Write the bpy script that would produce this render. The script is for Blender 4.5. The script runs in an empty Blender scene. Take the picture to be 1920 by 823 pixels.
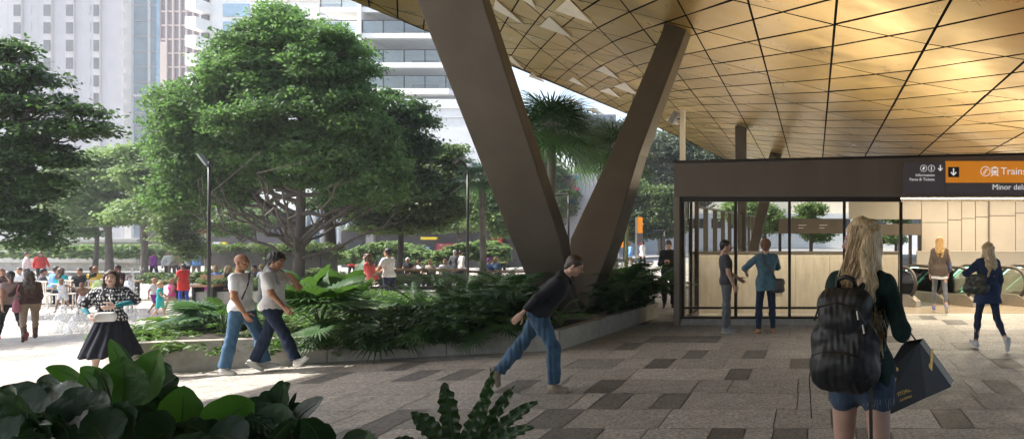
import bpy, math, random
import numpy as np
from mathutils import Vector, Matrix
R_ = math.radians
random.seed(7); rng = np.random.default_rng(7)
sc = bpy.context.scene
COL = sc.collection

# ------------------------------------------------------------------ camera, sky, sun, exposure
FPX, CX, CY, CH = 1400.0, 1527.0, 425.0, 2.1       # focal length in photo pixels, vanishing point, eye height
cam_d = bpy.data.cameras.new('camera'); cam = bpy.data.objects.new('camera', cam_d); COL.objects.link(cam)
cam.location = (0, 0, CH); cam.rotation_euler = (R_(90), 0, 0)
cam_d.sensor_width = 36; cam_d.lens = FPX/1920*36
cam_d.shift_x = -(CX-960)/1920; cam_d.shift_y = (CY-411.5)/1920
cam_d.clip_start = 0.05; cam_d.clip_end = 2000
sc.camera = cam
SUN_EL, SUN_DIR = 47.0, Vector((-1.0, -0.10, 0)).normalized()     # horizontal direction TOWARDS the sun
w = bpy.data.worlds.new('World'); sc.world = w; w.use_nodes = True
wn = w.node_tree.nodes; bg = wn['Background']
sky = wn.new('ShaderNodeTexSky'); sky.sky_type = 'NISHITA'; sky.sun_disc = False
sky.sun_elevation = R_(SUN_EL); sky.sun_rotation = math.atan2(SUN_DIR.x, SUN_DIR.y)
sky.air_density = 1.0; sky.dust_density = 3.0; sky.ozone_density = 1.0
w.node_tree.links.new(sky.outputs[0], bg.inputs[0]); bg.inputs[1].default_value = 0.15
sl = bpy.data.lights.new('sun', 'SUN'); sl.energy = 4.0; sl.angle = R_(0.6); sl.color = (1, .965, .92)
so = bpy.data.objects.new('sun', sl); COL.objects.link(so)
sv = Vector((SUN_DIR.x*math.cos(R_(SUN_EL)), SUN_DIR.y*math.cos(R_(SUN_EL)), math.sin(R_(SUN_EL))))
so.rotation_euler = sv.to_track_quat('Z', 'Y').to_euler(); so.location = (-20, 20, 40)
sc.view_settings.view_transform = 'Standard'; sc.view_settings.look = 'None'
sc.view_settings.gamma = 1; sc.view_settings.exposure = 1.5
sc.render.engine = 'CYCLES'
cy = sc.cycles
cy.max_bounces = 8; cy.diffuse_bounces = 4; cy.glossy_bounces = 4; cy.transmission_bounces = 6
cy.transparent_max_bounces = 10; cy.volume_bounces = 0; cy.sample_clamp_indirect = 6
cy.use_denoising = True; cy.caustics_reflective = False; cy.caustics_refractive = False
HAZE = 0.0012

# ------------------------------------------------------------------ picture <-> place
def gz(x):                                          # the plaza falls gently to the left
    t = np.clip((-np.asarray(x, float)-4.5)/16.0, 0, 1)
    return -0.62*(t*t*(1.5-0.5*t)*0.55 + t*0.45)
def GZ(x): return float(gz(x))
def P(px, py, D): return Vector(((px-CX)*D/FPX, D, CH-(py-CY)*D/FPX))
def G(px, py):
    z = 0.0
    for _ in range(12):
        D = FPX*(CH-z)/(py-CY); x = (px-CX)*D/FPX; z = GZ(x)
    return Vector((x, D, z))
def XS(px, D): return (px-CX)*D/FPX
def ZS(py, D): return CH-(py-CY)*D/FPX

# ------------------------------------------------------------------ objects
def tag(o, label=None, cat=None, group=None, kind=None):
    if label: o['label'] = label
    if cat: o['category'] = cat
    if group: o['group'] = group
    if kind: o['kind'] = kind
    return o
def empty(name, loc, label, cat, group=None, rz=0):
    o = bpy.data.objects.new(name, None); COL.objects.link(o); o.location = loc; o.rotation_euler = (0, 0, rz)
    o.empty_display_size = .2
    return tag(o, label, cat, group)
def link_mesh(name, me, m, parent=None, loc=None):
    for mm in (m if isinstance(m, (list, tuple)) else [m]): me.materials.append(mm)
    o = bpy.data.objects.new(name, me); COL.objects.link(o)
    if parent is not None: o.parent = parent
    if loc is not None: o.location = loc
    return o
def np_mesh(name, V, F, mats, parent=None, loc=None, smooth=False, attrs=None, mi=None):
    """V (n,3); F list of (k,) index arrays all of one size, or a list of such arrays"""
    Fs = F if isinstance(F, list) else [F]
    Fs = [np.asarray(f, np.int32) for f in Fs if len(f)]
    if len(Fs) == 1 and Fs[0].shape[1] == 4:
        dg = Fs[0][:, 2] == Fs[0][:, 3]
        if dg.any():                                 # quads with a repeated corner become triangles
            od = np.concatenate([np.where(~dg)[0], np.where(dg)[0]]); Fs = [q for q in (Fs[0][~dg], Fs[0][dg][:, :3]) if len(q)]
            if attrs: attrs = {k: (d_, np.asarray(v_)[od]) for k, (d_, v_) in attrs.items()}
            if mi is not None: mi = np.asarray(mi)[od]
    me = bpy.data.meshes.new(name)
    V = np.asarray(V, np.float32)
    me.vertices.add(len(V)); me.vertices.foreach_set('co', V.ravel())
    loops = np.concatenate([f.ravel() for f in Fs]); tot = np.concatenate([np.full(len(f), f.shape[1], np.int32) for f in Fs])
    start = np.concatenate([[0], np.cumsum(tot)[:-1]]).astype(np.int32)
    me.loops.add(len(loops)); me.loops.foreach_set('vertex_index', loops.astype(np.int32))
    me.polygons.add(len(tot)); me.polygons.foreach_set('loop_start', start)
    try: me.polygons.foreach_set('loop_total', tot)
    except Exception: pass
    if mi is not None: me.polygons.foreach_set('material_index', np.asarray(mi, np.int32))
    if attrs:
        for k, (dom, val) in attrs.items():
            a = me.attributes.new(k, 'FLOAT', dom); a.data.foreach_set('value', np.asarray(val, np.float32))
    me.update(calc_edges=True); me.validate()
    me.polygons.foreach_set('use_smooth', np.full(len(me.polygons), smooth))
    return link_mesh(name, me, mats, parent, loc)
class MB:
    """collects simple solids and links them as one mesh"""
    def __init__(s): s.v = []; s.f = []; s.m = []; s.cur = 0
    def poly(s, pts, faces):
        n = len(s.v); s.v += [tuple(p) for p in pts]; s.f += [[i+n for i in f] for f in faces]; s.m += [s.cur]*len(faces); return s
    def box(s, x0, x1, y0, y1, z0, z1):
        return s.poly([(x0,y0,z0),(x1,y0,z0),(x1,y1,z0),(x0,y1,z0),(x0,y0,z1),(x1,y0,z1),(x1,y1,z1),(x0,y1,z1)],
                      [(0,3,2,1),(4,5,6,7),(0,1,5,4),(1,2,6,5),(2,3,7,6),(3,0,4,7)])
    def rbox(s, c, ax, size):
        ax = [Vector(a) for a in ax]; c = Vector(c); pts = []
        for dz in (-1, 1):
            for dx, dy in ((-1,-1),(1,-1),(1,1),(-1,1)):
                pts.append(c+ax[0]*dx*size[0]/2+ax[1]*dy*size[1]/2+ax[2]*dz*size[2]/2)
        return s.poly(pts, [(0,3,2,1),(4,5,6,7),(0,1,5,4),(1,2,6,5),(2,3,7,6),(3,0,4,7)])
    def bar(s, a, b, wd, ht=None, up=(0,0,1)):
        a = Vector(a); b = Vector(b); d = (b-a); L = d.length; d.normalize(); u = Vector(up)
        if abs(d.dot(u)) > .98: u = Vector((0,1,0))
        l = d.cross(u).normalized(); u = l.cross(d)
        return s.rbox((a+b)/2, (d, l, u), (L, wd, ht or wd))
    def prism(s, pts, ext):                          # pts: closed loop in space, ext: vector
        n = len(pts); pts = [Vector(p) for p in pts]; e = Vector(ext)
        return s.poly(pts+[p+e for p in pts], [list(range(n))[::-1], list(range(n, 2*n))]+[[i, (i+1) % n, n+(i+1) % n, n+i] for i in range(n)])
    def tube(s, pts, r, seg=8, cap=True):
        pts = [Vector(p) for p in pts]; n = len(pts)
        rs = r if isinstance(r, (list, tuple)) else [r]*n
        V = []; prev = None
        for i, p in enumerate(pts):
            d = (pts[min(i+1, n-1)]-pts[max(i-1, 0)])
            d = d.normalized() if d.length > 1e-9 else Vector((0,0,1))
            if prev is None:
                u = Vector((0,0,1)) if abs(d.z) < .9 else Vector((1,0,0)); l = d.cross(u).normalized()
            else: l = (prev-d*prev.dot(d)); l = l.normalized() if l.length > 1e-6 else d.orthogonal().normalized()
            prev = l; u = d.cross(l)
            for k in range(seg):
                a = 2*math.pi*k/seg; V.append(p+l*math.cos(a)*rs[i]+u*math.sin(a)*rs[i])
        F = [(i*seg+k, i*seg+(k+1) % seg, (i+1)*seg+(k+1) % seg, (i+1)*seg+k) for i in range(n-1) for k in range(seg)]
        if cap: F += [list(range(seg))[::-1], list(range((n-1)*seg, n*seg))]
        return s.poly(V, F)
    def disc(s, c, nrm, r, seg=20, th=.004):
        c = Vector(c); nrm = Vector(nrm).normalized(); l = nrm.orthogonal().normalized(); u = nrm.cross(l)
        return s.prism([c+l*math.cos(2*math.pi*k/seg)*r+u*math.sin(2*math.pi*k/seg)*r for k in range(seg)], nrm*th)
    def ring(s, c, nrm, r, t, seg=24, th=.004):
        c = Vector(c); nrm = Vector(nrm).normalized(); l = nrm.orthogonal().normalized(); u = nrm.cross(l)
        for k in range(seg):
            q = [(math.cos(2*math.pi*j/seg), math.sin(2*math.pi*j/seg)) for j in (k, k+1)]
            s.prism([c+(l*q[0][0]+u*q[0][1])*r, c+(l*q[1][0]+u*q[1][1])*r, c+(l*q[1][0]+u*q[1][1])*(r-t), c+(l*q[0][0]+u*q[0][1])*(r-t)], nrm*th)
        return s
    def build(s, name, m, parent=None, loc=None, smooth=False, bevel=0):
        me = bpy.data.meshes.new(name); me.from_pydata(s.v, [], s.f); me.update()
        if any(s.m): me.polygons.foreach_set('material_index', s.m)
        if smooth: me.polygons.foreach_set('use_smooth', [True]*len(me.polygons))
        o = link_mesh(name, me, m, parent, loc)
        if bevel:
            b = o.modifiers.new('edge', 'BEVEL'); b.width = bevel; b.segments = 2; b.limit_method = 'ANGLE'
        return o

# ------------------------------------------------------------------ materials
MATS = {}
def _nodes(name):
    m = bpy.data.materials.new(name); m.use_nodes = True; nt = m.node_tree
    return m, nt, nt.nodes['Principled BSDF'], nt.nodes['Material Output']
def _mix(nt, a, b, fac=None, kind='MIX'):
    n = nt.nodes.new('ShaderNodeMix'); n.data_type = 'RGBA'; n.blend_type = kind
    for idx, v in ((6, a), (7, b)):
        if hasattr(v, 'links'): nt.links.new(v, n.inputs[idx])
        else: n.inputs[idx].default_value = (*v[:3], 1)
    if fac is not None:
        if hasattr(fac, 'links'): nt.links.new(fac, n.inputs[0])
        else: n.inputs[0].default_value = fac
    return n.outputs[2]
def _noise(nt, scale, detail=3, vec=None, stretch=None, rough=.55, coord='Object'):
    tc = nt.nodes.new('ShaderNodeTexCoord'); n = nt.nodes.new('ShaderNodeTexNoise')
    n.inputs['Scale'].default_value = scale; n.inputs['Detail'].default_value = detail; n.inputs['Roughness'].default_value = rough
    src = tc.outputs[coord]
    if stretch:
        mp = nt.nodes.new('ShaderNodeMapping'); mp.inputs['Scale'].default_value = stretch
        nt.links.new(src, mp.inputs[0]); src = mp.outputs[0]
    nt.links.new(src, n.inputs['Vector']); return n.outputs['Fac']
def _ramp(nt, fac, lo, hi, a=0.0, b=1.0):
    n = nt.nodes.new('ShaderNodeMapRange'); nt.links.new(fac, n.inputs[0])
    for i, v in enumerate((lo, hi, a, b)): n.inputs[i+1].default_value = v
    return n.outputs[0]
def _bump(nt, bsdf, h, strength, dist=.01):
    b = nt.nodes.new('ShaderNodeBump'); b.inputs['Strength'].default_value = strength; b.inputs['Distance'].default_value = dist
    nt.links.new(h, b.inputs['Height']); nt.links.new(b.outputs[0], bsdf.inputs['Normal'])
def mat(name, col, rough=.6, metal=0, var=.18, scale=6, bump=0, bscale=None, stretch=None, emit=None, estr=0, spec=.5, sheen=0, coat=0):
    if name in MATS: return MATS[name]
    m, nt, b, out = _nodes(name)
    n = _noise(nt, scale, 4, stretch=stretch)
    c1 = tuple(c*(1-var) for c in col); c2 = tuple(min(1, c*(1+var)) for c in col)
    nt.links.new(_mix(nt, c1, c2, _ramp(nt, n, .3, .7)), b.inputs['Base Color'])
    b.inputs['Roughness'].default_value = rough; b.inputs['Metallic'].default_value = metal
    b.inputs['Specular IOR Level'].default_value = spec
    if sheen: b.inputs['Sheen Weight'].default_value = sheen
    if coat: b.inputs['Coat Weight'].default_value = coat
    if bump: _bump(nt, b, _noise(nt, bscale or scale*6, 3, stretch=stretch), bump)
    if emit:
        b.inputs['Emission Color'].default_value = (*emit, 1); b.inputs['Emission Strength'].default_value = estr
    MATS[name] = m; return m
def leaf_mat(name, c1, c2, rough=.45, trans=.35, tcol=None, bump=0, bs=30, spec=.5):
    if name in MATS: return MATS[name]
    m, nt, b, out = _nodes(name)
    at = nt.nodes.new('ShaderNodeAttribute'); at.attribute_name = 'rnd'
    col = _mix(nt, c1, c2, at.outputs['Fac'])
    nt.links.new(col, b.inputs['Base Color']); b.inputs['Roughness'].default_value = rough; b.inputs['Specular IOR Level'].default_value = spec
    tr = nt.nodes.new('ShaderNodeBsdfTranslucent'); mx = nt.nodes.new('ShaderNodeMixShader'); mx.inputs[0].default_value = trans
    tc = tcol or tuple(min(1, c*1.8) for c in c2)
    nt.links.new(_mix(nt, tuple(c*.7 for c in tc), tc, at.outputs['Fac']), tr.inputs[0])
    nt.links.new(b.outputs[0], mx.inputs[1]); nt.links.new(tr.outputs[0], mx.inputs[2]); nt.links.new(mx.outputs[0], out.inputs[0])
    if bump: _bump(nt, b, _noise(nt, bs, 3), bump)
    MATS[name] = m; return m
def glass_mat(name, tint=(.95,.97,.96), refl=1.0, rough=0.0):
    if name in MATS: return MATS[name]
    m, nt, b, out = _nodes(name); nt.nodes.remove(b)
    t = nt.nodes.new('ShaderNodeBsdfTransparent'); t.inputs[0].default_value = (*tint, 1)
    g = nt.nodes.new('ShaderNodeBsdfGlossy'); g.inputs['Roughness'].default_value = rough
    fr = nt.nodes.new('ShaderNodeFresnel'); fr.inputs[0].default_value = 1.45
    mu = nt.nodes.new('ShaderNodeMath'); mu.operation = 'MULTIPLY'; mu.inputs[1].default_value = refl; nt.links.new(fr.outputs[0], mu.inputs[0])
    mx = nt.nodes.new('ShaderNodeMixShader'); nt.links.new(mu.outputs[0], mx.inputs[0])
    nt.links.new(t.outputs[0], mx.inputs[1]); nt.links.new(g.outputs[0], mx.inputs[2]); nt.links.new(mx.outputs[0], out.inputs[0])
    MATS[name] = m; return m
def emit_mat(name, col, st):
    if name in MATS: return MATS[name]
    m, nt, b, out = _nodes(name); nt.nodes.remove(b); e = nt.nodes.new('ShaderNodeEmission')
    e.inputs[0].default_value = (*col, 1); e.inputs[1].default_value = st; nt.links.new(e.outputs[0], out.inputs[0]); MATS[name] = m; return m
def paving_mat():
    m, nt, b, out = _nodes('granite paving')
    at = nt.nodes.new('ShaderNodeAttribute'); at.attribute_name = 'shade'
    cr = nt.nodes.new('ShaderNodeValToRGB'); e = cr.color_ramp
    e.elements[0].position = 0; e.elements[0].color = (.10,.097,.092,1); e.elements[1].position = 1; e.elements[1].color = (.56,.515,.45,1)
    k = e.elements.new(.5); k.color = (.39,.36,.315,1)
    nt.links.new(at.outputs['Fac'], cr.inputs[0])
    sp = _ramp(nt, _noise(nt, 26, 6, rough=.75), .38, .60, .45, 1.25)
    sp2 = _ramp(nt, _noise(nt, 5, 4), .3, .7, .86, 1.12)
    mu = nt.nodes.new('ShaderNodeMath'); mu.operation = 'MULTIPLY'; nt.links.new(sp, mu.inputs[0]); nt.links.new(sp2, mu.inputs[1])
    cmb = nt.nodes.new('ShaderNodeCombineColor')
    for i in range(3): nt.links.new(mu.outputs[0], cmb.inputs[i])
    nt.links.new(_mix(nt, cr.outputs[0], cmb.outputs[0], 1.0, 'MULTIPLY'), b.inputs['Base Color'])
    nt.links.new(_ramp(nt, _noise(nt, 3, 4),   .3, .7, .50, .68), b.inputs['Roughness'])
    _bump(nt, b, _noise(nt, 60, 4), .25, .004)
    return m
def gold_mat():
    m, nt, b, out = _nodes('brushed gold aluminium')
    at = nt.nodes.new('ShaderNodeAttribute'); at.attribute_name = 'shade'
    n = _noise(nt, .35, 3)
    c = _mix(nt, (.50,.33,.11), (.68,.47,.19), at.outputs['Fac'])
    c = _mix(nt, c, (.46,.30,.10), _ramp(nt, n, .45, .75, 0, .5))
    nt.links.new(c, b.inputs['Base Color']); b.inputs['Metallic'].default_value = .78
    nt.links.new(_ramp(nt, _noise(nt, 1.2, 4), .3, .7, .26, .40), b.inputs['Roughness'])
    _bump(nt, b, _noise(nt, 1.1, 2, stretch=(1.6, .5, 1)), .12, .03)
    return m
# ------------------------------------------------------------------ materials in use
M_conc = mat('pale concrete', (.42,.40,.36), .75, var=.14, scale=3, bump=.15)
M_planter = mat('planter granite', (.36,.33,.28), .6, var=.16, scale=9, bump=.2, bscale=80)
M_bronze = mat('bronze cladding', (.118,.096,.070), .5, metal=.1, var=.16, scale=1.3, bump=.04, bscale=14)
M_bronze2 = mat('light bronze trim', (.20,.165,.13), .4, metal=.4, var=.08, scale=3)
M_fascia = mat('dark bronze fascia', (.15,.115,.085), .42, metal=.1, var=.1, scale=2, bump=.03, bscale=9, stretch=(1,1,.15))
M_dark = mat('near black metal', (.018,.016,.015), .4, metal=.3, var=.1)
M_frame = mat('dark window frame', (.03,.022,.018), .35, metal=.4, var=.1)
M_steel = mat('brushed steel', (.42,.40,.37), .32, metal=.9, var=.1, scale=4)
M_white = mat('white paint', (.78,.77,.74), .6, var=.05, scale=2)
M_soil = mat('dark soil', (.03,.022,.015), .95, var=.4, scale=20, bump=.5)
M_cream = mat('cream panel', (.66,.575,.46), .45, var=.06, scale=1.2, bump=.03, bscale=8)
M_travert = mat('travertine wall', (.58,.50,.39), .5, var=.14, scale=3, stretch=(3,3,.6), bump=.03)
M_floor = mat('polished stone floor', (.46,.37,.26), .16, var=.08, scale=2)
M_wood = mat('warm timber', (.32,.17,.08), .55, var=.25, scale=4, stretch=(1,12,12), bump=.1)
M_glass = glass_mat('clear glass', (.95,.95,.92), 1.5)
M_lamp = emit_mat('warm light strip', (1,.86,.62), 9)
M_pave = paving_mat(); M_gold = gold_mat()

# ------------------------------------------------------------------ ground
xs = np.concatenate([[-400,-200,-100,-60,-40], np.arange(-32, 16.01, .5), [20,30,60,120,300]])
ys = np.array([-60, -20, 0, 4, 10, 20, 30, 40, 50, 70, 110, 200, 400, 900])
XX, YY = np.meshgrid(xs, ys); V = np.stack([XX.ravel(), YY.ravel(), gz(XX.ravel())], 1)
nx = len(xs); idx = np.arange(nx-1)[None, :]+np.arange(len(ys)-1)[:, None]*nx; idx = idx.ravel()
M_ground = mat('pale plaza ground', (.30,.29,.27), .85, var=.15, scale=1.2)
tag(np_mesh('ground', V, np.stack([idx, idx+1, idx+1+nx, idx+nx], 1), M_ground, smooth=True), kind='structure')
# paving slabs in courses that run across the view
dark_px = [(1385,692),(1490,690),(1870,717),(1782,780),(1335,634),(1307,660),(1420,657),(1250,633),(790,702),(865,703),(985,716),(1140,722),
  (1062,732),(1150,750),(1262,748),(1095,812),(1365,812),(1483,812),(1040,790),(1110,752),(720,795),(690,812),(1230,690),(1178,685),(1205,603),(1600,640),(1690,640),
  (1815,655),(1560,602),(1745,600),(1800,608),(1640,820),(1000,760),(905,640),(640,700),(1900,690),(1290,640),(1180,650)]
DARK = [G(a, b) for a, b in dark_px]
TV, TF, TS = [], [], []
def tile(x0, x1, y0, y1, shade):
    g = .007; n = max(1, int((x1-x0)/1.2)); 
    for k in range(n):
        a = x0+(x1-x0)*k/n + (g if k == 0 else 0); b = x0+(x1-x0)*(k+1)/n - (g if k == n-1 else 0)
        i = len(TV); za, zb = GZ(a)+.006, GZ(b)+.006
        TV.extend([(a,y0+g,za),(b,y0+g,zb),(b,y1-g,zb),(a,y1-g,za)]); TF.append((i,i+1,i+2,i+3)); TS.append(shade)
r2 = random.Random(11)
row = 0; y = 7.77-.82*4
while y < 46:
    y1 = y+.82; x = -36+r2.uniform(0, 1)
    while x < 12:
        wd = r2.choice([.45,.62,.82,.9,1.0,1.2,1.35]); lim = 12
        isd = False
        for d in DARK:
            if y <= d.y < y1 and x-.02 <= d.x < x+wd:
                isd = True; 
                if d.x-x > .4: wd = d.x-x-.18; isd = False
                else: wd = max(.32, d.x-x+.17)
                break
        if not isd and r2.random() < .014: isd = True; wd = .33
        
        s = r2.choice([.06,.12,.18]) if isd else min(1, max(.36, r2.gauss(.70, .15)))
        tile(x, x+wd, y, y1, s); x += wd
    y = y1; row += 1
pv = np_mesh('paving', np.array(TV), np.array(TF), M_pave, attrs={'shade': ('FACE', TS)}); tag(pv, kind='structure')
# raised terrace the photographer and the blonde woman stand on (out of frame)
tag(MB().box(-1.25, 6, -6, 4.9, -.1, .42).build('terrace', M_conc, bevel=.01), kind='structure')
tag(MB().box(-12, -1.25, -6, 3.1, -.5, .42).build('terrace', M_conc), kind='structure')

# ------------------------------------------------------------------ canopy
_SX = [-16.12,-11.17,-9.52,-7.87,-6.22,-4.57,.38,2.03,3.68,5.33,6.98,10.28]
_SS = [.03,.08,.14,.22,.30,.335,.30,.25,.20,.15,.12]
_SZ = [0.0]
for _a in range(len(_SS)): _SZ.append(_SZ[-1]-_SS[_a]*(_SX[_a+1]-_SX[_a]))
_o = 4.3-.335*.38-_SZ[6]; _SZ = [z+_o for z in _SZ]
def soffit(X, Y): return float(np.interp(X, _SX, _SZ))+CH-.0286*Y     # height of the soffit above the ground
def edgeX(Y): return max(-16.1, -13.4+(Y-21)*.215)              # the free left edge in plan
canopy = empty('canopy', (0, 20, 0), 'vast faceted gold metal canopy with black joints over the station entrance', 'canopy')
def off(p): return Vector((p[0], p[1]-20, p[2]))
def clip(poly, a, b, c):                             # keep a*x+b*y<=c
    out = []
    for i in range(len(poly)):
        p, q = poly[i], poly[(i+1) % len(poly)]; dp = a*p[0]+b*p[1]-c; dq = a*q[0]+b*q[1]-c
        if dp <= 0: out.append(p)
        if (dp < 0 < dq) or (dq < 0 < dp):
            t = dp/(dp-dq); out.append((p[0]+(q[0]-p[0])*t, p[1]+(q[1]-p[1])*t))
    return out
def inset(poly, d):
    n = len(poly); A = sum(poly[i][0]*poly[(i+1) % n][1]-poly[(i+1) % n][0]*poly[i][1] for i in range(n))/2
    if abs(A) < .02: return None
    if A < 0: poly = poly[::-1]
    P2 = poly
    for i in range(n):
        p, q = poly[i], poly[(i+1) % n]; ex, ey = q[0]-p[0], q[1]-p[1]; L = math.hypot(ex, ey)
        if L < 1e-4: continue
        nx_, ny_ = ey/L, -ex/L                        # outward normal (ccw)
        P2 = clip(P2, nx_, ny_, nx_*p[0]+ny_*p[1]-d)
        if len(P2) < 3: return None
    return P2
W_ = 1.65; X0 = .38
pv_, pf_, ps_ = [], [], []
pan = MB(); shades = []
FINS = [(952,22),(1075,18),(1036,52),(975,118),(1002,140),(1142,134),(1082,152),(1176,166),(1140,172),(1120,205),(1040,172)]
fin_cells = []
YA, YB = -26.0, 54.0  # roof lengthened unseen behind the camera to darken the foreground
for i in range(-11, 6):
    xa, xb = X0+(i)*W_, X0+(i+1)*W_
    strip = [(xa, YA), (xb, YA), (xb, YB), (xa, YB)]
    strip = clip(strip, -1, .215, 13.4+21*.215)
    strip = clip(strip, -1, 0, 16.1)
    if len(strip) < 3: continue
    lines = []
    for j in range(-14, 22): lines.append(((.3), 1.0, 13.97+3.0*(j)+.3*X0))            # transverse joints
    k = 3.0/W_
    for m_ in range(-44, 60): lines.append((k, 1.0, 13.97+1.5*m_+k*X0))                   # diagonal joints
    if i < -4:
        for m_ in range(-80, 40, 2): lines.append((-k*.8, 1.0, 13.97+1.5*m_-k*.8*X0))     # second diagonal on the outer bays
    cells = [strip]
    for (a, b, c) in lines:
        new = []
        for cell in cells:
            v = [a*p[0]+b*p[1]-c for p in cell]
            if min(v) < -.02 and max(v) > .02:
                A = clip(cell, a, b, c); B = clip(cell, -a, -b, -c)
                new += [q for q in (A, B) if len(q) >= 3]
            else: new.append(cell)
        cells = new
    for cell in cells:
        q = inset(cell, .024 if i > -5 else .02)
        if not q: continue
        cx_ = sum(p[0] for p in q)/len(q); cy_ = sum(p[1] for p in q)/len(q); ck = r2.random()
        tx, ty = r2.gauss(0, .0035), r2.gauss(0, .003)
        n = len(pan.v)
        pan.v += [(p[0], p[1]-20, soffit(p[0]+(1e-4 if p[0] < cx_ else -1e-4), p[1])+tx*(p[0]-cx_)+ty*(p[1]-cy_)) for p in q]
        pan.f.append([n+t for t in range(len(q))][::-1]); pan.m.append(0); shades.append(ck)
        fin_cells.append((cx_, cy_, q))
o = pan.build('soffit_panel', M_gold, canopy)
a = o.data.attributes.new('shade', 'FLOAT', 'FACE'); a.data.foreach_set('value', np.array(shades, np.float32))
# dark backing behind the open joints, and the roof skin above it
def sheet(dz, inset_=0.0):
    vv, ff = [], []; xs2 = [x for x in _SX if -16.2 < x < 9.4]+[10.2]; yy = [YA, 5, 8, 12, 20, 28, 36, 44, YB]; n_ = len(xs2)
    for yv in yy:
        for xv in xs2: xv = max(xv, edgeX(yv)+inset_); vv.append((xv, yv-20, soffit(xv, yv)+dz))
    for r_ in range(len(yy)-1):
        for c_ in range(n_-1):
            if vv[r_*n_+c_][0] < vv[r_*n_+c_+1][0] or vv[(r_+1)*n_+c_][0] < vv[(r_+1)*n_+c_+1][0]: ff.append((r_*n_+c_, r_*n_+c_+1, (r_+1)*n_+c_+1, (r_+1)*n_+c_))
    return vv, ff
v1, f1 = sheet(.025); MB().poly(v1, f1).build('backing', mat('black felt backing', (.004,.004,.004), .95, spec=.05), canopy)
v1, f1 = sheet(.75, 1.6); MB().poly(v1, f1).build('roof_skin', M_bronze2, canopy)
m_ = MB(); fa = []
for yv in (YA, 8, 22, 40, YB):
    e = edgeX(yv); fa.append([(e-.02, yv-20, soffit(e, yv)-.01), (e-.02, yv-20, soffit(e, yv)+.16), (e+1.6, yv-20, soffit(e+1.6, yv)+.76), ])
for k in range(4): 
    for q in range(2): m_.poly([fa[k][q], fa[k+1][q], fa[k+1][q+1], fa[k][q+1]], [(0,1,2,3)])
m_.poly([(10.2,YA-20,soffit(10.2,YA)), (10.2,YB-20,soffit(10.2,YB)), (10.2,YB-20,soffit(10.2,YB)+.75), (10.2,YA-20,soffit(10.2,YA)+.75)], [(0,1,2,3)])
for yv in (YA, YB):
    for xa, xb in zip([edgeX(yv)]+[x for x in _SX if x > edgeX(yv)][:-1], [x for x in _SX if x > edgeX(yv)]):
        m_.poly([(xa,yv-20,soffit(xa,yv)),(xb,yv-20,soffit(xb,yv)),(xb,yv-20,soffit(xb,yv)+.76),(xa,yv-20,soffit(xa,yv)+(.16 if xa == edgeX(yv) else .76))], [(0,1,2,3)])
m_.build('fascia', M_bronze2, canopy)
# skylight triangles of the outer bays; their pale colour stands in for daylight
M_fin = mat('pale daylit panel', (.80,.72,.62), .4, var=.05)
for tri in (((1041,19),(1065,-3),(1110,39)),((1011,49),(1030,31),(1071,66)),((925,16),(929,-2),(982,42)),((974,-4),(993,-8),(1005,11)),((952,112),(958,104),(982,127)),((990,143),(997,135),(1020,151)),
            ((1066,151),(1075,144),(1100,161)),((1117,131),(1133,123),(1161,145)),((1150,162),(1172,154),(1197,176)),((1124,170),(1141,164),(1164,181)),((1060,188),(1070,184),(1090,196)),((1100,205),(1112,201),(1132,213)),
            ((1248,225),(1258,220),(1276,233))):
    pts = []
    for (fx, fy) in tri:
        D = 22.0
        for _ in range(30): x_ = XS(fx, D); D = .5*D+.5*FPX*(soffit(x_, D)-CH)/(CY-fy)
        pts.append(off((x_, D, soffit(x_, D)-.012)))
    lo = [pts[0]-Vector((0,0,.008)), pts[1]-Vector((0,0,.008)), pts[2]-Vector((0,0,.075))]
    MB().poly(pts+lo, [(3,4,5),(0,1,4,3),(1,2,5,4),(2,0,3,5)]).build('skylight_panel', M_fin, canopy)

# unseen wall added behind the camera to darken the foreground
rw = empty('shade_wall', (3, -15, 0), 'unseen stone wall added behind the viewpoint to darken the foreground', 'wall')
mb = MB()
for k in range(10): mb.box(-11+2*k+.01, -9+2*k-.01, -.3, 0, 0, 4.6)
mb.build('stone_facing', mat('brown shade wall stone', (.20,.16,.12), .6, var=.15), rw)
# ------------------------------------------------------------------ the V columns
def leg_quads(name, parent, org, prof, m):
    """prof: list of (front-left, front-right, depth vector) stations from foot to head"""
    mb = MB(); V = []
    for a, b, d in prof:
        a, b, d = Vector(a)-org, Vector(b)-org, Vector(d); V += [a, b, b+d, a+d]
    F = [(0,1,2,3)[::-1], tuple(range(len(V)-4, len(V)))]
    for i in range(len(prof)-1):
        o_ = i*4
        for k in range(4): F.append((o_+k, o_+(k+1) % 4, o_+4+(k+1) % 4, o_+4+k))
    return mb.poly(V, F).build(name, m, parent, bevel=.02)
vb = G(1080, 600); vorg = Vector((XS(1080, 14.7), 14.7, .3))
vcol = empty('v_column', vorg, 'giant bronze V shaped column rising from the planter to the gold canopy', 'column')
def foot_pt(px, py, D): return P(px, py, D)
Lf = [(P(1066,588,14.70), P(1092,592,14.70), (.12,.35,0)), (P(1003,560,14.55), P(1073,560,14.55), (.0,.3,0)), (P(958,450,14.0), P(1049,450,14.0), (.05,.42,0)), (P(780,0,12.3), P(905,0,12.3), (.0,.36,0)), (P(655,-310,11.1), P(800,-310,11.1), (.0,.36,0))]
leg_quads('left_leg' if False else 'leg', vcol, vorg, Lf, M_bronze)
Rg = [(P(1080,595,14.74), P(1093,592,14.74), (.1,.3,0)), (P(1062,520,14.95), P(1122,520,14.95), (.1,.5,0)), (P(1068,450,15.3), P(1150,450,15.3), (.08,.55,0)), (P(1143,290,16.5), P(1198,290,16.5), (.05,.6,0)), (P(1240,62,18.3), P(1285,62,18.3), (.04,.5,0)), (P(1247,38,18.5), P(1289,38,18.5), (.04,.5,0))]
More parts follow.
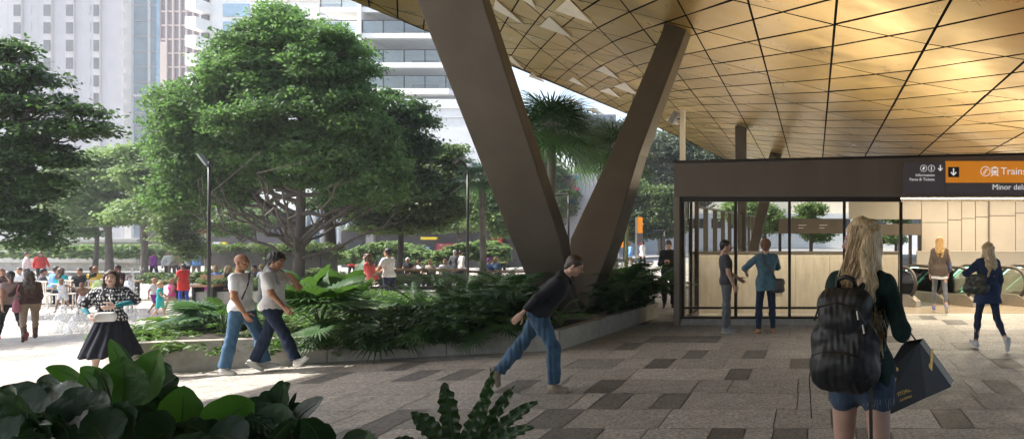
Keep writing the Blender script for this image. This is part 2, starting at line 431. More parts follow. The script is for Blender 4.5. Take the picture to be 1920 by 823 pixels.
leg_quads('leg', vcol, vorg, Rg, M_bronze)
MB().rbox((.05,.2,.04), ((1,0,0),(0,1,0),(0,0,1)), (.9,.8,.1)).build('base_plate', M_bronze2, vcol, bevel=.01)
D2 = 33.0; org2 = Vector((XS(1400, D2), D2, 0))
v2 = empty('v_column', org2, 'distant slim bronze column leaning in a V seen behind the glass kiosk', 'column')
leg_quads('leg', v2, org2, [(P(1380,520,D2), P(1398,520,D2), (0,.5,0)), (P(1378,236,D2), P(1398,236,D2), (0,.5,0))], M_bronze)
leg_quads('leg', v2, org2, [(P(1392,520,D2+.2), P(1408,520,D2+.2), (0,.5,0)), (P(1440,300,D2+6), P(1462,300,D2+6), (0,.5,0)), (P(1462,222,D2+8), P(1484,222,D2+8), (0,.5,0))], M_bronze)
# cream post with floodlight
pb = Vector((XS(1280, 20.5), 20.5, 0)); po = empty('floodlight_post', pb, 'slim cream post with an angled floodlight box beside the canopy soffit', 'light post')
MB().box(-.07, .07, -.07, .07, 0, ZS(207, 20.5)).build('post', M_cream, po, bevel=.008)
zt = ZS(222, 20.5)
MB().rbox((-.22,-.1,zt), (Vector((.82,.1,-.5)).normalized(), Vector((0,1,0)), Vector((.5,0,.82)).normalized()), (.16,.25,.36)).build('lamp_head', M_steel, po, bevel=.01)
MB().bar((-.16,0,zt-.02), (0,0,zt-.02), .03).bar((-.1,0,zt-.2), (0,0,zt-.2), .03).build('bracket', M_dark, po)

# ------------------------------------------------------------------ station kiosk
KD = 15.9; ks = FPX/KD
def kx(px): return (px-CX)/ks
def kz(py): return CH+(CY-py)/ks
K0 = Vector((kx(1264), KD, 0))
kiosk = empty('entrance_kiosk', K0, 'dark bronze framed glass station entrance with deep header beam', 'station entrance')
def kb(name, m, *boxes, bevel=0, parent=None):
    mb = MB()
    for (x0, x1, y0, y1, z0, z1) in boxes: mb.box(x0-K0.x, x1-K0.x, y0-KD, y1-KD, z0, z1)
    return mb.build(name, m, parent or kiosk, bevel=bevel)
XR = 7.0
hd = MB(); a0, a1 = 0, XR-K0.x; zb, zl, zr = kz(369), kz(306), kz(286)
hd.poly([(a0,0,zb),(a1,0,zb),(a1,.7,zb),(a0,.7,zb),(a0,0,zl),(a1,0,zr),(a1,.7,zr),(a0,.7,zl)], [(0,3,2,1),(4,5,6,7),(0,1,5,4),(1,2,6,5),(2,3,7,6),(3,0,4,7)])
hd.build('header', M_fascia, kiosk)
cp = MB(); cp.poly([(a0-.03,-.04,zl+.003),(a1,-.04,zr+.003),(a1,.74,zr+.003),(a0-.03,.74,zl+.003),(a0-.03,-.04,zl+.05),(a1,-.04,zr+.05),(a1,.74,zr+.05),(a0-.03,.74,zl+.05)], [(0,3,2,1),(4,5,6,7),(0,1,5,4),(1,2,6,5),(2,3,7,6),(3,0,4,7)])
cp.build('coping', M_frame, kiosk)
kb('side_frame', M_bronze2, (kx(1264), kx(1275), KD-.06, KD+.7, 0, zb-.002), bevel=.008)
kb('base_plinth', M_planter, (kx(1275)+.002, kx(1690), KD, KD+.3, 0, kz(598)), bevel=.01)
kb('head_frame', M_frame, (kx(1275)+.002, kx(1690), KD+.05, KD+.25, kz(378), zb-.003))
kb('sill_frame', M_frame, (kx(1275)+.002, kx(1690), KD+.05, KD+.25, kz(598)+.002, kz(594)))
for px in (1279, 1378.5, 1480, 1583.5, 1690.5): kb('mullion', M_frame, (kx(px-2.7), kx(px+2.7), KD+.08, KD+.2, kz(594)+.002, kz(378)-.002))
for a_, b_ in ((1282,1375.7),(1381.5,1477),(1483,1580.5),(1586.5,1687.5)):
    kb('transom', M_frame, (kx(a_), kx(b_), KD+.1, KD+.17, kz(580), kz(576)))
    kb('pane', M_glass, (kx(a_), kx(b_), KD+.128, KD+.142, kz(576)+.002, kz(378)-.002))
    kb('pane', M_glass, (kx(a_), kx(b_), KD+.128, KD+.142, kz(594)+.002, kz(580)-.002))
# glazed return on the left side
sx = kx(1277)
kb('mullion', M_frame, (sx, sx+.1, KD+1.75, KD+1.85, .15, zb-.003)); kb('mullion', M_frame, (sx, sx+.08, KD+.95, KD+1.02, .15, zb-.003))
kb('pane', M_glass, (sx+.04, sx+.052, KD+.72, KD+.94, .15, zb-.01)); kb('pane', M_glass, (sx+.04, sx+.052, KD+1.03, KD+1.74, .15, zb-.01))
kb('side_rail', M_frame, (sx, sx+.1, KD+.72, KD+1.85, .02, .14))
# roof slab, interior ceiling, light strip
kb('roof_slab', M_bronze, (K0.x+.05, XR, KD+.702, KD+5.2, zb+.12, zb+.3))
kb('ceiling_beam', M_cream, (kx(1690), XR, KD+.71, KD+3.4, zb+.02, zb+.118))
kb('light_strip', M_lamp, (kx(1697), XR, KD+.85, KD+.93, zb-.012, zb+.018))
D3 = 18.1; s3 = FPX/D3
bw = empty('balustrade_wall', (XS(1300, D3), D3, 0), 'chest high beige travertine wall standing behind the kiosk glass', 'wall')
L3 = XS(1684, D3)-XS(1300, D3)
mb = MB(); n_ = 6
for k in range(n_): mb.box(L3*k/n_+.004, L3*(k+1)/n_-.004, 0, .16, 0, ZS(475, D3))
mb.build('stone_facing', M_travert, bw, bevel=.003)
MB().box(-.02, L3+.02, -.03, .19, ZS(475, D3)+.002, ZS(471.5, D3)).build('capping', M_bronze2, bw)
# interior floor
tag(MB().box(kx(1690)+.03, 9, 18.05, 31, -.05, .014).build('floor', M_floor), kind='structure')
# panelled back wall and low wall
D4 = 27.0
pw = empty('panelled_wall', (XS(1728, D4), D4, 0), 'tall cream panelled concourse wall with a slanting joint behind the escalators', 'wall')
x_w = 9.0-XS(1728, D4); mb = MB(); t_ = 0; ws = [.95,.5,.5,.5,.95,.5,.5,.95,.6,.5]
for wd in ws:
    if t_ >= x_w: break
    z_s = 2.25+.10*t_
    mb.box(t_+.012, min(t_+wd, x_w)-.012, 0, .1, 0, z_s-.01); mb.box(t_+.012, min(t_+wd, x_w)-.012, 0, .1, z_s+.012, 4.0); t_ += wd
mb.build('wall_panel', M_cream, pw)
MB().box(0, x_w, .105, .3, 0, 4.0).build('core', M_bronze2, pw)
MB().box(XS(1592,D4)-XS(1728,D4), -.01, 0, .3, ZS(411,D4), 4.0).build('upper_panel', M_cream, pw)
MB().box(-.6, x_w+.3, -3.2, -3.0, 0, 1.28).box(-.62, x_w+.3, -3.23, -2.97, 1.283, 1.32).build('low_wall', M_cream, pw)
for xx_ in (2.4, 3.9): MB().box(xx_, xx_+.05, -.05, -.002, 1.3, 4.0).build('bronze_fin', M_bronze2, pw)
# portals beyond
def portal(pxa, pxb, pyt, pyb, D, posts, label, texts=True):
    o = empty('portal', (XS(pxa, D), D, 0), label, 'portal'); Wd = XS(pxb, D)-XS(pxa, D)
    zt_, zb_ = ZS(pyt, D), ZS(pyb, D)
    MB().box(0, Wd, 0, .6, zb_, zt_).build('lintel', M_fascia, o, bevel=.01)
    for p_ in posts: MB().box(XS(p_, D)-XS(pxa, D)-.05, XS(p_, D)-XS(pxa, D)+.05, .1, .3, 0, zb_-.002).build('post', M_frame, o)
    if texts:
        for q in range(2):
            mb = MB(); 
            for r_ in range(2): MB().box(Wd*(.30+.32*q), Wd*(.30+.32*q)+.28-.1*r_, -.012, -.002, zb_+.28-.1*r_, zb_+.31-.1*r_).build('lettering', M_white, o)
    return o
portal(1460, 1583, 410, 438, 26.0, (1462, 1520), 'dark bronze portal with small white lettering seen through the middle panes')
portal(1636, 1727, 420, 441, 26.2, (1650, 1688, 1708, 1725), 'dark bronze portal with thin posts in front of the cream concourse wall', False)
# fin fence running back
ff0 = Vector((-3.3, 20.2, 0)); fin = empty('fin_fence', ff0, 'long screen of upright dark bronze fins running back behind the kiosk', 'fence')
MB().bar((0,0,2.66), (0,24,2.66), .06).bar((0,0,1.25), (0,24,1.25), .05).build('rail', M_frame, fin)
for k in range(12): MB().box(-.02, .12, k*2.1, k*2.1+.06, 0, 2.625).build('upright_fin', M_fascia, fin)

# ------------------------------------------------------------------ escalators
M_green = emit_mat('green handrail glow', (.35,1,.6), 2.0)
M_rail = mat('black handrail', (.05,.035,.025), .35, var=.1)
M_eglass = glass_mat('balustrade glass', (.90,.92,.88), 1.0)
M_skirt = mat('escalator steel', (.42,.36,.29), .3, metal=.75, var=.08)
def escalator(px, py, label):
    g = Vector((XS(px, 20.4), 20.4, .014))
    o = empty('escalator', g, label, 'escalator', 'escalators going down to the trains', rz=R_(126))
    # local +x descends away to the left
    for yy in (0, 1.0):
        prof = []
        for k in range(9):
            a = -math.pi/2+math.pi*k/8; prof.append((-.0-.40*math.cos(a), .60+.40*math.sin(a)))
        prof = prof[::1]; prof = [(x, z) for x, z in prof]
        top = [(0, 1.0), (.75, 1.0), (1.0, .94), (2.15, .08)]
        rail = prof + top[1:]
        MB().tube([(x, yy, z) for x, z in rail], .046, 8).build('handrail', M_rail, o, smooth=True)
        pts = [(x, yy-.008, z*.97) for x, z in [(-.28,.3),(-.33,.5),(-.33,.7),(-.22,.88),(-.05,.95),(.75,.95),(.98,.88),(1.95,.16),(1.35,.16),(.6,.3)]]
        MB().prism(pts, (0,.016,0)).build('glass_panel', M_eglass, o)
        MB().tube([(.55, yy, .945), (.80, yy, .945), (.98, yy, .88), (1.9, yy, .20)], .018, 6).build('light_line', M_green, o)
        MB().prism([(-.5,yy-.09,0),(-.5,yy-.09,.16),(-.2,yy-.09,.30),(.65,yy-.09,.30),(1.3,yy-.09,.14),(1.9,yy-.09,.0)], (0,.18,0)).build('skirt', M_skirt, o, bevel=.01)
    MB().box(-.5, .7, .1, .9, 0, .02).build('comb_plate', M_steel, o)
    mb = MB()
    for k in range(5): mb.box(.72+.2*k, .9+.2*k, .1, .9, 0, .055-.01*k)
    mb.build('step', M_rail, o)
    return o
escalator(1748, 560, 'leftmost escalator with green lit balustrade, beside the dark door post')
escalator(1850, 560, 'middle escalator with green lit balustrade, between the two walking women')
escalator(1945, 560, 'rightmost escalator, cut by the right edge of the picture')

# ------------------------------------------------------------------ the wayfinding sign
M_orange = mat('sign orange', (.80,.27,.015), .5, var=.02, emit=(.9,.3,.02), estr=.12)
M_purple = mat('sign grey purple', (.12,.10,.115), .5, var=.05)
M_txt = mat('sign white', (.85,.85,.83), .5, var=.02, emit=(1,1,1), estr=.15)
M_black = mat('sign black', (.012,.01,.01), .5, var=.05)
sg = empty('wayfinding_sign', (kx(1693), KD-.05, kz(365)), 'orange and purple station sign reading Trains above the concourse opening', 'sign')
def sx_(px): return kx(px)-kx(1693)
def sz_(py): return kz(py)-kz(365)
MB().box(sx_(1693), sx_(1771.5), -.05, .045, sz_(365), sz_(306)).build('grey_panel', M_purple, sg)
MB().box(sx_(1772), XR-kx(1693)-.2, -.05, .045, sz_(365), sz_(343.3)).build('message_panel', M_purple, sg)
MB().box(sx_(1772), XR-kx(1693)-.2, -.06, .045, sz_(343), sz_(303)).build('orange_panel', M_orange, sg)
MB().box(sx_(1776), sx_(1796.5), -.066, -.0605, sz_(333), sz_(314)).build('arrow_plate', M_black, sg)
def text(body, x, z, size, m, parent, yf=-.057, align='LEFT', name='lettering', rot=(math.pi/2, 0, 0), th=.0015):
    c = bpy.data.curves.new(name, 'FONT'); c.body = body; c.size = size; c.align_x = align; c.extrude = th; c.resolution_u = 3
    t = bpy.data.objects.new(name, c); dg = bpy.context.evaluated_depsgraph_get(); COL.objects.link(t); bpy.context.view_layer.update()
    me = bpy.data.meshes.new_from_object(t.evaluated_get(bpy.context.evaluated_depsgraph_get())); bpy.data.objects.remove(t)
    me.name = name; o = link_mesh(name, me, m, parent); o.location = (x, yf, z); o.rotation_euler = rot; return o
text('Information', sx_(1751), sz_(331.5), .085, M_txt, sg, align='RIGHT'); text('Fares & Tickets', sx_(1751), sz_(339.5), .085, M_txt, sg, align='RIGHT')
text('Trains', sx_(1874), sz_(328), .215, M_txt, sg, yf=-.0625); text('Minor delays', sx_(1858), sz_(356), .165, M_txt, sg)
def arrow(px, py, s, yf, m):
    x, z = sx_(px), sz_(py); mb = MB(); mb.box(x-.09*s, x+.09*s, yf-.003, yf, z-.45*s, z+.5*s)
    mb.prism([(x-.42*s, yf, z-.08*s), (x-.30*s, yf, z+.04*s), (x, yf, z-.28*s), (x+.30*s, yf, z+.04*s), (x+.42*s, yf, z-.08*s), (x, yf, z-.52*s)], (0,-.0035,0))
    mb.build('arrow', m, sg)
arrow(1761.5, 316, .13, -.053, M_txt); arrow(1786, 323.5, .155, -.069, M_txt)
def icon(px, py, r, yf, kind):
    x, z = sx_(px), sz_(py); mb = MB(); mb.ring((x, yf, z), (0,-1,0), r, r*.13)
    if kind == 'i': mb.box(x-.15*r, x+.15*r, yf-.003, yf, z-.55*r, z+.2*r); mb.disc((x, yf, z+.48*r), (0,-1,0), .17*r, 12, .003)
    if kind == 'ticket': mb.rbox((x, yf-.002, z), (Vector((.5,0,.86)), Vector((0,1,0)), Vector((-.86,0,.5))), (.95*r,.003,.55*r))
    if kind == 'esc':
        for a, b in (((-.55,-.5),(-.2,-.5)),((-.2,-.5),(.3,.3)),((.3,.3),(.6,.3)),((-.5,-.2),(-.3,-.2)),((-.3,-.2),(.2,.55))): mb.bar((x+a[0]*r, yf-.002, z+a[1]*r), (x+b[0]*r, yf-.002, z+b[1]*r), .1*r, .1*r, up=(0,-1,0))
    mb.build('icon', M_txt, sg)
icon(1730.5, 316.5, .072, -.051, 'ticket'); icon(1745, 316.5, .072, -.051, 'i'); icon(1845.5, 322, .105, -.061, 'esc')
x, z = sx_(1863), sz_(322); mb = MB(); mb.box(x-.07, x+.07, -.065, -.0605, z-.05, z+.075); mb.box(x-.03, x+.03, -.065, -.0605, z+.08, z+.098)
mb.bar((x-.04,-.063,z-.055), (x-.08,-.063,z-.105), .014, .004, up=(0,-1,0)).bar((x+.04,-.063,z-.055), (x+.08,-.063,z-.105), .014, .004, up=(0,-1,0)).box(x-.06, x+.06, -.065, -.0605, z-.085, z-.075)
mb.build('icon', M_txt, sg)
MB().box(x-.05, x+.05, -.068, -.0655, z+.015, z+.055).box(x-.055, x-.03, -.068, -.0655, z-.035, z-.01).box(x+.03, x+.055, -.068, -.0655, z-.035, z-.01).build('icon', M_orange, sg)

# ------------------------------------------------------------------ warm lighting of the station (strips, uplights and an added fill lamp)
def area(name, loc, size, energy, rot, col=(1,.87,.67)):
    l = bpy.data.lights.new(name, 'AREA'); l.shape = 'RECTANGLE'; l.size, l.size_y = size; l.energy = energy; l.color = col
    o = bpy.data.objects.new(name, l); COL.objects.link(o); o.location = loc; o.rotation_euler = rot; return o
area('concourse_light', (4.6, 19.6, 2.70), (5, 1.2), 100, (0, 0, 0))
area('concourse_light', (5.6, 24.9, 3.9), (6, 2), 125, (R_(-12), 0, 0))
area('entrance_light', (4.4, 16.8, 2.68), (4.6, .25), 30, (R_(20), 0, 0))
area('kiosk_fill_light', (-.4, 17.0, zb-.02), (4.4, .4), 38, (R_(22), 0, 0), (1,.90,.74))  # fill lamp without a fixture, added to brighten the wall behind the glass
for k, (ux, uy, e) in enumerate(((-1.8, 19.0, 30), (.4, 19.4, 32), (2.9, 19.2, 24), (5.4, 19.6, 18))):
    up = empty('uplight', (ux, uy, zb+.30), ['small black uplight at the left end of the kiosk roof','small black uplight second from the left on the kiosk roof','small black uplight second from the right on the kiosk roof','small black uplight at the right end of the kiosk roof'][k], 'uplight', 'uplights on the kiosk roof')
    MB().box(-.14, .14, -.14, .14, .002, .09).build('housing', M_dark, up); MB().box(-.11, .11, -.11, .11, .092, .10).build('lens', M_lamp, up)
    area('uplight_beam', (ux, uy, zb+.48), (2.3, 2.0), e, (R_(180+10), 0, 0), (1,.86,.6))

# ------------------------------------------------------------------ planters
def wall_ring(name, pts, h, th, label, cat='planter', lean=0, soil=True, group=None, m=None, soil_h=.05):
    c = sum((Vector((p[0], p[1], 0)) for p in pts), Vector())/len(pts); c.z = GZ(c.x)
    o = empty(name, c, label, cat, group); n = len(pts); cc = Vector((c.x, c.y))
    P2 = [Vector((p[0], p[1])) for p in pts]; A = sum(P2[i].x*P2[(i+1) % n].y-P2[(i+1) % n].x*P2[i].y for i in range(n))
    if A < 0: P2 = P2[::-1]
    inn = []
    for i in range(n):
        a, b, d = P2[i-1], P2[i], P2[(i+1) % n]; e1 = (b-a).normalized(); e2 = (d-b).normalized()
        n1 = Vector((-e1.y, e1.x)); n2 = Vector((-e2.y, e2.x)); bis = (n1+n2); bis = bis/max(.3, bis.length)*th/max(.4, bis.normalized().dot(n1))*1.0
        inn.append(b+bis)
    mb = MB()
    top = lambda p: h
    for i in range(n):
        a, b, a2, b2 = P2[i], P2[(i+1) % n], inn[i], inn[(i+1) % n]; L = (b-a).length; k = max(1, int(L/1.3))
        for j in range(k):
            t0, t1 = j/k, (j+1)/k; g = .004/L
            q = [a.lerp(b, t0+g), a.lerp(b, t1-g), a2.lerp(b2, t1-g), a2.lerp(b2, t0+g)]
            pts3 = [(p.x-c.x, p.y-c.y, GZ(p.x)-.1-c.z) for p in q]+[(p.x-c.x, p.y-c.y, h-c.z) for p in q]
            mb.poly(pts3, [(0,3,2,1),(4,5,6,7),(0,1,5,4),(1,2,6,5),(2,3,7,6),(3,0,4,7)])
    mb.build('stone_edge', m or M_planter, o, bevel=.008)
    if soil: MB().poly([(p.x-c.x, p.y-c.y, h-soil_h-c.z) for p in inn], [list(range(n))]).build('soil', M_soil, o)
    return o
PL1 = [(-10.6,11.25),(-7.83,12.0),(-4.32,12.66),(-3.62,17.3),(-4.35,18.6),(-5.0,20.6),(-8.5,21.4),(-11.6,20.2),(-13.2,18),(-13,15.2),(-11.8,12.4)]
wall_ring('planter', PL1, .34, .18, 'long angled stone planter wall full of tropical plants around the V column')
PL2 = [(-20.5,24.6),(-9.6,26.0),(-9.6,27.6),(-20.5,26.6)]
wall_ring('planter', PL2, -.05, .12, 'low stone bed of clipped shrubs in front of the long timber bench')
PL3 = [(-4.95,3.35),(-1.5,3.35),(-1.5,5.5),(-6.1,5.5),(-6.1,3.35)]
wall_ring('planter', PL3, .3, .12, 'stone planter below the large foreground leaves')
# haze: real air round the whole scene
hm = bpy.data.materials.new('haze air'); hm.use_nodes = True; nt = hm.node_tree; nt.nodes.remove(nt.nodes['Principled BSDF'])
pv2 = nt.nodes.new('ShaderNodeVolumePrincipled'); pv2.inputs['Color'].default_value = (.93,.96,1,1); pv2.inputs['Density'].default_value = HAZE; pv2.inputs['Anisotropy'].default_value = .2
nt.links.new(pv2.outputs[0], nt.nodes['Material Output'].inputs['Volume'])
if HAZE > 0:
    hz = MB().box(-150, 60, -30, 230, -2, 120).build('haze', hm); tag(hz, kind='stuff')
# ------------------------------------------------------------------ buildings beyond the plaza
M_tw1 = mat('white precast concrete', (.36,.36,.37), .8, var=.07, scale=.5)
M_tw1b = mat('grey spandrel', (.36,.35,.36), .7, var=.1)
M_win = mat('dark window glass', (.03,.033,.04), .25, metal=0, var=.3, scale=.6)
M_win2 = mat('blue curtain glass', (.22,.34,.42), .15, metal=.3, var=.25, scale=.5)
M_win3 = mat('brown glass facade', (.13,.085,.08), .15, metal=.2, var=.4, scale=.12)
M_shop = mat('dark purple shopfront', (.045,.038,.045), .4, var=.2)
M_red = mat('shop sign red', (.55,.03,.03), .5); M_yel = mat('shop sign yellow', (.9,.65,.03), .5)
M_redd = mat('menu board red', (.30,.03,.035), .5)
class Bl:
    def __init__(s, pxl, pxr, D, top, label, m, depth=14, name='tower', wallname='wall', base=-1.0, yb=None):
        s.D = D; s.x0, s.x1 = XS(pxl, D), XS(pxr, D); s.o = empty(name, (s.x0, D, base), label, 'building'); s.b = base
        W = s.x1-s.x0; ka, kb_ = (s.x0/D*depth if s.x0 > 0 else 0), (s.x1/D*depth*1.05 if s.x1 < 0 else 0); MB().prism([(0,0,0),(W,0,0),(W+kb_,depth,0),(min(ka, W+kb_-1) if s.x0 > 0 else min(0, W+kb_-4)*1.0,depth,0)], (0,0,top-base)).build(wallname, m, s.o)
    def X(s, px): return XS(px, s.D)-s.x0
    def Z(s, py): return ZS(py, s.D)-s.b
b = Bl(-420, 231, 120, 62, 'pale grey concrete tower with vertical rows of dark windows at the left', M_tw1, 20)
for (c, wd, dk) in ((-150,18,1),(-55,18,1),(36,15,1),(57,5,0),(92,15,1),(134,15,1),(167,5,0),(184,12,1)):
    if dk:
        MB().box(b.X(c-wd/2), b.X(c+wd/2), -.30, -.02, 4, 61).build('spandrel', M_tw1b, b.o)
        for k in range(11):
            zc = b.Z(-45+33*k)
            MB().box(b.X(c-wd/2)+.1, b.X(c+wd/2)-.1, -.36, -.31, zc-.9, zc+.9).build('window', M_win, b.o)
    else:
        for k in range(11):
            zc = b.Z(-48+33*k); MB().box(b.X(c-wd/2), b.X(c+wd/2), -.06, -.01, zc-.75, zc+.75).build('window', M_tw1b, b.o)
mb = MB()
for px in (14, 72, 112, 150, 200): mb.box(b.X(px), b.X(px)+.06, -.012, -.002, 0, 61)
mb.build('joint', M_tw1b, b.o)
b = Bl(231, 300, 150, 90, 'slim white balcony tower with pale blue glass bays', M_tw1, 16)
MB().box(b.X(258), b.X(300), -.8, -.02, 0, 88).build('glass_bay', M_win2, b.o)
MB().box(b.X(244), b.X(257), -1.3, -.01, 0, 88).box(b.X(286), b.X(289), -1.1, -.82, b.Z(180), 88).box(b.X(258), b.X(300), -1.1, -.82, b.Z(183), b.Z(179)).build('white_frame', M_white, b.o)
for k in range(15):
    z0 = b.Z(270-28.5*k); MB().box(b.X(231), b.X(244)-.02, -3.2, -1.32, z0, z0+1.6).build('balcony', M_white, b.o)
    MB().box(b.X(258), b.X(300), -.95, -.81, z0-.1, z0+.15).build('floor_band', M_tw1b, b.o)
b = Bl(300, 376, 175, 100, 'brown and grey glass office tower with a pink grid and curved top corner', M_win3, 16)
mb = MB()
for k in range(7): mb.box(b.X(300+12.6*k), b.X(300+12.6*k)+.35, -.4, -.02, 0, 99)
for k in range(13): mb.box(0, b.X(376), -.32, -.03, b.Z(310-26*k), b.Z(310-26*k)+.35)
mb.build('mullion_grid', mat('pinkish stone', (.55,.42,.38), .6), b.o)
MB().box(b.X(300), b.X(316), -.5, -.41, 0, b.Z(80)).build('stone_bay', mat('warm stone', (.6,.48,.4), .6), b.o)
b = Bl(376, 700, 100, 66, 'white apartment block with balconies behind the big green tree', M_white, 18, 'apartment_block')
for k in range(10):
    z0 = b.Z(300-34*k); MB().box(b.X(376), b.X(396), -2.5, -.02, z0, z0+1.5).build('balcony', M_white, b.o)
    MB().box(b.X(376)+.3, b.X(396)-.2, -.3, -.01, z0+1.6, z0+2.3).build('window', M_win, b.o)
for k in range(9):
    z0 = b.Z(270-34*k); MB().box(b.X(420), b.X(468), -.2, -.01, z0, z0+1.7).build('window', M_win2, b.o)
    MB().box(b.X(470), b.X(700), -.5, -.02, z0-.35, z0-.1).build('floor_band', M_white, b.o); MB().box(b.X(600), b.X(640), -.1, -.01, z0+.2, z0+1.7).build('window', M_tw1b, b.o)
# white block with balconies under the canopy edge
BD = 67; b = Bl(690, 905, BD, 36, 'white balcony building with glass railings just under the canopy edge', M_white, 12, 'balcony_block')
M_bgl = glass_mat('balcony glass', (.85,.9,.9), 2)
ang = 0
for k, (py, pa, pb_) in enumerate(((52,686,900),(96,686,900),(146,752,900),(190,700,905),(8,686,900),(-40,686,900))):
    z0 = b.Z(py); 
    for q, (u, v) in enumerate(((pa, 750), (757, pb_))):
        if v-u < 12: continue
        x0, x1 = b.X(u), b.X(v)
        MB().box(x0, x1, -6.2, -.02, z0-.4, z0).build('balcony_slab', M_white, b.o)
        MB().box(x0, x1, -6.15, -6.12, z0+.05, z0+1.0).build('railing_glass', M_bgl, b.o)
        mb = MB(); mb.box(x0, x1, -6.2, -6.16, z0+1.0, z0+1.06)
        for t in np.arange(x0, x1, 1.7): mb.box(t, t+.05, -6.2, -6.16, z0, z0+1.0)
        mb.build('railing', M_dark, b.o)
        MB().box(x0+.8, x0+(x1-x0)*.45, -.12, -.01, z0+.1, z0+1.5).build('window', M_tw1b, b.o)
MB().box(b.X(750), b.X(757), -6.3, -.01, 0, 35).build('party_wall', M_white, b.o)
b = Bl(640, 905, 58, ZS(186, 58), 'plain white parapet building below the balcony block', M_white, 3, 'parapet_block')
MB().box(0, b.X(905), -.06, -.01, b.Z(205), b.Z(204)).box(0, b.X(905), -.06, -.01, b.Z(222), b.Z(221)).build('joint', M_tw1b, b.o)
b = Bl(1085, 1155, 70, ZS(215, 70), 'grey building with a dark louvred storey behind the palm crowns', M_tw1, 6, 'office_building')
MB().box(b.X(1096), b.X(1124), -.3, -.01, b.Z(252), b.Z(222)).build('louvre', M_shop, b.o)
b = Bl(1040, 1120, 50, ZS(325, 50), 'shop building with a blue and magenta patterned wall behind the palm', M_tw1b, 6, 'shop_building')
for (x0, x1, y0, y1, c) in ((1060,1080,330,352,(.15,.05,.07)),(1072,1086,352,358,(.65,.05,.2)),(1062,1084,330,336,(.02,.25,.55)),(1066,1078,374,384,(.02,.25,.5)),(1048,1062,365,372,(.7,.68,.66)),(1044,1064,392,404,(.6,.6,.62))):
    MB().box(b.X(x0), b.X(x1), -.15, -.01, b.Z(y1), b.Z(y0)).build('mural_patch', mat('mural %d %d' % (x0, y0), c, .6), b.o)
b = Bl(1115, 1800, 75, ZS(400, 75), 'low pale building in the distance behind the kiosk glass', M_white, 6, 'far_building')
for px in range(1130, 1780, 34): MB().box(b.X(px), b.X(px+22), -.05, -.01, b.Z(428), b.Z(410)).build('window', M_win, b.o)
b = Bl(1480, 1800, 80, ZS(300, 80), 'tall bright beige building seen through the right hand panes', M_cream, 6, 'far_building')
# dark shop fronts along the back of the square
b = Bl(262, 560, 52, ZS(408, 52), 'dark shopfront row with red and yellow signs at the left back', M_shop, 8, 'shopfront')
for (x0, x1, y0, y1, m) in ((276,292,458,478,M_redd),(300,322,460,480,M_tw1b),(322,340,462,490,M_shop),(356,374,467,478,M_yel),(374,382,485,488,M_red),(402,416,454,460,M_white),(416,428,454,461,M_yel),(373,380,434,438,M_red)):
    MB().box(b.X(x0), b.X(x1), -.2, -.01, b.Z(y1), b.Z(y0)).build('sign_board', m, b.o)
b = Bl(560, 700, 56, ZS(395, 56), 'pale blue glazed lobby building behind the ivy wall', M_win2, 8, 'lobby_building')
for px in range(572, 700, 16): MB().box(b.X(px), b.X(px+4), -.3, -.01, 0, b.Z(400)).build('pier', M_white, b.o)
b = Bl(640, 985, 50, ZS(428, 50), 'long dark food court front with menu boards behind the bench crowd', M_shop, 8, 'shopfront')
MB().box(b.X(640), b.X(985), -.8, -.01, b.Z(430), b.Z(428)).build('canopy_edge', M_tw1b, b.o)
MB().box(b.X(690), b.X(704), -.25, -.01, 0, b.Z(440)).build('pier', mat('pier stone', (.38,.36,.35), .7), b.o)
for (x0, x1, y0, y1, m) in ((825,880,456,478,M_redd),(881,897,456,472,M_red),(902,922,456,482,M_win),(660,688,452,480,M_win),(855,878,470,478,M_yel),(806,812,462,474,M_win2),(928,946,443,446,M_yel),(928,946,446,455,M_red),(796,826,444,449,M_yel),(930,950,458,490,M_win)):
    MB().box(b.X(x0), b.X(x1), -.5, -.3, b.Z(y1), b.Z(y0)).build('sign_board', m, b.o)
mb = MB()
for k, (px, py, l) in enumerate(((884,458,9),(884,461,7),(885,464,10),(883,467,9),(905,459,14),(906,478,12),(832,459,5),(932,462,5))): mb.box(b.X(px), b.X(px+l), -.54, -.501, b.Z(py+1), b.Z(py))
mb.ring((b.X(912), -.502, b.Z(468)), (0,-1,0), .30, .08, 20, .03)
mb.build('lettering', M_white, b.o)
# low concrete wall at the far left
lw = Bl(-260, 262, 46, ZS(447, 46), 'board marked concrete wall behind the pale green hedge', M_conc, .6, 'concrete_wall', 'wall')
mb = MB()
for px in (22, 120, 175, 215): mb.box(lw.X(px), lw.X(px)+.05, -.01, -.002, 0, lw.Z(449))
mb.box(0, lw.X(262), -.25, -.012, lw.Z(492), lw.Z(484)).box(lw.X(110), lw.X(262), -.2, -.012, lw.Z(454), lw.Z(448)); mb.build('ledge', M_conc, lw.o)
# ivy wall
iv = Bl(398, 632, 29.5, ZS(463, 29.5), 'dark panelled wall with ivy spilling over its top behind the big tree trunk', mat('dark panel wall', (.085,.07,.06), .7, var=.2), .4, 'ivy_wall', 'panel')
mb = MB()
for px in (440, 497, 600): mb.box(iv.X(px), iv.X(px)+.03, -.012, -.002, 0, iv.Z(465))
mb.build('joint', M_dark, iv.o)

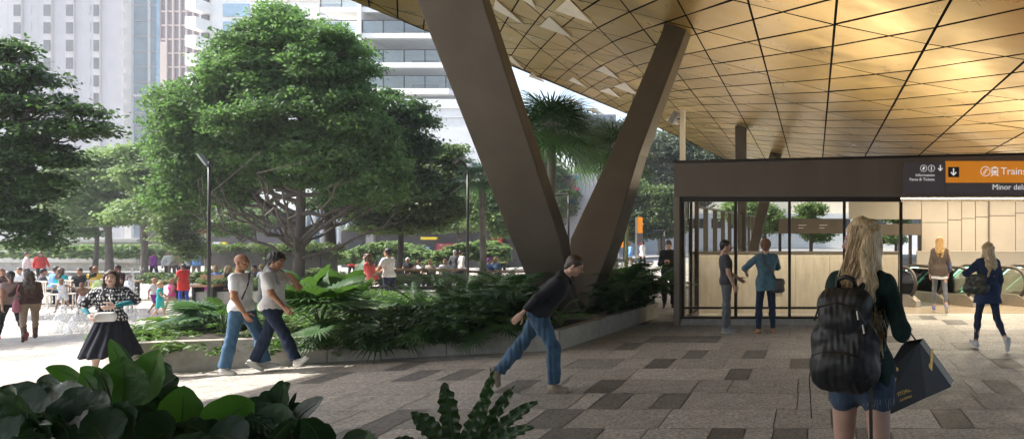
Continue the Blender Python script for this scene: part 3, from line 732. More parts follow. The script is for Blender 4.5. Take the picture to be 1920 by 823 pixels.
# ------------------------------------------------------------------ foliage machinery
def rot_frames(nrm, ang):
    nrm = nrm/np.linalg.norm(nrm, axis=1, keepdims=True)
    ref = np.tile([0., 0, 1], (len(nrm), 1)); ref[np.abs(nrm[:, 2]) > .95] = [1, 0, 0]
    u = np.cross(nrm, ref); u /= np.linalg.norm(u, axis=1, keepdims=True); v = np.cross(nrm, u)
    c, s = np.cos(ang)[:, None], np.sin(ang)[:, None]
    return u*c+v*s, -u*s+v*c
def leaf_quads(Pn, nrm, size, asp=.55, ang=None):
    n = len(Pn); u, v = rot_frames(nrm, rng.uniform(0, 6.28, n) if ang is None else ang); s = size[:, None]
    V = np.stack([Pn-u*s, Pn-v*s*asp+nrm*s*.12, Pn+u*s, Pn+v*s*asp+nrm*s*.12], 1).reshape(-1, 3)
    return V, np.arange(4*n).reshape(-1, 4)
def leaf_cloud(centres, rc, per, size, flat=.5, up=.7, spray=11):
    """clumps made of sprays (twig ends) of separate leaves; centres (n,3), rc radii"""
    n = len(centres); ns = max(3, int(per/spray)); k = np.repeat(np.arange(n), ns)
    d = rng.normal(size=(len(k), 3)); d /= np.linalg.norm(d, axis=1, keepdims=True)
    d[:, 2] = np.where(d[:, 2] < -.2, -d[:, 2]*.6, d[:, 2])
    r = rng.uniform(.15, 1.12, len(k))**.55
    tw = centres[k]+d*(r*rc[k])[:, None]*np.array([1, 1, flat])
    out = d*np.array([1, 1, .3]); out /= np.linalg.norm(out, axis=1, keepdims=True)
    tone = np.clip(.5+.30*rng.normal(size=n)[k]+.16*rng.normal(size=len(k)), 0, 1)
    j = np.repeat(np.arange(len(k)), spray); sg = size*1.9
    p = tw[j]+rng.normal(size=(len(j), 3))*np.array([1, 1, .42])*sg+out[j]*(rng.uniform(-1, 1.4, len(j))*sg)[:, None]
    nr = d[j]*.25+rng.normal(size=p.shape)*.42+np.array([0, 0, up]); nr /= np.linalg.norm(nr, axis=1, keepdims=True)
    V, F = leaf_quads(p, nr, rng.uniform(.65, 1.3, len(j))*size)
    return V, F, np.clip(tone[j]+rng.normal(size=len(j))*.13, 0, 1)
M_bark = mat('grey brown bark', (.10,.085,.07), .9, var=.3, scale=5, stretch=(3,3,.5), bump=.5)
M_bark2 = mat('dark bark', (.045,.038,.032), .9, var=.3, scale=5, stretch=(3,3,.5), bump=.5)
M_bark3 = mat('pale bark', (.22,.20,.17), .85, var=.25, scale=4, bump=.4)
LG = dict(mid=leaf_mat('mid green leaf', (.040,.092,.022), (.125,.225,.06), .55, .38, (.20,.38,.09), spec=.3),
          dark=leaf_mat('deep green leaf', (.018,.05,.014), (.055,.12,.032), .45, .35, (.11,.22,.05)),
          pale=leaf_mat('pale green leaf', (.085,.15,.045), (.19,.29,.095), .55, .42, (.3,.44,.14)),
          grey=leaf_mat('grey green leaf', (.06,.085,.05), (.14,.17,.11), .6, .3, (.15,.2,.1)),
          olive=leaf_mat('olive leaf', (.045,.085,.02), (.11,.17,.045), .5, .4, (.2,.3,.08)))
def tree(label, px, py_base, D, blobs, lm, per=260, size=.085, rc=(.45,.85), ncl=1.0, bark=None, tr=.16, fork=.35, flat=.5, group=None, ybias=0, base=None, nlimb=9, name='tree', up=.7, low=0):
    """blobs: (px, py, rx, ry) ellipses of the crown in photo pixels; depth radius follows rx"""
    x0 = XS(px, D); z0 = GZ(x0) if base is None else base; org = Vector((x0, D, z0))
    o = empty(name, org, label, 'tree', group); s = FPX/D; C, Rr = [], []
    cents = []
    for (bx, by, rx, ry) in blobs:
        c = np.array([XS(bx, D)-x0, 0, ZS(by, D)-z0]); R = np.array([rx/s, min(rx, ry*1.3)/s*.95, ry/s]); cents.append((c, R))
        n = max(4, int(ncl*14*(R[0]*R[2]+R[0]*R[1])**.85))
        d = rng.normal(size=(n, 3)); d /= np.linalg.norm(d, axis=1, keepdims=True); r = rng.uniform(.62, 1.05, n)
        rr = rng.uniform(rc[0], rc[1], n); sh = np.maximum(R-rr[:, None]*np.array([.8,.8,.5]), R*.35)
        C.append(c+d*r[:, None]*sh); Rr.append(rr)
    C = np.concatenate(C); Rr = np.concatenate(Rr)
    V, F, a = leaf_cloud(C, Rr*rng.uniform(.75, 1.35, len(Rr)), per, size, flat, up)
    np_mesh('crown', V, F, LG[lm], o, attrs={'rnd': ('FACE', a)})
    # trunk and limbs
    top = max(c[2] for c, R in cents); mb = MB(); hf = fork*top; m = bark or M_bark
    lean = rng.uniform(-.15, .15, 2)
    def at(t): return Vector((lean[0]*math.sin(t*3), lean[1]*math.sin(t*2.4), t*top))
    mb.tube([at(t)-Vector((0,0,.1*(t == 0))) for t in np.linspace(0, .92, 9)], [tr*(1.25 if t == 0 else 1)*(1-.8*t) for t in np.linspace(0, .92, 9)], 9)
    pick = rng.choice(len(C), min(len(C), nlimb*5), replace=False)
    main = pick[:nlimb]
    paths = []
    for q in main:
        e = Vector(C[q]); t0 = rng.uniform(fork, min(.75, fork+.35)); a0 = at(t0); mid = a0.lerp(e, .45)+Vector((0, 0, -.10*(e-a0).length))
        pts = []
        for t in np.linspace(0, 1, 7): pts.append(a0*(1-t)**2+mid*2*t*(1-t)+e*t*t+Vector(rng.normal(size=3)*.03*(e-a0).length*(0 < t < 1)))
        mb.tube(pts, [tr*.5*(1-.85*t) for t in np.linspace(0, 1, 7)], 6, False); paths.append(pts)
    for k in range(low):                             # bare lower limbs reaching out under the crown
        az = k*2.4+.4; e = Vector((math.cos(az)*rng.uniform(2.4, 4.0), math.sin(az)*rng.uniform(2.2, 3.4), rng.uniform(.33, .45)*top)); a0 = at(rng.uniform(.15, .27)); mid = a0.lerp(e, .5)+Vector((0, 0, -.06*(e-a0).length)); pts = []
        for t in np.linspace(0, 1, 9): pts.append(a0*(1-t)**2+mid*2*t*(1-t)+e*t*t+Vector(rng.normal(size=3)*.06*(0 < t < 1)))
        mb.tube(pts, [tr*.36*(1-.8*t) for t in np.linspace(0, 1, 9)], 6, False)
        for j in (3, 5, 6): mb.tube([pts[j], pts[j]+Vector(rng.normal(size=3)*.3)+Vector((math.cos(az)*.3, math.sin(az)*.3, .5)), pts[j]+Vector(rng.normal(size=3)*.5)+Vector((math.cos(az)*.6, math.sin(az)*.6, .7))], [tr*.16, tr*.11, tr*.05], 5, False)
    for q in pick[nlimb:]:
        e = Vector(C[q]); best = min((p for pp in paths for p in pp[1:5]), key=lambda p: (p-e).length)
        mid = best.lerp(e, .5)+Vector(rng.normal(size=3)*.1)
        mb.tube([best, mid, e], [tr*.16, tr*.1, tr*.03], 5, False)
    mb.build('trunk', m, o, smooth=True)
    return o
T_ = tree('large rounded bright green tree filling the middle of the square', 558, 520, 26,
     [(548,62,85,58),(470,130,105,75),(612,118,100,78),(400,222,98,85),(535,215,130,100),(650,228,88,85),(385,300,82,60),(480,300,120,64),(600,306,110,70),(400,352,80,34),(675,315,68,66),(345,200,40,38),(345,370,60,50),(410,372,60,26),(670,372,70,30),(330,280,40,50),(720,330,50,70)], 'mid', per=620, size=.075, rc=(.38,.80), ncl=.62, tr=.20, fork=.24, nlimb=14, flat=.8, up=.35, low=16)
tree('dark trunked spreading tree just right of the large green tree', 622, 520, 30, [(735,215,66,55),(705,300,92,70),(770,265,60,60),(660,350,85,50),(640,390,70,25),(760,350,65,45)], 'dark', per=480, size=.08, rc=(.4,.85), ncl=.55, up=.4, tr=.28, fork=.42, bark=M_bark2, nlimb=12)
tree('small spreading tree with thin dark trunk behind the timber bench', 747, 520, 33.5, [(745,372,112,42),(820,345,60,50),(700,400,70,35),(800,395,80,36),(835,300,38,38),(750,430,90,18)], 'olive', per=330, size=.085, rc=(.4,.75), tr=.16, fork=.38, bark=M_bark2, nlimb=14, flat=.42)
tree('dark layered tree leaning in from the left edge', -95, 560, 17.5, [(0,100,55,38),(45,150,70,32),(-40,200,110,60),(60,200,78,26),(150,214,42,20),(95,250,100,26),(175,246,28,18),(20,290,120,40),(90,305,70,24),(30,350,110,44),(-10,400,90,50),(55,420,52,30),(72,460,38,26),(-60,320,100,80)], 'dark', per=210, size=.062, rc=(.25,.6), ncl=.95, tr=.2, fork=.4, flat=.45, nlimb=18, base=-.6)
tree('tall shade tree added outside the left edge of the view, nearest the square', -860, 560, 15.5, [(-860,-100,330,120),(-900,60,280,100)], 'mid', per=150, size=.1, rc=(.4,.8), ncl=.35, tr=.2, fork=.5, base=-.6)  # this and the next tree are out of view, added to dapple the plaza
tree('second shade tree added outside the left edge of the view, farther back', -270, 540, 22, [(-330,10,200,90),(-300,100,160,70)], 'mid', per=150, size=.1, rc=(.4,.8), ncl=.35, tr=.2, fork=.5, base=-.6)
tree('pale layered tree left of centre before the concrete wall', 206, 500, 38, [(205,300,70,22),(150,322,60,26),(200,335,90,34),(245,340,50,30),(160,372,80,30),(215,395,90,30),(175,415,70,16)], 'pale', per=300, size=.10, rc=(.45,.85), ncl=.8, tr=.2, fork=.36, flat=.3, group=None)
tree('pale slender tree standing closest to the far left of the concrete wall', 176, 500, 39.5, [(120,350,50,30),(140,395,66,30),(110,420,50,20),(160,440,40,10)], 'pale', per=260, size=.10, rc=(.45,.8), ncl=.8, tr=.14, fork=.5, flat=.3)
tree('pale green tree between the concrete wall and the dark shopfront', 271, 500, 36, [(262,290,40,22),(290,330,62,40),(320,375,60,40),(270,400,62,30),(340,420,50,24)], 'pale', per=280, size=.10, rc=(.45,.85), ncl=.8, tr=.17, fork=.45, flat=.32)
tree('shaggy olive tree hanging low in front of the left shopfront', 350, 515, 31, [(345,400,50,30),(330,440,36,28),(355,470,24,28),(410,420,40,18)], 'olive', per=260, size=.075, rc=(.3,.55), ncl=.9, tr=.09, fork=.5, flat=.6)
tree('yellow green small tree behind the ivy wall', 452, 500, 40, [(450,400,60,30),(440,432,50,22),(500,410,40,26)], 'pale', per=220, size=.10, rc=(.45,.8), ncl=.7, tr=.12, fork=.4, flat=.4)
tree('hazy pale tree behind the food court lamp post', 862, 500, 44, [(862,385,55,40),(840,420,50,24),(900,410,50,30)], 'pale', per=240, size=.11, rc=(.5,.9), ncl=.7, tr=.13, fork=.5, flat=.4)
tree('hazy pale tree right beside the left leg of the V column', 925, 500, 42, [(925,370,45,50),(905,410,50,34),(950,420,40,34)], 'pale', per=240, size=.11, rc=(.5,.9), ncl=.7, tr=.18, fork=.5, flat=.4)
tree('grey misty tree high behind the canopy edge', 850, 500, 60, [(835,250,44,42),(860,300,50,50),(880,350,40,40)], 'grey', per=130, size=.12, rc=(.6,1.1), ncl=.8, tr=.2, fork=.4, flat=.6)
tree('bright fluffy shrub like tree between the two column legs', 1100, 520, 52, [(1098,350,34,40),(1085,395,38,42),(1110,420,34,30),(1080,440,30,24)], 'pale', per=300, size=.11, rc=(.45,.8), ncl=.9, tr=.1, fork=.4, flat=.6)
tree('bright leafy tree just right of the right column leg', 1172, 520, 56, [(1172,370,40,40),(1180,420,40,40),(1150,400,32,40)], 'pale', per=300, size=.12, rc=(.5,.9), tr=.14, fork=.4, flat=.6)
tree('round leafy tree next to the dark frame of the kiosk', 1240, 520, 56, [(1236,372,36,26),(1235,410,46,46),(1262,400,36,50)], 'olive', per=320, size=.12, rc=(.5,.9), ncl=.9, tr=.11, fork=.35, flat=.6)
tree('loose mid green tree behind the palm trunk between the column legs', 1020, 520, 50, [(1010,330,50,46),(1040,380,50,40),(1000,420,50,36)], 'olive', per=260, size=.11, rc=(.5,.9), tr=.16, fork=.4, flat=.7)
tree('hazy leafy tree high behind the two palm crowns', 1110, 520, 66, [(1060,250,60,50),(1120,270,60,50),(1010,260,50,40),(1170,270,50,40)], 'grey', per=200, size=.14, rc=(.7,1.2), tr=.3, fork=.4, flat=.7)
tree('tall grey green tree backdrop above the kiosk corner', 1240, 520, 62, [(1245,290,62,44),(1330,300,70,36),(1200,330,50,40),(1290,350,80,50),(1150,310,40,50)], 'grey', per=240, size=.13, rc=(.7,1.2), ncl=1, tr=.3, fork=.4, flat=.6)
tree('green tree seen through the second kiosk pane from the left', 1432, 520, 56, [(1425,405,36,22),(1440,420,30,26),(1395,400,40,30)], 'pale', per=280, size=.13, rc=(.6,.9), tr=.14, fork=.35, flat=.6)
tree('small bright tree seen above the middle portal', 1520, 520, 55.5, [(1518,396,26,16),(1510,420,30,16),(1535,440,30,20)], 'pale', per=260, size=.11, rc=(.4,.7), tr=.14, fork=.35, flat=.6)
tree('small bright tree seen left of the door post in the last pane', 1680, 520, 55.5, [(1676,404,24,14),(1684,415,20,16),(1672,450,24,14)], 'pale', per=260, size=.11, rc=(.4,.7), tr=.14, fork=.35, flat=.6)

# ------------------------------------------------------------------ single-plant builders (leaves as real curved blades)
class LB:
    def __init__(s): s.V = []; s.F = []; s.A = []; s.n = 0
    def add(s, V, F, a):
        V = np.asarray(V, float); s.V.append(V); F = np.asarray(F); s.F.append(F+s.n); s.n += len(V); s.A.append(np.full(len(F), a)); return s
    def build(s, name, m, parent, loc=None, smooth=True):
        V = np.concatenate(s.V); return np_mesh(name, V, np.concatenate(s.F), m, parent, loc, smooth, {'rnd': ('FACE', np.concatenate(s.A))})
def grid_faces(nu, nv):
    i = np.arange(nu-1)[:, None]*nv+np.arange(nv-1)[None, :]; i = i.ravel(); return np.stack([i, i+1, i+nv+1, i+nv], 1)
def spine(p0, az, el0, el1, L, n=10, twist=0.0):
    """curve starting at p0, azimuth az, elevation bending from el0 to el1; returns points, tangents, side vectors"""
    pts = [np.array(p0, float)]; T = []; S = []
    for k in range(n):
        t = k/(n-1); e = el0+(el1-el0)*t**1.2; a = az+twist*t
        d = np.array([math.cos(a)*math.cos(e), math.sin(a)*math.cos(e), math.sin(e)]); T.append(d)
        S.append(np.array([-math.sin(a), math.cos(a), 0])); pts.append(pts[-1]+d*L/(n-1))
    return np.array(pts[:n]), np.array(T), np.array(S)
def blade(lb, p0, az, el0, el1, L, W, prof='oval', n=14, m=7, fold=.18, wave=0.0, wf=5, roll=0.0, lobes=0, a=None, twist=0.0, crink=0.0):
    pts, T, S = spine(p0, az, el0, el1, L, n, twist); N = np.cross(T, S)*-1
    t = np.linspace(0, 1, n); v = np.linspace(-1, 1, m)
    if prof == 'oval': wdt = np.sin(np.pi*np.clip(t, 0, 1)**.85)**.75
    elif prof == 'lance': wdt = np.sin(np.pi*t**.7)**.9
    elif prof == 'strap': wdt = np.minimum(1, t*4+.25)*np.minimum(1, (1-t)*3.5)**.6
    elif prof == 'heart': wdt = np.clip(np.sin(np.pi*(t*.93+.07)**.55), 0, 1)**.8
    else: wdt = np.sin(np.pi*t)
    cr, sr = math.cos(roll), math.sin(roll); Sr = S*cr+N*sr; Nr = N*cr-S*sr
    ph = rng.uniform(0, 6.28); V = []
    for i in range(n):
        w_ = W*wdt[i]
        if lobes: w_ *= .55+.45*abs(math.sin(math.pi*lobes*t[i]))
        for x in v:
            z = fold*W*abs(x)*wdt[i] + wave*math.sin(t[i]*wf*6.28+ph+(1.6 if x > 0 else 0))*x*x
            if crink: z += crink*(math.sin(31*t[i]+9*x*x+ph)+math.sin(17*x+23*t[i]+ph))*.5
            V.append(pts[i]+Sr[i]*x*w_+Nr[i]*z)
    lb.add(V, grid_faces(n, m), rng.random() if a is None else a)
def stalk(mb, p0, az, el0, el1, L, r): 
    pts, T, S = spine(p0, az, el0, el1, L, 6); mb.tube([Vector(p) for p in pts], [r*(1-.5*k/5) for k in range(6)], 6); return pts[-1], T[-1]
def frond(lb, p0, az, el0, el1, L, W, nl=22, lw=.012, droop=.25, a=None, vee=.5, tip=.35):
    """pinnate frond: two rows of narrow leaflets"""
    pts, T, S = spine(p0, az, el0, el1, L, 14); a = rng.random() if a is None else a
    N = -np.cross(T, S); idx = np.linspace(.08, .99, nl)*13
    V = []; F = []; k = 0
    for q in idx:
        i = int(q); f = q-i; j = min(i+1, 13); p = pts[i]*(1-f)+pts[j]*f; t, s_, n_ = T[i], S[i], N[i]; tt = q/13
        ln = W*math.sin(math.pi*min(1, tt*.8+.16))**.8
        for sg in (-1, 1):
            d = s_*sg*.85+t*(.45+tip*tt)+n_*vee*.5; d /= np.linalg.norm(d); d = d+rng.normal(size=3)*.05; e = p+d*ln-np.array([0,0,droop*ln]); md = p+d*ln*.5
            wv = t*lw*(1.2-tt*.4); V += [p-wv*.5, p+wv*.5, md+wv, md-wv, e]
            F += [(k, k+1, k+2, k+3), (k+3, k+2, k+4, k+4)]; k += 5
    V = np.array(V); F = np.array(F)
    F3 = F.copy(); lb.add(V, F3, a)
    lb.add(np.stack([pts-S*.006, pts+S*.006], 1).reshape(-1, 3), grid_faces(14, 2), a)
def fan(lb, p0, az, el, R, nseg=26, span=300, lw=None, fold=.12, a=None, droop=.12, split=.45, wk=1.04):
    """palmate leaf: segments joined near the hub, free pointed tips"""
    a = rng.random() if a is None else a; d = np.array([math.cos(az)*math.cos(el), math.sin(az)*math.cos(el), math.sin(el)]); s_ = np.array([-math.sin(az), math.cos(az), 0]); n_ = np.cross(d, s_)
    if n_[2] < 0: n_ = -n_
    V = []; F = []; k = 0; hw = math.radians(span/nseg)/2
    for q in range(nseg):
        th = math.radians(-span/2+span*(q+.5)/nseg); L = R*(1-.18*abs(th)/3.14)*rng.uniform(.92, 1.05)
        c = d*math.cos(th)+s_*math.sin(th); l = -d*math.sin(th)+s_*math.cos(th); rs = L*split; wv = rs*math.tan(hw)*wk
        up = n_*fold*wv*4
        p1 = p0+c*rs; p2 = p0+c*L*.75-np.array([0,0,droop*R*.35]); p3 = p0+c*L-np.array([0,0,droop*R])
        V += [p0, p1-l*wv, p1+up*.5, p1+l*wv, p2-l*wv*.55, p2+up*.3, p2+l*wv*.55, p3]
        F += [(k,k+1,k+2,k+2),(k,k+2,k+3,k+3),(k+1,k+4,k+5,k+2),(k+2,k+5,k+6,k+3),(k+4,k+7,k+5,k+5),(k+5,k+7,k+6,k+6)]; k += 8
    lb.add(np.array(V), np.array(F), a)
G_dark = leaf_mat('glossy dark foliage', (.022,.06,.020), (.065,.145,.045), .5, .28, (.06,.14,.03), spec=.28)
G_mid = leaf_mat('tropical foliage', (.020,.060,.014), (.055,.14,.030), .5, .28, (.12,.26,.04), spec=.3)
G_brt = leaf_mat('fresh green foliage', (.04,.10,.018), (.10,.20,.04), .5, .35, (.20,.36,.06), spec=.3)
G_palm = leaf_mat('palm foliage', (.035,.10,.045), (.13,.25,.11), .4, .35, (.1,.22,.06))
M_stem = mat('green stem', (.06,.11,.03), .5, var=.2)
def rosette_heads(name, loc, label, cat, parts, group=None): 
    o = empty(name, loc, label, cat, group); return o
def fan_palm_plant(px, py, D, r, n, label, h=.25, m=None, z=.34, group=None, tilt=(.1,1.0)):
    loc = Vector((XS(px, D), D, z)); o = empty('fan_palm', loc, label, 'plant', group); lb = LB(); st = MB()
    for k in range(n):
        az = k*2.4+rng.uniform(-.3,.3); e = rng.uniform(*tilt); p, t = stalk(st, (0,0,0), az, min(1.5, e+.5), e, h*rng.uniform(.8,1.5)+r*.45, .010)
        fan(lb, p, az, e-.35, r*rng.uniform(.8,1.1))
    lb.build('foliage', m or G_mid, o, smooth=False); st.build('stem', M_stem, o, smooth=True); return o
def cycad(px, D, L, n, label, z=.34, m=None, el=(.5,1.35), W=None, group=None, name='cycad', nl=26, lw=.012):
    loc = Vector((XS(px, D), D, z)); o = empty(name, loc, label, 'plant', group); lb = LB()
    for k in range(n):
        e = rng.uniform(*el); frond(lb, (0,0,0), k*2.4+rng.uniform(-.2,.2), e, e-rng.uniform(.7,1.3), L*rng.uniform(.8,1.15), W or L*.18, nl=nl, lw=lw)
    lb.build('foliage', m or G_dark, o, smooth=False); MB().tube([(0,0,-.05),(0,0,.1),(0,0,.2)], [.07,.08,.03], 8).build('stem', M_bark2, o); return o
def paddle(px, D, n, L, W, label, z=.34, m=None, group=None, name='paddle_leaf_plant', el=(.9,1.4), sh=.4, crink=0.0):
    loc = Vector((XS(px, D), D, z)); o = empty(name, loc, label, 'plant', group); lb = LB(); st = MB()
    for k in range(n):
        az = k*2.4+rng.uniform(-.3,.3); e = rng.uniform(*el); p, t = stalk(st, (0,0,0), az, e+.1, e, sh*rng.uniform(.6,1.2), .014)
        blade(lb, p, az, e, e-rng.uniform(.4,1.0), L*rng.uniform(.75,1.1), W*rng.uniform(.8,1.1), 'oval', wave=.012, roll=rng.uniform(-.5,.5), crink=crink)
    lb.build('foliage', m or G_mid, o); st.build('stem', M_stem, o, smooth=True); return o
def split_leaf(px, D, n, L, label, z=.34, m=None, group=None, el=(.3,1.1), name='philodendron'):
    """lobed, deeply cut leaves (philodendron)"""
    loc = Vector((XS(px, D), D, z)); o = empty(name, loc, label, 'plant', group); lb = LB(); st = MB()
    for k in range(n):
        az = k*2.4+rng.uniform(-.3,.3); e = rng.uniform(*el); p, t = stalk(st, (0,0,0), az, e+.4, e, L*rng.uniform(.6,1.3), .010)
        frond(lb, p, az, e-.3, e-1.0, L*rng.uniform(.7,1.1), L*.38, nl=8, lw=.035*L/.5, droop=.12, vee=.2, tip=.2)
    lb.build('foliage', m or G_dark, o, smooth=False); st.build('stem', M_stem, o, smooth=True); return o

# ground cover in the long planter: uncountable small leaves, one object
def inpoly(x, y, P_):
    c = False; j = len(P_)-1
    for i in range(len(P_)):
        if ((P_[i][1] > y) != (P_[j][1] > y)) and (x < (P_[j][0]-P_[i][0])*(y-P_[i][1])/(P_[j][1]-P_[i][1])+P_[i][0]): c = not c
        j = i
    return c
def cover(name, poly, n, hfun, m, label, size=(.05,.10), spill=0.12, per=16, fr=0.0):
    xs_ = [p[0] for p in poly]; ys_ = [p[1] for p in poly]; pts = []
    cx_ = sum(xs_)/len(xs_); cy_ = sum(ys_)/len(ys_); big = [((p[0]-cx_)*(1+spill/6)+cx_, (p[1]-cy_)*(1+spill/2.2)+cy_) for p in poly]
    while len(pts) < n:
        x, y = r2.uniform(min(xs_)-.3, max(xs_)+.3), r2.uniform(min(ys_)-.3, max(ys_)+.3)
        if inpoly(x, y, big): pts.append((x, y, hfun(x, y)*r2.uniform(.35, 1.1)))
    C = np.array(pts); k = np.repeat(np.arange(n), per)
    az = rng.uniform(0, 6.28, len(k)); el = rng.uniform(-.2, .9, len(k)); d = np.stack([np.cos(az)*np.cos(el), np.sin(az)*np.cos(el), np.sin(el)], 1)
    rr = rng.uniform(.04, .16, len(k)); p = C[k]+d*rr[:, None]
    nr = d*.3+np.array([0, 0, 1])+rng.normal(size=d.shape)*.35; nr /= np.linalg.norm(nr, axis=1, keepdims=True)
    V, F = leaf_quads(p, nr, rng.uniform(size[0], size[1], len(k)), .38)
    a = np.clip(rng.random(n)[k]*.6+rng.random(len(k))*.4, 0, 1)
    lb = LB()
    for q in rng.choice(n, int(n*fr), replace=False):
        x, y, z = C[q]; e = rng.uniform(.1, 1.0); frond(lb, (x, y, z-.05), rng.uniform(0, 6.28), e, e-1.1, rng.uniform(.25, .45), rng.uniform(.09, .16), nl=9, lw=.018, droop=.2, vee=.2)
    if lb.V:
        V2 = np.concatenate(lb.V); F2 = np.concatenate(lb.F)+len(V); V = np.concatenate([V, V2]); F = np.concatenate([F, F2]); a = np.concatenate([a]+lb.A)
    return tag(np_mesh(name, V, F, m, attrs={'rnd': ('FACE', a)}), label, 'ground cover', kind='stuff')
def hp(x, y):                                        # mound height over the planter
    f = min(1.0, max(0, (y-11.2-.12*(x+10.6))/1.2)); b_ = .34+.36*max(0, min(1, (x+8.5)/2.5))*f
    return b_+.05*math.sin(x*2.1)+.06*math.sin(y*1.7+x)
P1a = [(-10.6,11.25),(-7.83,12.0),(-7.2,12.2),(-7.0,19),(-11.6,19.8),(-13.2,18),(-13,15.2),(-11.8,12.4)]
P1b = [(-7.4,12.1),(-5.6,12.42),(-5.3,13.6),(-5.3,20),(-7.2,20.8)]
P1c = [(-4.6,14.9),(-4.12,15.2),(-3.75,17.2),(-4.5,18.6),(-5.1,20.4),(-5.9,20.6),(-5.4,15.5)]
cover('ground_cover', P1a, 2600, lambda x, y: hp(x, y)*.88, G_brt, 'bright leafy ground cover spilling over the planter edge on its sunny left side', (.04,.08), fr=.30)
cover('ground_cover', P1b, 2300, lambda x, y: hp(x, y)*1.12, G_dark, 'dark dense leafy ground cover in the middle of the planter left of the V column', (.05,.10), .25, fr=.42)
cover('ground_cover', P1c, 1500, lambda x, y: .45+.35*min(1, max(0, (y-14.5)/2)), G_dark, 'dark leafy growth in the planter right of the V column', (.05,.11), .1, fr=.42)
cover('ground_cover', PL2, 1700, lambda x, y: .06-.02+.25, LG['olive'], 'clipped green shrubs filling the low bed in front of the bench', (.04,.08), .05)
cover('ground_cover', [(-46,41),(-29,41),(-29,44.5),(-46,44.5)], 1700, lambda x, y: .9, LG['pale'], 'pale green hedge mass in front of the concrete wall', (.09,.18), .05)
cover('ground_cover', [(-26,36.5),(-15.6,36.5),(-15.6,38.5),(-26,38.5)], 1500, lambda x, y: .95+.25*math.sin(x*1.4), LG['pale'], 'pale ferny hedge behind the people at the long bench', (.09,.18), .05)
cover('ground_cover', [(-25,27.4),(-17.6,27.4),(-17.6,29.0),(-25,29.0)], 900, lambda x, y: .2+.2*math.sin(x*1.9), LG['olive'], 'low green planting at the foot of the ivy wall', (.06,.12), .05)
# ivy along the wall top (a part of that wall)
n = 230; C = np.stack([iv.X(632)*rng.uniform(0, 1, n)**.6, rng.uniform(-.12, .3, n), iv.Z(463)-np.abs(rng.normal(0, .16, n))*(1+.8*np.sin(rng.uniform(0, 6, n)))], 1)
V, F, a = leaf_cloud(C, np.full(n, .12), 14, .05, 1.0, .2); np_mesh('ivy', V, F, LG['olive'], iv.o, attrs={'rnd': ('FACE', a)})

# named plants of the long planter
fan_palm_plant(385, 560, 13.2, .58, 12, 'dark fan palm at the left of the planter beside the bald man', h=.10, m=G_palm)
fan_palm_plant(600, 580, 13.0, .78, 15, 'broad bright fan palm right of the curly haired man', h=.30, m=G_mid)
fan_palm_plant(628, 620, 12.15, .50, 9, 'small dark fan palm hanging over the planter wall beside the curly haired man', h=.1, m=G_dark, tilt=(-.5,.3))
fan_palm_plant(720, 610, 12.3, .50, 10, 'low fan palm drooping over the wall in the middle of the planter', h=.1, m=G_dark, tilt=(-.4,.4))
fan_palm_plant(800, 620, 12.35, .46, 9, 'low fan palm drooping over the wall left of the walking man', h=.1, m=G_mid, tilt=(-.5,.3))
fan_palm_plant(980, 590, 12.9, .36, 7, 'small yellow green fan palm behind the walking man in black', h=.2, m=G_brt, tilt=(-.2,.6))
fan_palm_plant(920, 620, 12.55, .42, 9, 'small dark fan palm at the wall edge left of the V column foot', h=.1, m=G_dark, tilt=(-.5,.3))
cycad(850, 14.6, 1.25, 24, 'large dark cycad in the middle of the planter', W=.2)
cycad(905, 15.6, 1.35, 24, 'dark cycad behind, close to the left leg of the V column', W=.2)
cycad(790, 15.0, 1.1, 18, 'smaller cycad at the left of the large one', W=.17)
cycad(1150, 16.4, 1.0, 20, 'big dark cycad right of the V column foot', m=G_dark, W=.2, z=.6)
cycad(1185, 16.7, 1.0, 18, 'cycad in the planter corner beside the man with the phone', m=G_mid, W=.2, z=.7)
cycad(1228, 17.3, .95, 20, 'bushy cycad at the far right tip of the planter near the phone man', m=G_dark, W=.2, z=.6)
split_leaf(1225, 16.9, 16, .5, 'split leaf philodendron hanging over the right planter tip', z=.45)
cycad(1125, 17.8, 1.0, 18, 'tall cycad just behind the right leg of the V column', m=G_dark, W=.2, z=.7)
split_leaf(1175, 15.4, 22, .55, 'glossy split leaf philodendron right of the V column foot', z=.55)
split_leaf(1130, 15.2, 16, .45, 'small split leaf philodendron low beside the column foot', z=.42)
split_leaf(1205, 16.3, 16, .5, 'split leaf philodendron at the right end of the planter', z=.5)
split_leaf(960, 13.6, 22, .55, 'dark split leaf philodendron behind the back of the walking man', z=.5)
split_leaf(880, 13.2, 18, .45, 'dark split leaf philodendron hanging near the middle of the planter wall', z=.45)
split_leaf(1050, 13.1, 12, .35, 'little philodendron at the planter corner right of the walking man', z=.36)
split_leaf(420, 12.2, 14, .4, 'feathery philodendron on the planter wall behind the bald man', z=.36, m=G_mid)
paddle(560, 15.2, 8, .75, .19, 'tall upright paddle leaf plant behind the curly haired man', sh=.45)
paddle(650, 15.6, 7, .75, .20, 'paddle leaf plant left of the cyclists', sh=.4)
paddle(375, 13.4, 9, .65, .09, 'arching long leaved plant at the left end of the planter', el=(.1,.6), m=G_dark, name='arching_plant', sh=.08)
paddle(335, 13.6, 8, .6, .07, 'pale striped arching plant at the far left end of the planter', el=(.1,.55), m=G_brt, name='arching_plant', sh=.06)
cycad(395, 27.5, .8, 12, 'fresh green fern behind the playing children', m=G_mid, z=-.4, name='fern')
cycad(640, 24, .8, 12, 'fern clump in front of the ivy wall', m=G_mid, z=-.3, name='fern')
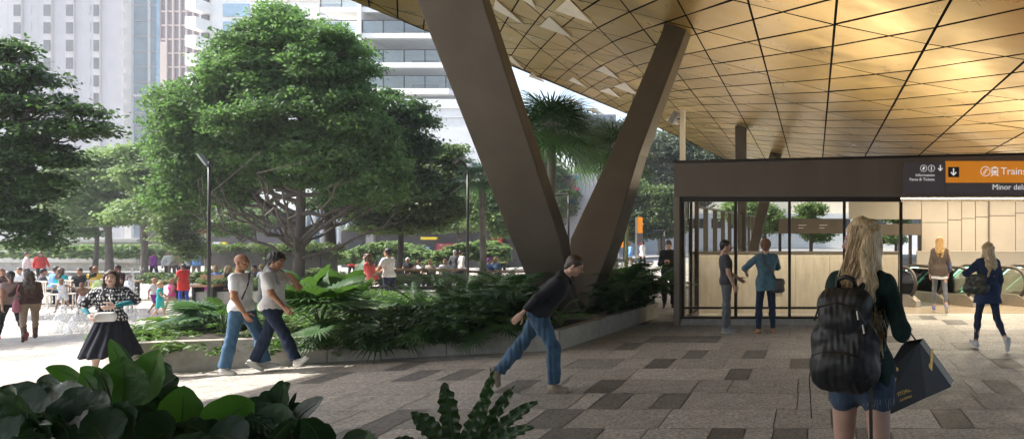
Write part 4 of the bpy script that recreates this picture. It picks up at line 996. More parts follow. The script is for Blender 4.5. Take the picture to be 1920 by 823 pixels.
# palms behind the columns
def palm(px, D, py_c, r, n, label, tr=.13, lm=None, base=None):
    x = XS(px, D); z0 = 0 if base is None else base; o = empty('palm_tree', (x, D, z0), label, 'tree'); H = ZS(py_c, D)-z0; lb = LB(); st = MB()
    for k in range(n):
        az = k*2.4; e = 1.35-1.75*(k/n)**1.1+rng.uniform(-.12,.12); p, t = stalk(st, (0,0,H), az, e+.25, e-.1, r*.42*rng.uniform(.7,1.2), .02)
        fan(lb, p, az, e-.5, r*.62, nseg=22, span=250, droop=.24, split=.34, wk=.72)
    lb.build('crown', lm or G_palm, o, smooth=False)
    st.tube([(0,0,-.1),(.03,0,H*.3),(-.03,0,H*.7),(0,0,H)], [tr*1.2, tr, tr*.9, tr*1.05], 9).build('trunk', M_bark3, o, smooth=True); return o
palm(1035, 23, 262, 2.1, 38, 'tall fan palm framed between the two legs of the V column')
palm(1150, 27, 296, 2.0, 32, 'second fan palm partly hidden behind the right leg of the V column')
palm(905, 31, 345, 1.5, 30, 'fan palm peeping out left of the left column leg', base=-.3)
MB().tube([(0,0,0),(.1,0,3),(.25,0,6)], [.06,.05,.03], 7).build('bamboo_trunk', mat('yellow green cane', (.22,.24,.09), .6), loc=(XS(1172,22), 22, 0))
tag(bpy.data.objects['bamboo_trunk'], 'slender yellow green trunk rising right of the right column leg', 'tree trunk')

# ------------------------------------------------------------------ foreground leaves
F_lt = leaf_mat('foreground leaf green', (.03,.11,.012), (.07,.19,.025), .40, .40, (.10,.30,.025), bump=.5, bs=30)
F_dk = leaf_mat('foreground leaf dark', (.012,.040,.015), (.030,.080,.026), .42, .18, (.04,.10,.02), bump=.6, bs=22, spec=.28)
F_fern = leaf_mat('nest fern leaf', (.014,.045,.014), (.03,.08,.022), .42, .2, (.05,.13,.02), bump=.2, bs=20)
def big_leaf(lb, px, py, D, L, W, px2, py2, roll=0.0, dd=0.0, bend=.5, prof='oval', fold=.16, wave=0.0, wf=5, crink=0.0):
    """leaf from pixel (px,py) to pixel (px2,py2); its face is turned to the front, rolled about its midrib by roll"""
    a, b = np.array(P(px, py, D)), np.array(P(px2, py2, D+dd)); v = b-a; L = np.linalg.norm(v)
    n, m = (44, 9) if prof == 'strap' else (20, 9); t = np.linspace(0, 1, n)[:, None]
    mid = (a+b)/2+np.array([0, .25*bend*L, abs(bend)*L*.22]); pts = a*(1-t)**2+mid*2*t*(1-t)+b*t*t
    T = np.gradient(pts, axis=0); T /= np.linalg.norm(T, axis=1, keepdims=True)
    vw = np.array([.25, -1, .35]); S0 = np.cross(T, vw); S0 /= np.linalg.norm(S0, axis=1, keepdims=True); N0 = np.cross(S0, T)
    cr, sr = math.cos(roll), math.sin(roll); S = S0*cr+N0*sr; N = N0*cr-S0*sr; tt = t[:, 0]
    wdt = {'oval': np.sin(np.pi*np.clip(tt, 0, 1)**.85)**.7, 'lance': np.sin(np.pi*tt**.8)**.9, 'strap': np.minimum(1, tt*4+.3)*np.clip((1-tt)*3.2, 0, 1)**.6}[prof]
    ph = rng.uniform(0, 6.28); V = []
    for i in range(n):
        for x in np.linspace(-1, 1, m):
            e = 1+(.10*math.sin(tt[i]*wf*6.28*1.3+ph+(2 if x > 0 else 0)) if prof == 'strap' else .03*math.sin(tt[i]*19+ph+x))
            z = fold*W*abs(x)*wdt[i]+wave*math.sin(tt[i]*wf*6.28+ph+(1.6 if x > 0 else 0))*x*x
            if crink: z += crink*(math.sin(29*tt[i]+8*abs(x)+ph)+.7*math.sin(13*x+21*tt[i]+ph))*.5*(.3+abs(x))
            V.append(pts[i]+S[i]*x*W*wdt[i]*e+N[i]*z)
    lb.add(V, grid_faces(n, m), rng.random()); return [Vector(q) for q in pts+N*.004]
o = empty('broadleaf_plant', P(230, 860, 4.4), 'big glossy broadleaf plant with upright mid green leaves in the left foreground', 'plant')
def fgplant(label, base, leaves, m, name='broadleaf_plant', stem=True):
    o = empty(name, P(*base), label, 'plant'); lb = LB(); st = MB(); off_ = np.array(o.location)
    for lf in leaves:
        kw = dict(lf[6]) if len(lf) > 6 else {}
        mid = big_leaf(lb, lf[0], lf[1], lf[2], 0, lf[3], lf[4], lf[5], **kw); st.tube([q-o.location for q in mid[:-2:3]], [.0045*(1-.8*j/len(mid[:-2:3])) for j in range(len(mid[:-2:3]))], 5, False)
        a = P(lf[0], lf[1], lf[2]); st.tube([Vector((0,0,-.1)), (a-o.location)*.6+Vector((0,0,-.05)), a-o.location], [.012,.010,.008], 6)
    for v in lb.V: v -= off_
    lb.build('foliage', m, o); st.build('stem', M_stem, o, smooth=True); return o
bpy.data.objects.remove(o)
H_ = math.pi/2
fgplant('tall glossy plant with broad upright mid green leaves in the left foreground', (240,900,4.4), [
 (228,772,4.4,.155,232,668,dict(roll=.1,bend=.2,crink=.006)),(200,740,4.35,.06,150,688,dict(bend=.5)),(180,760,4.4,.11,84,690,dict(roll=.9,bend=.9)),
 (255,760,4.45,.12,300,655,dict(roll=.2,bend=.3)),(240,720,4.5,.045,206,634,dict(bend=.1)),(175,735,4.3,.045,152,700,dict(bend=.2)),
 (130,800,4.3,.08,118,742,dict(roll=.2,bend=.1)),(205,745,4.35,.05,178,690,dict(roll=.3))], F_lt)
fgplant('plant with two rounded bright green leaves at the lower centre left', (345,900,4.1), [
 (338,815,4.1,.115,345,722,dict(roll=.05,bend=.2,crink=.004)),(372,830,4.0,.12,478,755,dict(roll=-.55,bend=1.0)),(330,820,4.2,.08,300,760,dict(bend=.4))], F_lt)
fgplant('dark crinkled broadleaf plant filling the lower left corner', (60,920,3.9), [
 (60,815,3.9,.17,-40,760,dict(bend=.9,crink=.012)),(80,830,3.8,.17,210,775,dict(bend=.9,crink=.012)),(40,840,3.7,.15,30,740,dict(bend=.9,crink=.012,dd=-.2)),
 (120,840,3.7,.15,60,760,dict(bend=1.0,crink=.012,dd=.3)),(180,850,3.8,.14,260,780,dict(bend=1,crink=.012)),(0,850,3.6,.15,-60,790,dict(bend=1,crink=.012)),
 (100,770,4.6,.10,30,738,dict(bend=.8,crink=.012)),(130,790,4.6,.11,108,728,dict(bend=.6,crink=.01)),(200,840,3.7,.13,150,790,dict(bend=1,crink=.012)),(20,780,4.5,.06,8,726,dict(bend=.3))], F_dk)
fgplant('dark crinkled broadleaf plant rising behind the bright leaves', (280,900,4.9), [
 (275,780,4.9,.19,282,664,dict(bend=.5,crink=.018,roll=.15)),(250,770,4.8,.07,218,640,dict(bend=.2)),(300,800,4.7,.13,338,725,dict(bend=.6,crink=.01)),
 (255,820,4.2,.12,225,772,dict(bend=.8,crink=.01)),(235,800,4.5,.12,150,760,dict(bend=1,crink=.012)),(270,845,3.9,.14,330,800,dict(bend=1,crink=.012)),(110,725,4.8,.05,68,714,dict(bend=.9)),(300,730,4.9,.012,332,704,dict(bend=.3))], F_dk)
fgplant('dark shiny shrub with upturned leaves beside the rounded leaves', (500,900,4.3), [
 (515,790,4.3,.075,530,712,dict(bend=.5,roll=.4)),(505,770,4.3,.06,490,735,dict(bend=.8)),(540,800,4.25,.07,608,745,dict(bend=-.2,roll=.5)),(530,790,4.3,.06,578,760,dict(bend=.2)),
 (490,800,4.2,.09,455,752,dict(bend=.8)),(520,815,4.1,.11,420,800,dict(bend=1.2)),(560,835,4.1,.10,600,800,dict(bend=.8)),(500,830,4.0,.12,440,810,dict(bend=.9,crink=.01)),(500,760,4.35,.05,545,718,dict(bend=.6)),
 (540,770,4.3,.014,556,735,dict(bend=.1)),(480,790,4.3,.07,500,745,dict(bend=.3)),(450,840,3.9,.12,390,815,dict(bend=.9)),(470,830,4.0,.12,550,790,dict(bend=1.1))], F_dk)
o = fgplant('round pleated leaf plant cut by the bottom edge', (660,900,4.2), [(640,845,4.2,.06,690,812,dict(bend=.6))], F_fern, 'fan_palm')
lb = LB(); fan(lb, np.array(P(665,850,4.2))-np.array(o.location), 1.2, .9, .16, nseg=34, span=330, split=.9, droop=.0); lb.build('foliage', F_lt, o, smooth=False)
fgplant('wavy edged nest fern with tall curling fronds in the bottom centre', (860,920,4.3), [
 (852,840,4.3,.05,832,716,dict(prof='strap',bend=.15,wave=.02,wf=6,fold=.25)),(845,850,4.3,.05,770,772,dict(prof='strap',bend=.4,wave=.018,wf=6,fold=.25)),
 (880,850,4.35,.034,925,694,dict(prof='strap',bend=.3,wave=.02,wf=7,fold=.25)),(885,850,4.3,.036,1008,752,dict(prof='strap',bend=.5,wave=.02,wf=7,fold=.25)),
 (890,850,4.25,.036,1000,800,dict(prof='strap',bend=.5,wave=.018,wf=6,fold=.25)),(880,855,4.4,.036,965,722,dict(prof='strap',bend=.35,wave=.02,wf=7,fold=.25)),
 (860,860,4.2,.036,905,745,dict(prof='strap',bend=.2,wave=.018,wf=6)),(800,860,4.2,.04,740,822,dict(prof='strap',bend=.5,wave=.018,wf=5))], F_fern, 'nest_fern')

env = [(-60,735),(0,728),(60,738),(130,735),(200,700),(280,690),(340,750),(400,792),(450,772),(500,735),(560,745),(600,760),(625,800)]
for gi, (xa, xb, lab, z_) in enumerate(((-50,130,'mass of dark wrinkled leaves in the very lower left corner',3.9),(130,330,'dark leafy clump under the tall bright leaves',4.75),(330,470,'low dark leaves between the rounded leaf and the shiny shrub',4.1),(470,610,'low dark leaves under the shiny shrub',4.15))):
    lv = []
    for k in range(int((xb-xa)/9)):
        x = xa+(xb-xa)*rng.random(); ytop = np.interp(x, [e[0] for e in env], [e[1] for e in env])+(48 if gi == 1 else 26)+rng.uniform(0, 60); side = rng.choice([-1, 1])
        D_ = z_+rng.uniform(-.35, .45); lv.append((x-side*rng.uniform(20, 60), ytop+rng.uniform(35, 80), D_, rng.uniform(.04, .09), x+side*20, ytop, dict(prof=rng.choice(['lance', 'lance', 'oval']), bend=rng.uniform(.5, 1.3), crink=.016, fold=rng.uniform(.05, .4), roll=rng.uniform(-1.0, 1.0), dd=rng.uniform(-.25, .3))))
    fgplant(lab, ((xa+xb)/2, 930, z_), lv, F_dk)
# ------------------------------------------------------------------ bodies from distance fields (one continuous skin each)
def V3(*a): return np.array(a, float)
class Shape:
    def __init__(s): s.P = []
    def cone(s, a, b, ra, rb, k=.02, flat=None, ff=1.0, capa=False, capb=False, sub=False):
        s.P.append(('c', np.array(a, float), np.array(b, float), ra, rb, k, None if flat is None else np.array(flat, float), ff, capa, capb, sub)); return s
    def ell(s, c, R, r, k=.02, sub=False): s.P.append(('e', np.array(c, float), np.array(R, float), np.array(r, float), k, sub)); return s
    def cut(s, p, n): s.P.append(('x', np.array(p, float), np.array(n, float)/np.linalg.norm(n))); return s
    def bounds(s):
        lo = np.full(3, 1e9); hi = -lo
        for p in s.P:
            if p[0] == 'c' and not p[10]:
                r = max(p[3], p[4]); lo = np.minimum(lo, np.minimum(p[1], p[2])-r); hi = np.maximum(hi, np.maximum(p[1], p[2])+r)
            if p[0] == 'e' and not p[5]: r = p[3].max(); lo = np.minimum(lo, p[1]-r); hi = np.maximum(hi, p[1]+r)
        return lo, hi
    def mesh(s, h, disp=None):
        lo, hi = s.bounds(); lo = lo-3*h-.01; hi = hi+3*h+.01; n = np.ceil((hi-lo)/h).astype(int)+1
        ax = [lo[i]+h*np.arange(n[i]) for i in range(3)]; F = np.full(n, .5, np.float32)
        for p in s.P:
            if p[0] == 'x':
                X, Y, Z = ax[0][:, None, None], ax[1][None, :, None], ax[2][None, None, :]
                F = np.maximum(F, ((X-p[1][0])*p[2][0]+(Y-p[1][1])*p[2][1]+(Z-p[1][2])*p[2][2]).astype(np.float32)); continue
            if p[0] == 'c': r = max(p[3], p[4]); m = r+2*p[5]+3*h; a, b = np.minimum(p[1], p[2])-m, np.maximum(p[1], p[2])+m; k = p[5]
            else: m = p[3].max()+2*p[4]+3*h; a, b = p[1]-m, p[1]+m; k = p[4]
            i0 = np.clip(((a-lo)/h).astype(int), 0, n-1); i1 = np.clip(np.ceil((b-lo)/h).astype(int)+1, 1, n)
            sl = tuple(slice(i0[q], i1[q]) for q in range(3))
            X = ax[0][sl[0]][:, None, None]; Y = ax[1][sl[1]][None, :, None]; Z = ax[2][sl[2]][None, None, :]
            if p[0] == 'c':
                A, B = p[1], p[2]; d = B-A; L2 = max(1e-9, d@d)
                px, py, pz = X-A[0], Y-A[1], Z-A[2]; t0 = (px*d[0]+py*d[1]+pz*d[2])/L2; t = np.clip(t0, 0, 1)
                qx, qy, qz = px-t*d[0], py-t*d[1], pz-t*d[2]; q2 = qx*qx+qy*qy+qz*qz
                if p[6] is not None: fl = p[6]; c_ = qx*fl[0]+qy*fl[1]+qz*fl[2]; q2 = q2+c_*c_*(p[7]**2-1)
                dd = np.sqrt(q2)-(p[3]+(p[4]-p[3])*t)
                if p[8]: dd = np.maximum(dd, -t0*math.sqrt(L2))
                if p[9]: dd = np.maximum(dd, (t0-1)*math.sqrt(L2))
                sub = p[10]
            else:
                Rm = p[2]; px, py, pz = X-p[1][0], Y-p[1][1], Z-p[1][2]; u = [(px*Rm[0, q]+py*Rm[1, q]+pz*Rm[2, q]) for q in range(3)]
                k0 = np.sqrt(sum((u[q]/p[3][q])**2 for q in range(3))); k1 = np.sqrt(sum((u[q]/p[3][q]**2)**2 for q in range(3)))+1e-9; dd = k0*(k0-1)/k1; sub = p[5]
            f = F[sl]
            if sub: F[sl] = np.maximum(f, -dd); continue
            hh = np.clip(k-np.abs(f-dd), 0, None)/k; F[sl] = np.minimum(f, dd)-hh*hh*k*.25
        if disp is not None:
            X, Y, Z = np.meshgrid(*ax, indexing='ij', sparse=True); F = F+disp(X, Y, Z).astype(np.float32)
        return surface_nets(F, lo, h)
def surface_nets(F, lo, h):
    S = F < 0; n = np.array(F.shape)
    c = np.zeros(n-1, np.int8)
    for dx in (0, 1):
        for dy in (0, 1):
            for dz in (0, 1): c += S[dx:n[0]-1+dx, dy:n[1]-1+dy, dz:n[2]-1+dz]
    act = (c > 0) & (c < 8); ids = np.full(n-1, -1, np.int64); I = np.argwhere(act); ids[act] = np.arange(len(I))
    acc = np.zeros((len(I), 3)); cnt = np.zeros(len(I))
    for a in range(3):
        o1, o2 = [q for q in range(3) if q != a]
        for u in (0, 1):
            for v in (0, 1):
                J = I.copy(); J[:, o1] += u; J[:, o2] += v; K = J.copy(); K[:, a] += 1
                f0 = F[J[:, 0], J[:, 1], J[:, 2]]; f1 = F[K[:, 0], K[:, 1], K[:, 2]]; m = (f0 < 0) != (f1 < 0)
                t = np.where(m, f0/np.where(m, f0-f1, 1), 0); p = J[:, :].astype(float)-I; p[:, a] += t
                acc += p*m[:, None]; cnt += m
    V = lo+h*(I+acc/np.maximum(cnt, 1)[:, None]); Fc = []
    for a in range(3):
        o1, o2 = [(1, 2), (2, 0), (0, 1)][a]
        s0 = [slice(1, n[q]-1) for q in range(3)]; s0[a] = slice(0, n[a]-1); s1 = list(s0); s1[a] = slice(1, n[a])
        A = S[tuple(s0)]; B = S[tuple(s1)]; E = np.argwhere(A != B)
        if not len(E): continue
        off_ = np.array([1, 1, 1]); off_[a] = 0; E = E+off_; sg = S[E[:, 0], E[:, 1], E[:, 2]]
        q = []
        for (u, v) in ((0, 0), (-1, 0), (-1, -1), (0, -1)):
            J = E.copy(); J[:, o1] += u; J[:, o2] += v; q.append(ids[J[:, 0], J[:, 1], J[:, 2]])
        q = np.stack(q, 1); q = np.where(sg[:, None], q, q[:, ::-1]); Fc.append(q)
    Fc = np.concatenate(Fc); Fc = Fc[(Fc >= 0).all(1)]
    return V, Fc
def wrinkle(amp, f=14, seed=0, zs=.6):
    r = np.random.default_rng(seed); ks = [(r.normal(size=3)*f*(1+.6*i), r.uniform(0, 6.28)) for i in range(4)]
    def d(X, Y, Z):
        o = 0; w_ = .03*np.sin(9*X+7*Z+5*Y)
        for (k, ph) in ks: o = o+np.sin(k[0]*(X+w_)+k[1]*Y+k[2]*zs*(Z+w_)+ph)
        return o*amp/2.2
    return d
def cloth(name, col, rough=.85, var=.12, bump=.25, scale=14, **k): return mat(name, col, rough, var=var, scale=scale, bump=bump, bscale=180, sheen=.1 if max(col) > .06 else 0, spec=.25, **k)
def skin_mat(name, col):
    if name in MATS: return MATS[name]
    m = mat(name, col, .5, var=.07, scale=18); b = m.node_tree.nodes['Principled BSDF']; b.inputs['Subsurface Weight'].default_value = .12; b.inputs['Subsurface Radius'].default_value = (.02,.008,.004); return m
SK = dict(fair=skin_mat('fair skin', (.56,.33,.23)), tan=skin_mat('tanned skin', (.40,.20,.11)), brown=skin_mat('brown skin', (.24,.11,.06)), pale=skin_mat('pale skin', (.66,.45,.36)), shade=skin_mat('shaded skin', (.40,.24,.18)))  # the shade entry is skin darkened to stand for foreground shade
M_eyew = mat('eye white', (.45,.42,.40), .3, var=.02); M_eyed = mat('eye iris', (.03,.02,.015), .2, var=.1); M_lip = mat('lips', (.40,.17,.14), .45, var=.05)
M_shoe_w = cloth('off white shoe', (.55,.53,.48)); M_sole = mat('rubber sole', (.6,.58,.54), .7)
HAIR = {}
def hair_mat(name, c1, c2):
    if name in HAIR: return HAIR[name]
    m, nt, b, out = _nodes(name); n = _noise(nt, 30, 3, stretch=(4, 4, .35)); nt.links.new(_mix(nt, c1, c2, _ramp(nt, n, .35, .65)), b.inputs['Base Color'])
    b.inputs['Roughness'].default_value = .42; _bump(nt, b, _noise(nt, 60, 2, stretch=(4, 4, .3)), .5); HAIR[name] = m; return m
H_black = hair_mat('black hair', (.005,.0045,.0045), (.014,.011,.009)); H_dbrown = hair_mat('dark brown hair', (.02,.011,.007), (.06,.035,.02)); H_brown = hair_mat('brown hair', (.07,.035,.016), (.16,.085,.04))
H_red = hair_mat('reddish hair', (.13,.05,.018), (.26,.11,.04)); H_blonde = hair_mat('blonde hair', (.27,.17,.075), (.74,.55,.31)); H_gold = hair_mat('golden hair', (.34,.19,.06), (.60,.38,.15)); H_grey = hair_mat('grey hair', (.3,.28,.27), (.5,.48,.46))
I3 = np.eye(3)
def rotx(a): c, s = math.cos(a), math.sin(a); return np.array([[1,0,0],[0,c,-s],[0,s,c]])
def roty(a): c, s = math.cos(a), math.sin(a); return np.array([[c,0,s],[0,1,0],[-s,0,c]])
def rotz(a): c, s = math.cos(a), math.sin(a); return np.array([[c,-s,0],[s,c,0],[0,0,1]])
D2R = math.pi/180
# head template: x right, y face, z up, origin at the middle of the head
_HT = {}
def head_template(h, female=False):
    key = (round(h, 4), female)
    if key in _HT: return _HT[key]
    s = Shape(); j = .93 if female else 1.0
    s.ell((0,-.014,.032), I3, (.074,.094,.083), .01).ell((0,.022,-.03), I3, (.058*j,.064,.080), .03).ell((0,.05,-.085), I3, (.030*j,.026,.022), .025)
    s.cone((-.045*j,.0,-.065), (.045*j,.0,-.065), .026, .026, .03)
    s.cone((0,.085,.012), (0,.106,-.024), .007, .011, .010).ell((0,.098,-.028), I3, (.016,.012,.009), .008)
    s.cone((-.036,.070,.020), (.036,.070,.020), .013, .013, .012)
    for q in (-1, 1):
        s.ell((q*.042,.055,-.028), I3, (.020,.020,.020), .02); s.ell((q*.032,.089,.002), I3, (.015,.010,.010), .0, sub=True)
        s.ell((q*.077,-.008,-.008), rotz(-q*.35), (.007,.019,.031), .006)
    s.cone((-.016,.083,-.058), (.016,.083,-.058), .0075, .0075, .006).cone((-.012,.081,-.069), (.012,.081,-.069), .0075, .0075, .006)
    s.cone((0,-.022,-.05), (0,-.035,-.16), .050*j, .053*j, .02)
    V, F = s.mesh(h); mi = np.zeros(len(F), int); c = V[F].mean(1)
    lip = (np.abs(c[:, 0]) < .022) & (c[:, 2] < -.050) & (c[:, 2] > -.077) & (c[:, 1] > .078); mi[lip] = 3
    Vs, Fs, Ms = [V], [F], [mi]; n = len(V)
    if h < .009:
        for q in (-1, 1):
            for (c_, r_, m_) in (((q*.032,.0745,.002), .0135, 1), ((q*.032,.0815,.002), .0075, 2)):
                vv, ff = Shape().ell(c_, I3, (r_,)*3, .01).mesh(.004 if r_ > .01 else .0025); Vs.append(vv); Fs.append(ff+n); n += len(vv); Ms.append(np.full(len(ff), m_))
            vv, ff = Shape().cone((q*.017,.090,.022), (q*.048,.077,.024), .0035, .0025, .002).mesh(.0025); Vs.append(vv); Fs.append(ff+n); n += len(vv); Ms.append(np.full(len(ff), 4))
    _HT[key] = (np.concatenate(Vs), np.concatenate(Fs), np.concatenate(Ms)); return _HT[key]
# hand template: wrist at origin, fingers along +x, palm normal -z, thumb towards +y
_HD = {}
def hand_template(curl, h):
    key = (curl, h)
    if key in _HD: return _HD[key]
    s = Shape(); s.cone((-.03,0,0), (.012,0,0), .024, .024, .01, (0,0,1), 1.25)
    for y_, r_ in ((.024,.015),(.008,.016),(-.009,.0155),(-.025,.013)): s.cone((.015, y_*.8, 0), (.082, y_, 0), r_+.002, r_, .012, (0,0,1), 1.15)
    for y_, L, r_ in ((.027,.070,.0085),(.009,.078,.0088),(-.010,.072,.0083),(-.028,.058,.0075)):
        p = np.array([.084, y_, 0]); a = -curl*.5+rng.uniform(-.06,.06); sp = y_*1.2
        for q, fr in enumerate((.46,.30,.24)):
            d = np.array([math.cos(a), sp*.8, math.sin(a)]); d /= np.linalg.norm(d); e = p+d*L*fr; s.cone(p, e, r_*(1-.08*q), r_*(1-.08*(q+1)), .003); p = e; a -= curl*(.9 if q == 0 else .7)
    p = np.array([.022,.026,-.006])
    for q, (L, r_) in enumerate(((.040,.013),(.030,.0105),(.024,.009))):
        a = .85-.30*q-curl*.15*q; d = np.array([math.cos(a), math.sin(a), -.25-curl*.35]); d /= np.linalg.norm(d); e = p+d*L; s.cone(p, e, r_, r_*.9, .006); p = e
    _HD[key] = s.mesh(h); return _HD[key]
def nrm(v): v = np.asarray(v, float); return v/(np.linalg.norm(v)+1e-9)
def two_bone(a, t, l1, l2, hint):
    d = t-a; L = min(np.linalg.norm(d), (l1+l2)*.995); u = nrm(d); c = (l1*l1+L*L-l2*l2)/(2*l1*L); c = max(-1, min(1, c)); s = math.sqrt(1-c*c)
    hn = np.array(hint, float); hn = hn-u*(hn@u); hn = nrm(hn); m = a+u*c*l1+hn*s*l1; return m, a+u*L
class Pose:
    """joints of a standing 1.75 m body, x right, y forward, z up; angles in degrees"""
    def __init__(s, lean=0, side=0, twist=0, head=(0,0), hipL=(0,4), hipR=(0,4), kneeL=3, kneeR=3, footL=0, footR=0, armL=(5,8,15), armR=(5,8,15), handL=None, handR=None, hintL=None, hintR=None, fem=False, kid=1.0, crouch=0):
        Rt = rotz(-twist*D2R)@rotx(-lean*D2R)@roty(side*D2R); s.Rt = Rt
        pel = V3(0, 0, .95); s.pel = pel; hw = .088 if not fem else .09
        s.waist = pel+Rt@V3(0, 0, .14); s.chest = pel+Rt@V3(0, .0, .36); s.neck = pel+Rt@V3(0, -.01, .50)
        sw = .175 if not fem else .150; s.sh = {}; s.el = {}; s.wr = {}; s.hip = {}; s.kn = {}; s.an = {}; s.toe = {}
        for q, sd, hip, kn, ft, arm, hand, hint in (('L', -1, hipL, kneeL, footL, armL, handL, hintL), ('R', 1, hipR, kneeR, footR, armR, handR, hintR)):
            s.hip[q] = pel+V3(sd*hw, 0, -.02); f, ab = hip[0]*D2R, hip[1]*D2R
            dv = V3(sd*math.sin(ab), math.sin(f)*math.cos(ab), -math.cos(f)*math.cos(ab)); s.kn[q] = s.hip[q]+dv*.43
            f2 = f-kn*D2R; dv = V3(sd*math.sin(ab)*.4, math.sin(f2), -math.cos(f2)); s.an[q] = s.kn[q]+nrm(dv)*.42
            fp = f2+ft*D2R; s.toe[q] = (nrm(V3(sd*.12, math.cos(fp), math.sin(fp))), nrm(V3(0, -math.sin(fp), math.cos(fp))))
            s.sh[q] = pel+Rt@V3(sd*sw, -.005, .445); f, ab, el = [a*D2R for a in arm]
            if hand is not None:
                s.el[q], s.wr[q] = two_bone(s.sh[q], pel+Rt@np.array(hand), .285, .25, Rt@np.array(hint or (sd*.6, -.6, -.5)))
            else:
                dv = Rt@V3(sd*math.sin(ab), math.sin(f)*math.cos(ab), -math.cos(f)*math.cos(ab)); s.el[q] = s.sh[q]+dv*.285
                f2 = f+el; dv = Rt@V3(sd*math.sin(ab)*.3-sd*.12*math.sin(el), math.sin(f2), -math.cos(f2)); s.wr[q] = s.el[q]+nrm(dv)*.25
        s.Rh = rotz(-head[1]*D2R)@rotx(-head[0]*D2R)
        up = nrm((s.Rh@V3(0, .15, 1))*.5+(Rt@V3(0, .12, 1))*.5); s.headc = s.neck+up*.165
        lows = [s.an[q]-s.toe[q][1]*.085+s.toe[q][0]*k for q in 'LR' for k in (-.05, .2)]
        dz = -min(p[2] for p in lows)
        for n_ in ('pel', 'waist', 'chest', 'neck', 'headc'): setattr(s, n_, getattr(s, n_)+V3(0, 0, dz))
        for dct in (s.sh, s.el, s.wr, s.hip, s.kn, s.an):
            for q in 'LR': dct[q] = dct[q]+V3(0, 0, dz)
        s.kid = kid; s.fem = fem
def torso(S, p, o, lo=0.0, hip=True, neckline=True, k=.06):
    R = p.Rt; lx = R@V3(1, 0, 0); fw = 1.0 if not p.fem else .90; ff = R@V3(0, 1, 0)
    if hip: S.cone(p.pel-V3(.068, 0, -.01), p.pel+V3(.068, 0, .01), .104+o, .104+o, k)
    S.cone(p.waist-lx*.045*fw, p.waist+lx*.045*fw, .098*fw+o, .098*fw+o, k, ff, 1.05)
    S.cone(p.waist*.45+p.chest*.55-lx*.055*fw, p.waist*.45+p.chest*.55+lx*.055*fw, .103*fw+o, .103*fw+o, k, ff, 1.02)
    S.cone(p.chest-lx*.080*fw, p.chest+lx*.080*fw, .102+o, .102+o, k)
    c = p.chest*.35+p.neck*.65; S.cone(c-lx*.12*fw, c+lx*.12*fw, .060+o, .060+o, k)
    if p.fem:
        for q in (-1, 1): S.ell(p.chest+lx*q*.062+ff*.082-R@V3(0,0,.005), R, (.055+o, .05+o, .055+o), .03)
def arm(S, p, q, o, to=2.0, k=.03, first=0):
    a, e, w_ = p.sh[q], p.el[q], p.wr[q]; S.cone(a, a+(e-a)*min(1, to), .055+o, .055+o+(.040-.055)*min(1, to), k)
    if to > 1: f = min(1, to-1); S.cone(e, e+(w_-e)*f, .041+o, .041+o-(.014)*f, k)
def leg(S, p, q, o, to=2.0, flare=0.0, k=.04, thin=1.0):
    a, kn, an = p.hip[q], p.kn[q], p.an[q]; g = thin
    S.cone(a, a+(kn-a)*min(1, to), .092*g+o, .092*g+o+(.056-.092)*min(1, to)*g, k)
    if to > 1:
        f = min(1.05, to-1); m = kn+(an-kn)*.35; back = nrm(np.cross(V3(1,0,0), an-kn)); S.cone(kn, m, .055*g+o, .054*g+o+flare*.3, k); S.cone(m, kn+(an-kn)*f, .054*g+o+flare*.3, .036*g+o+flare, k, capb=True)
def shoe(S, p, q, o=0.0):
    d, u = p.toe[q]; a = p.an[q]; c = a-u*.045
    S.cone(c-d*.035, c+d*.03, .040+o, .040+o, .02).cone(c+d*.02-u*.002, c+d*.150-u*.015, .040+o, .028+o, .03).cone(a+u*.0, c, .040+o, .040+o, .02).cut(a-u*.083, -u)
def skirt(S, p, hem, r0, r1, k=.02, back=0.0):
    a = p.waist*.5+p.pel*.5; b = V3(p.pel[0], p.pel[1]+back, hem); S.cone(a-V3(.03,0,0), b-V3(.02,0,0), r0, r1, k, capa=True, capb=True).cone(a+V3(.03,0,0), b+V3(.02,0,0), r0, r1, k, capa=True, capb=True)
def hair_shape(S, p, style, h):
    R = p.Rh; c = p.headc; f = lambda *v: c+R@V3(*v)
    base = {'short': .006, 'curly': .020, 'long': .012, 'wavy': .014, 'bun': .008, 'cap': .010, 'crop': .003, 'pony': .008, 'fore': .014}[style]
    S.ell(f(0,-.018,.036), R, (.077+base, .096+base, .084+base), .01)
    S.cone(f(0,-.055,-.005), f(0,-.06,-.045), .055+base*.6, .046+base*.5, .02)
    S.cut(f(0,.062,.045), R@V3(0, .80, -.60))
    return S
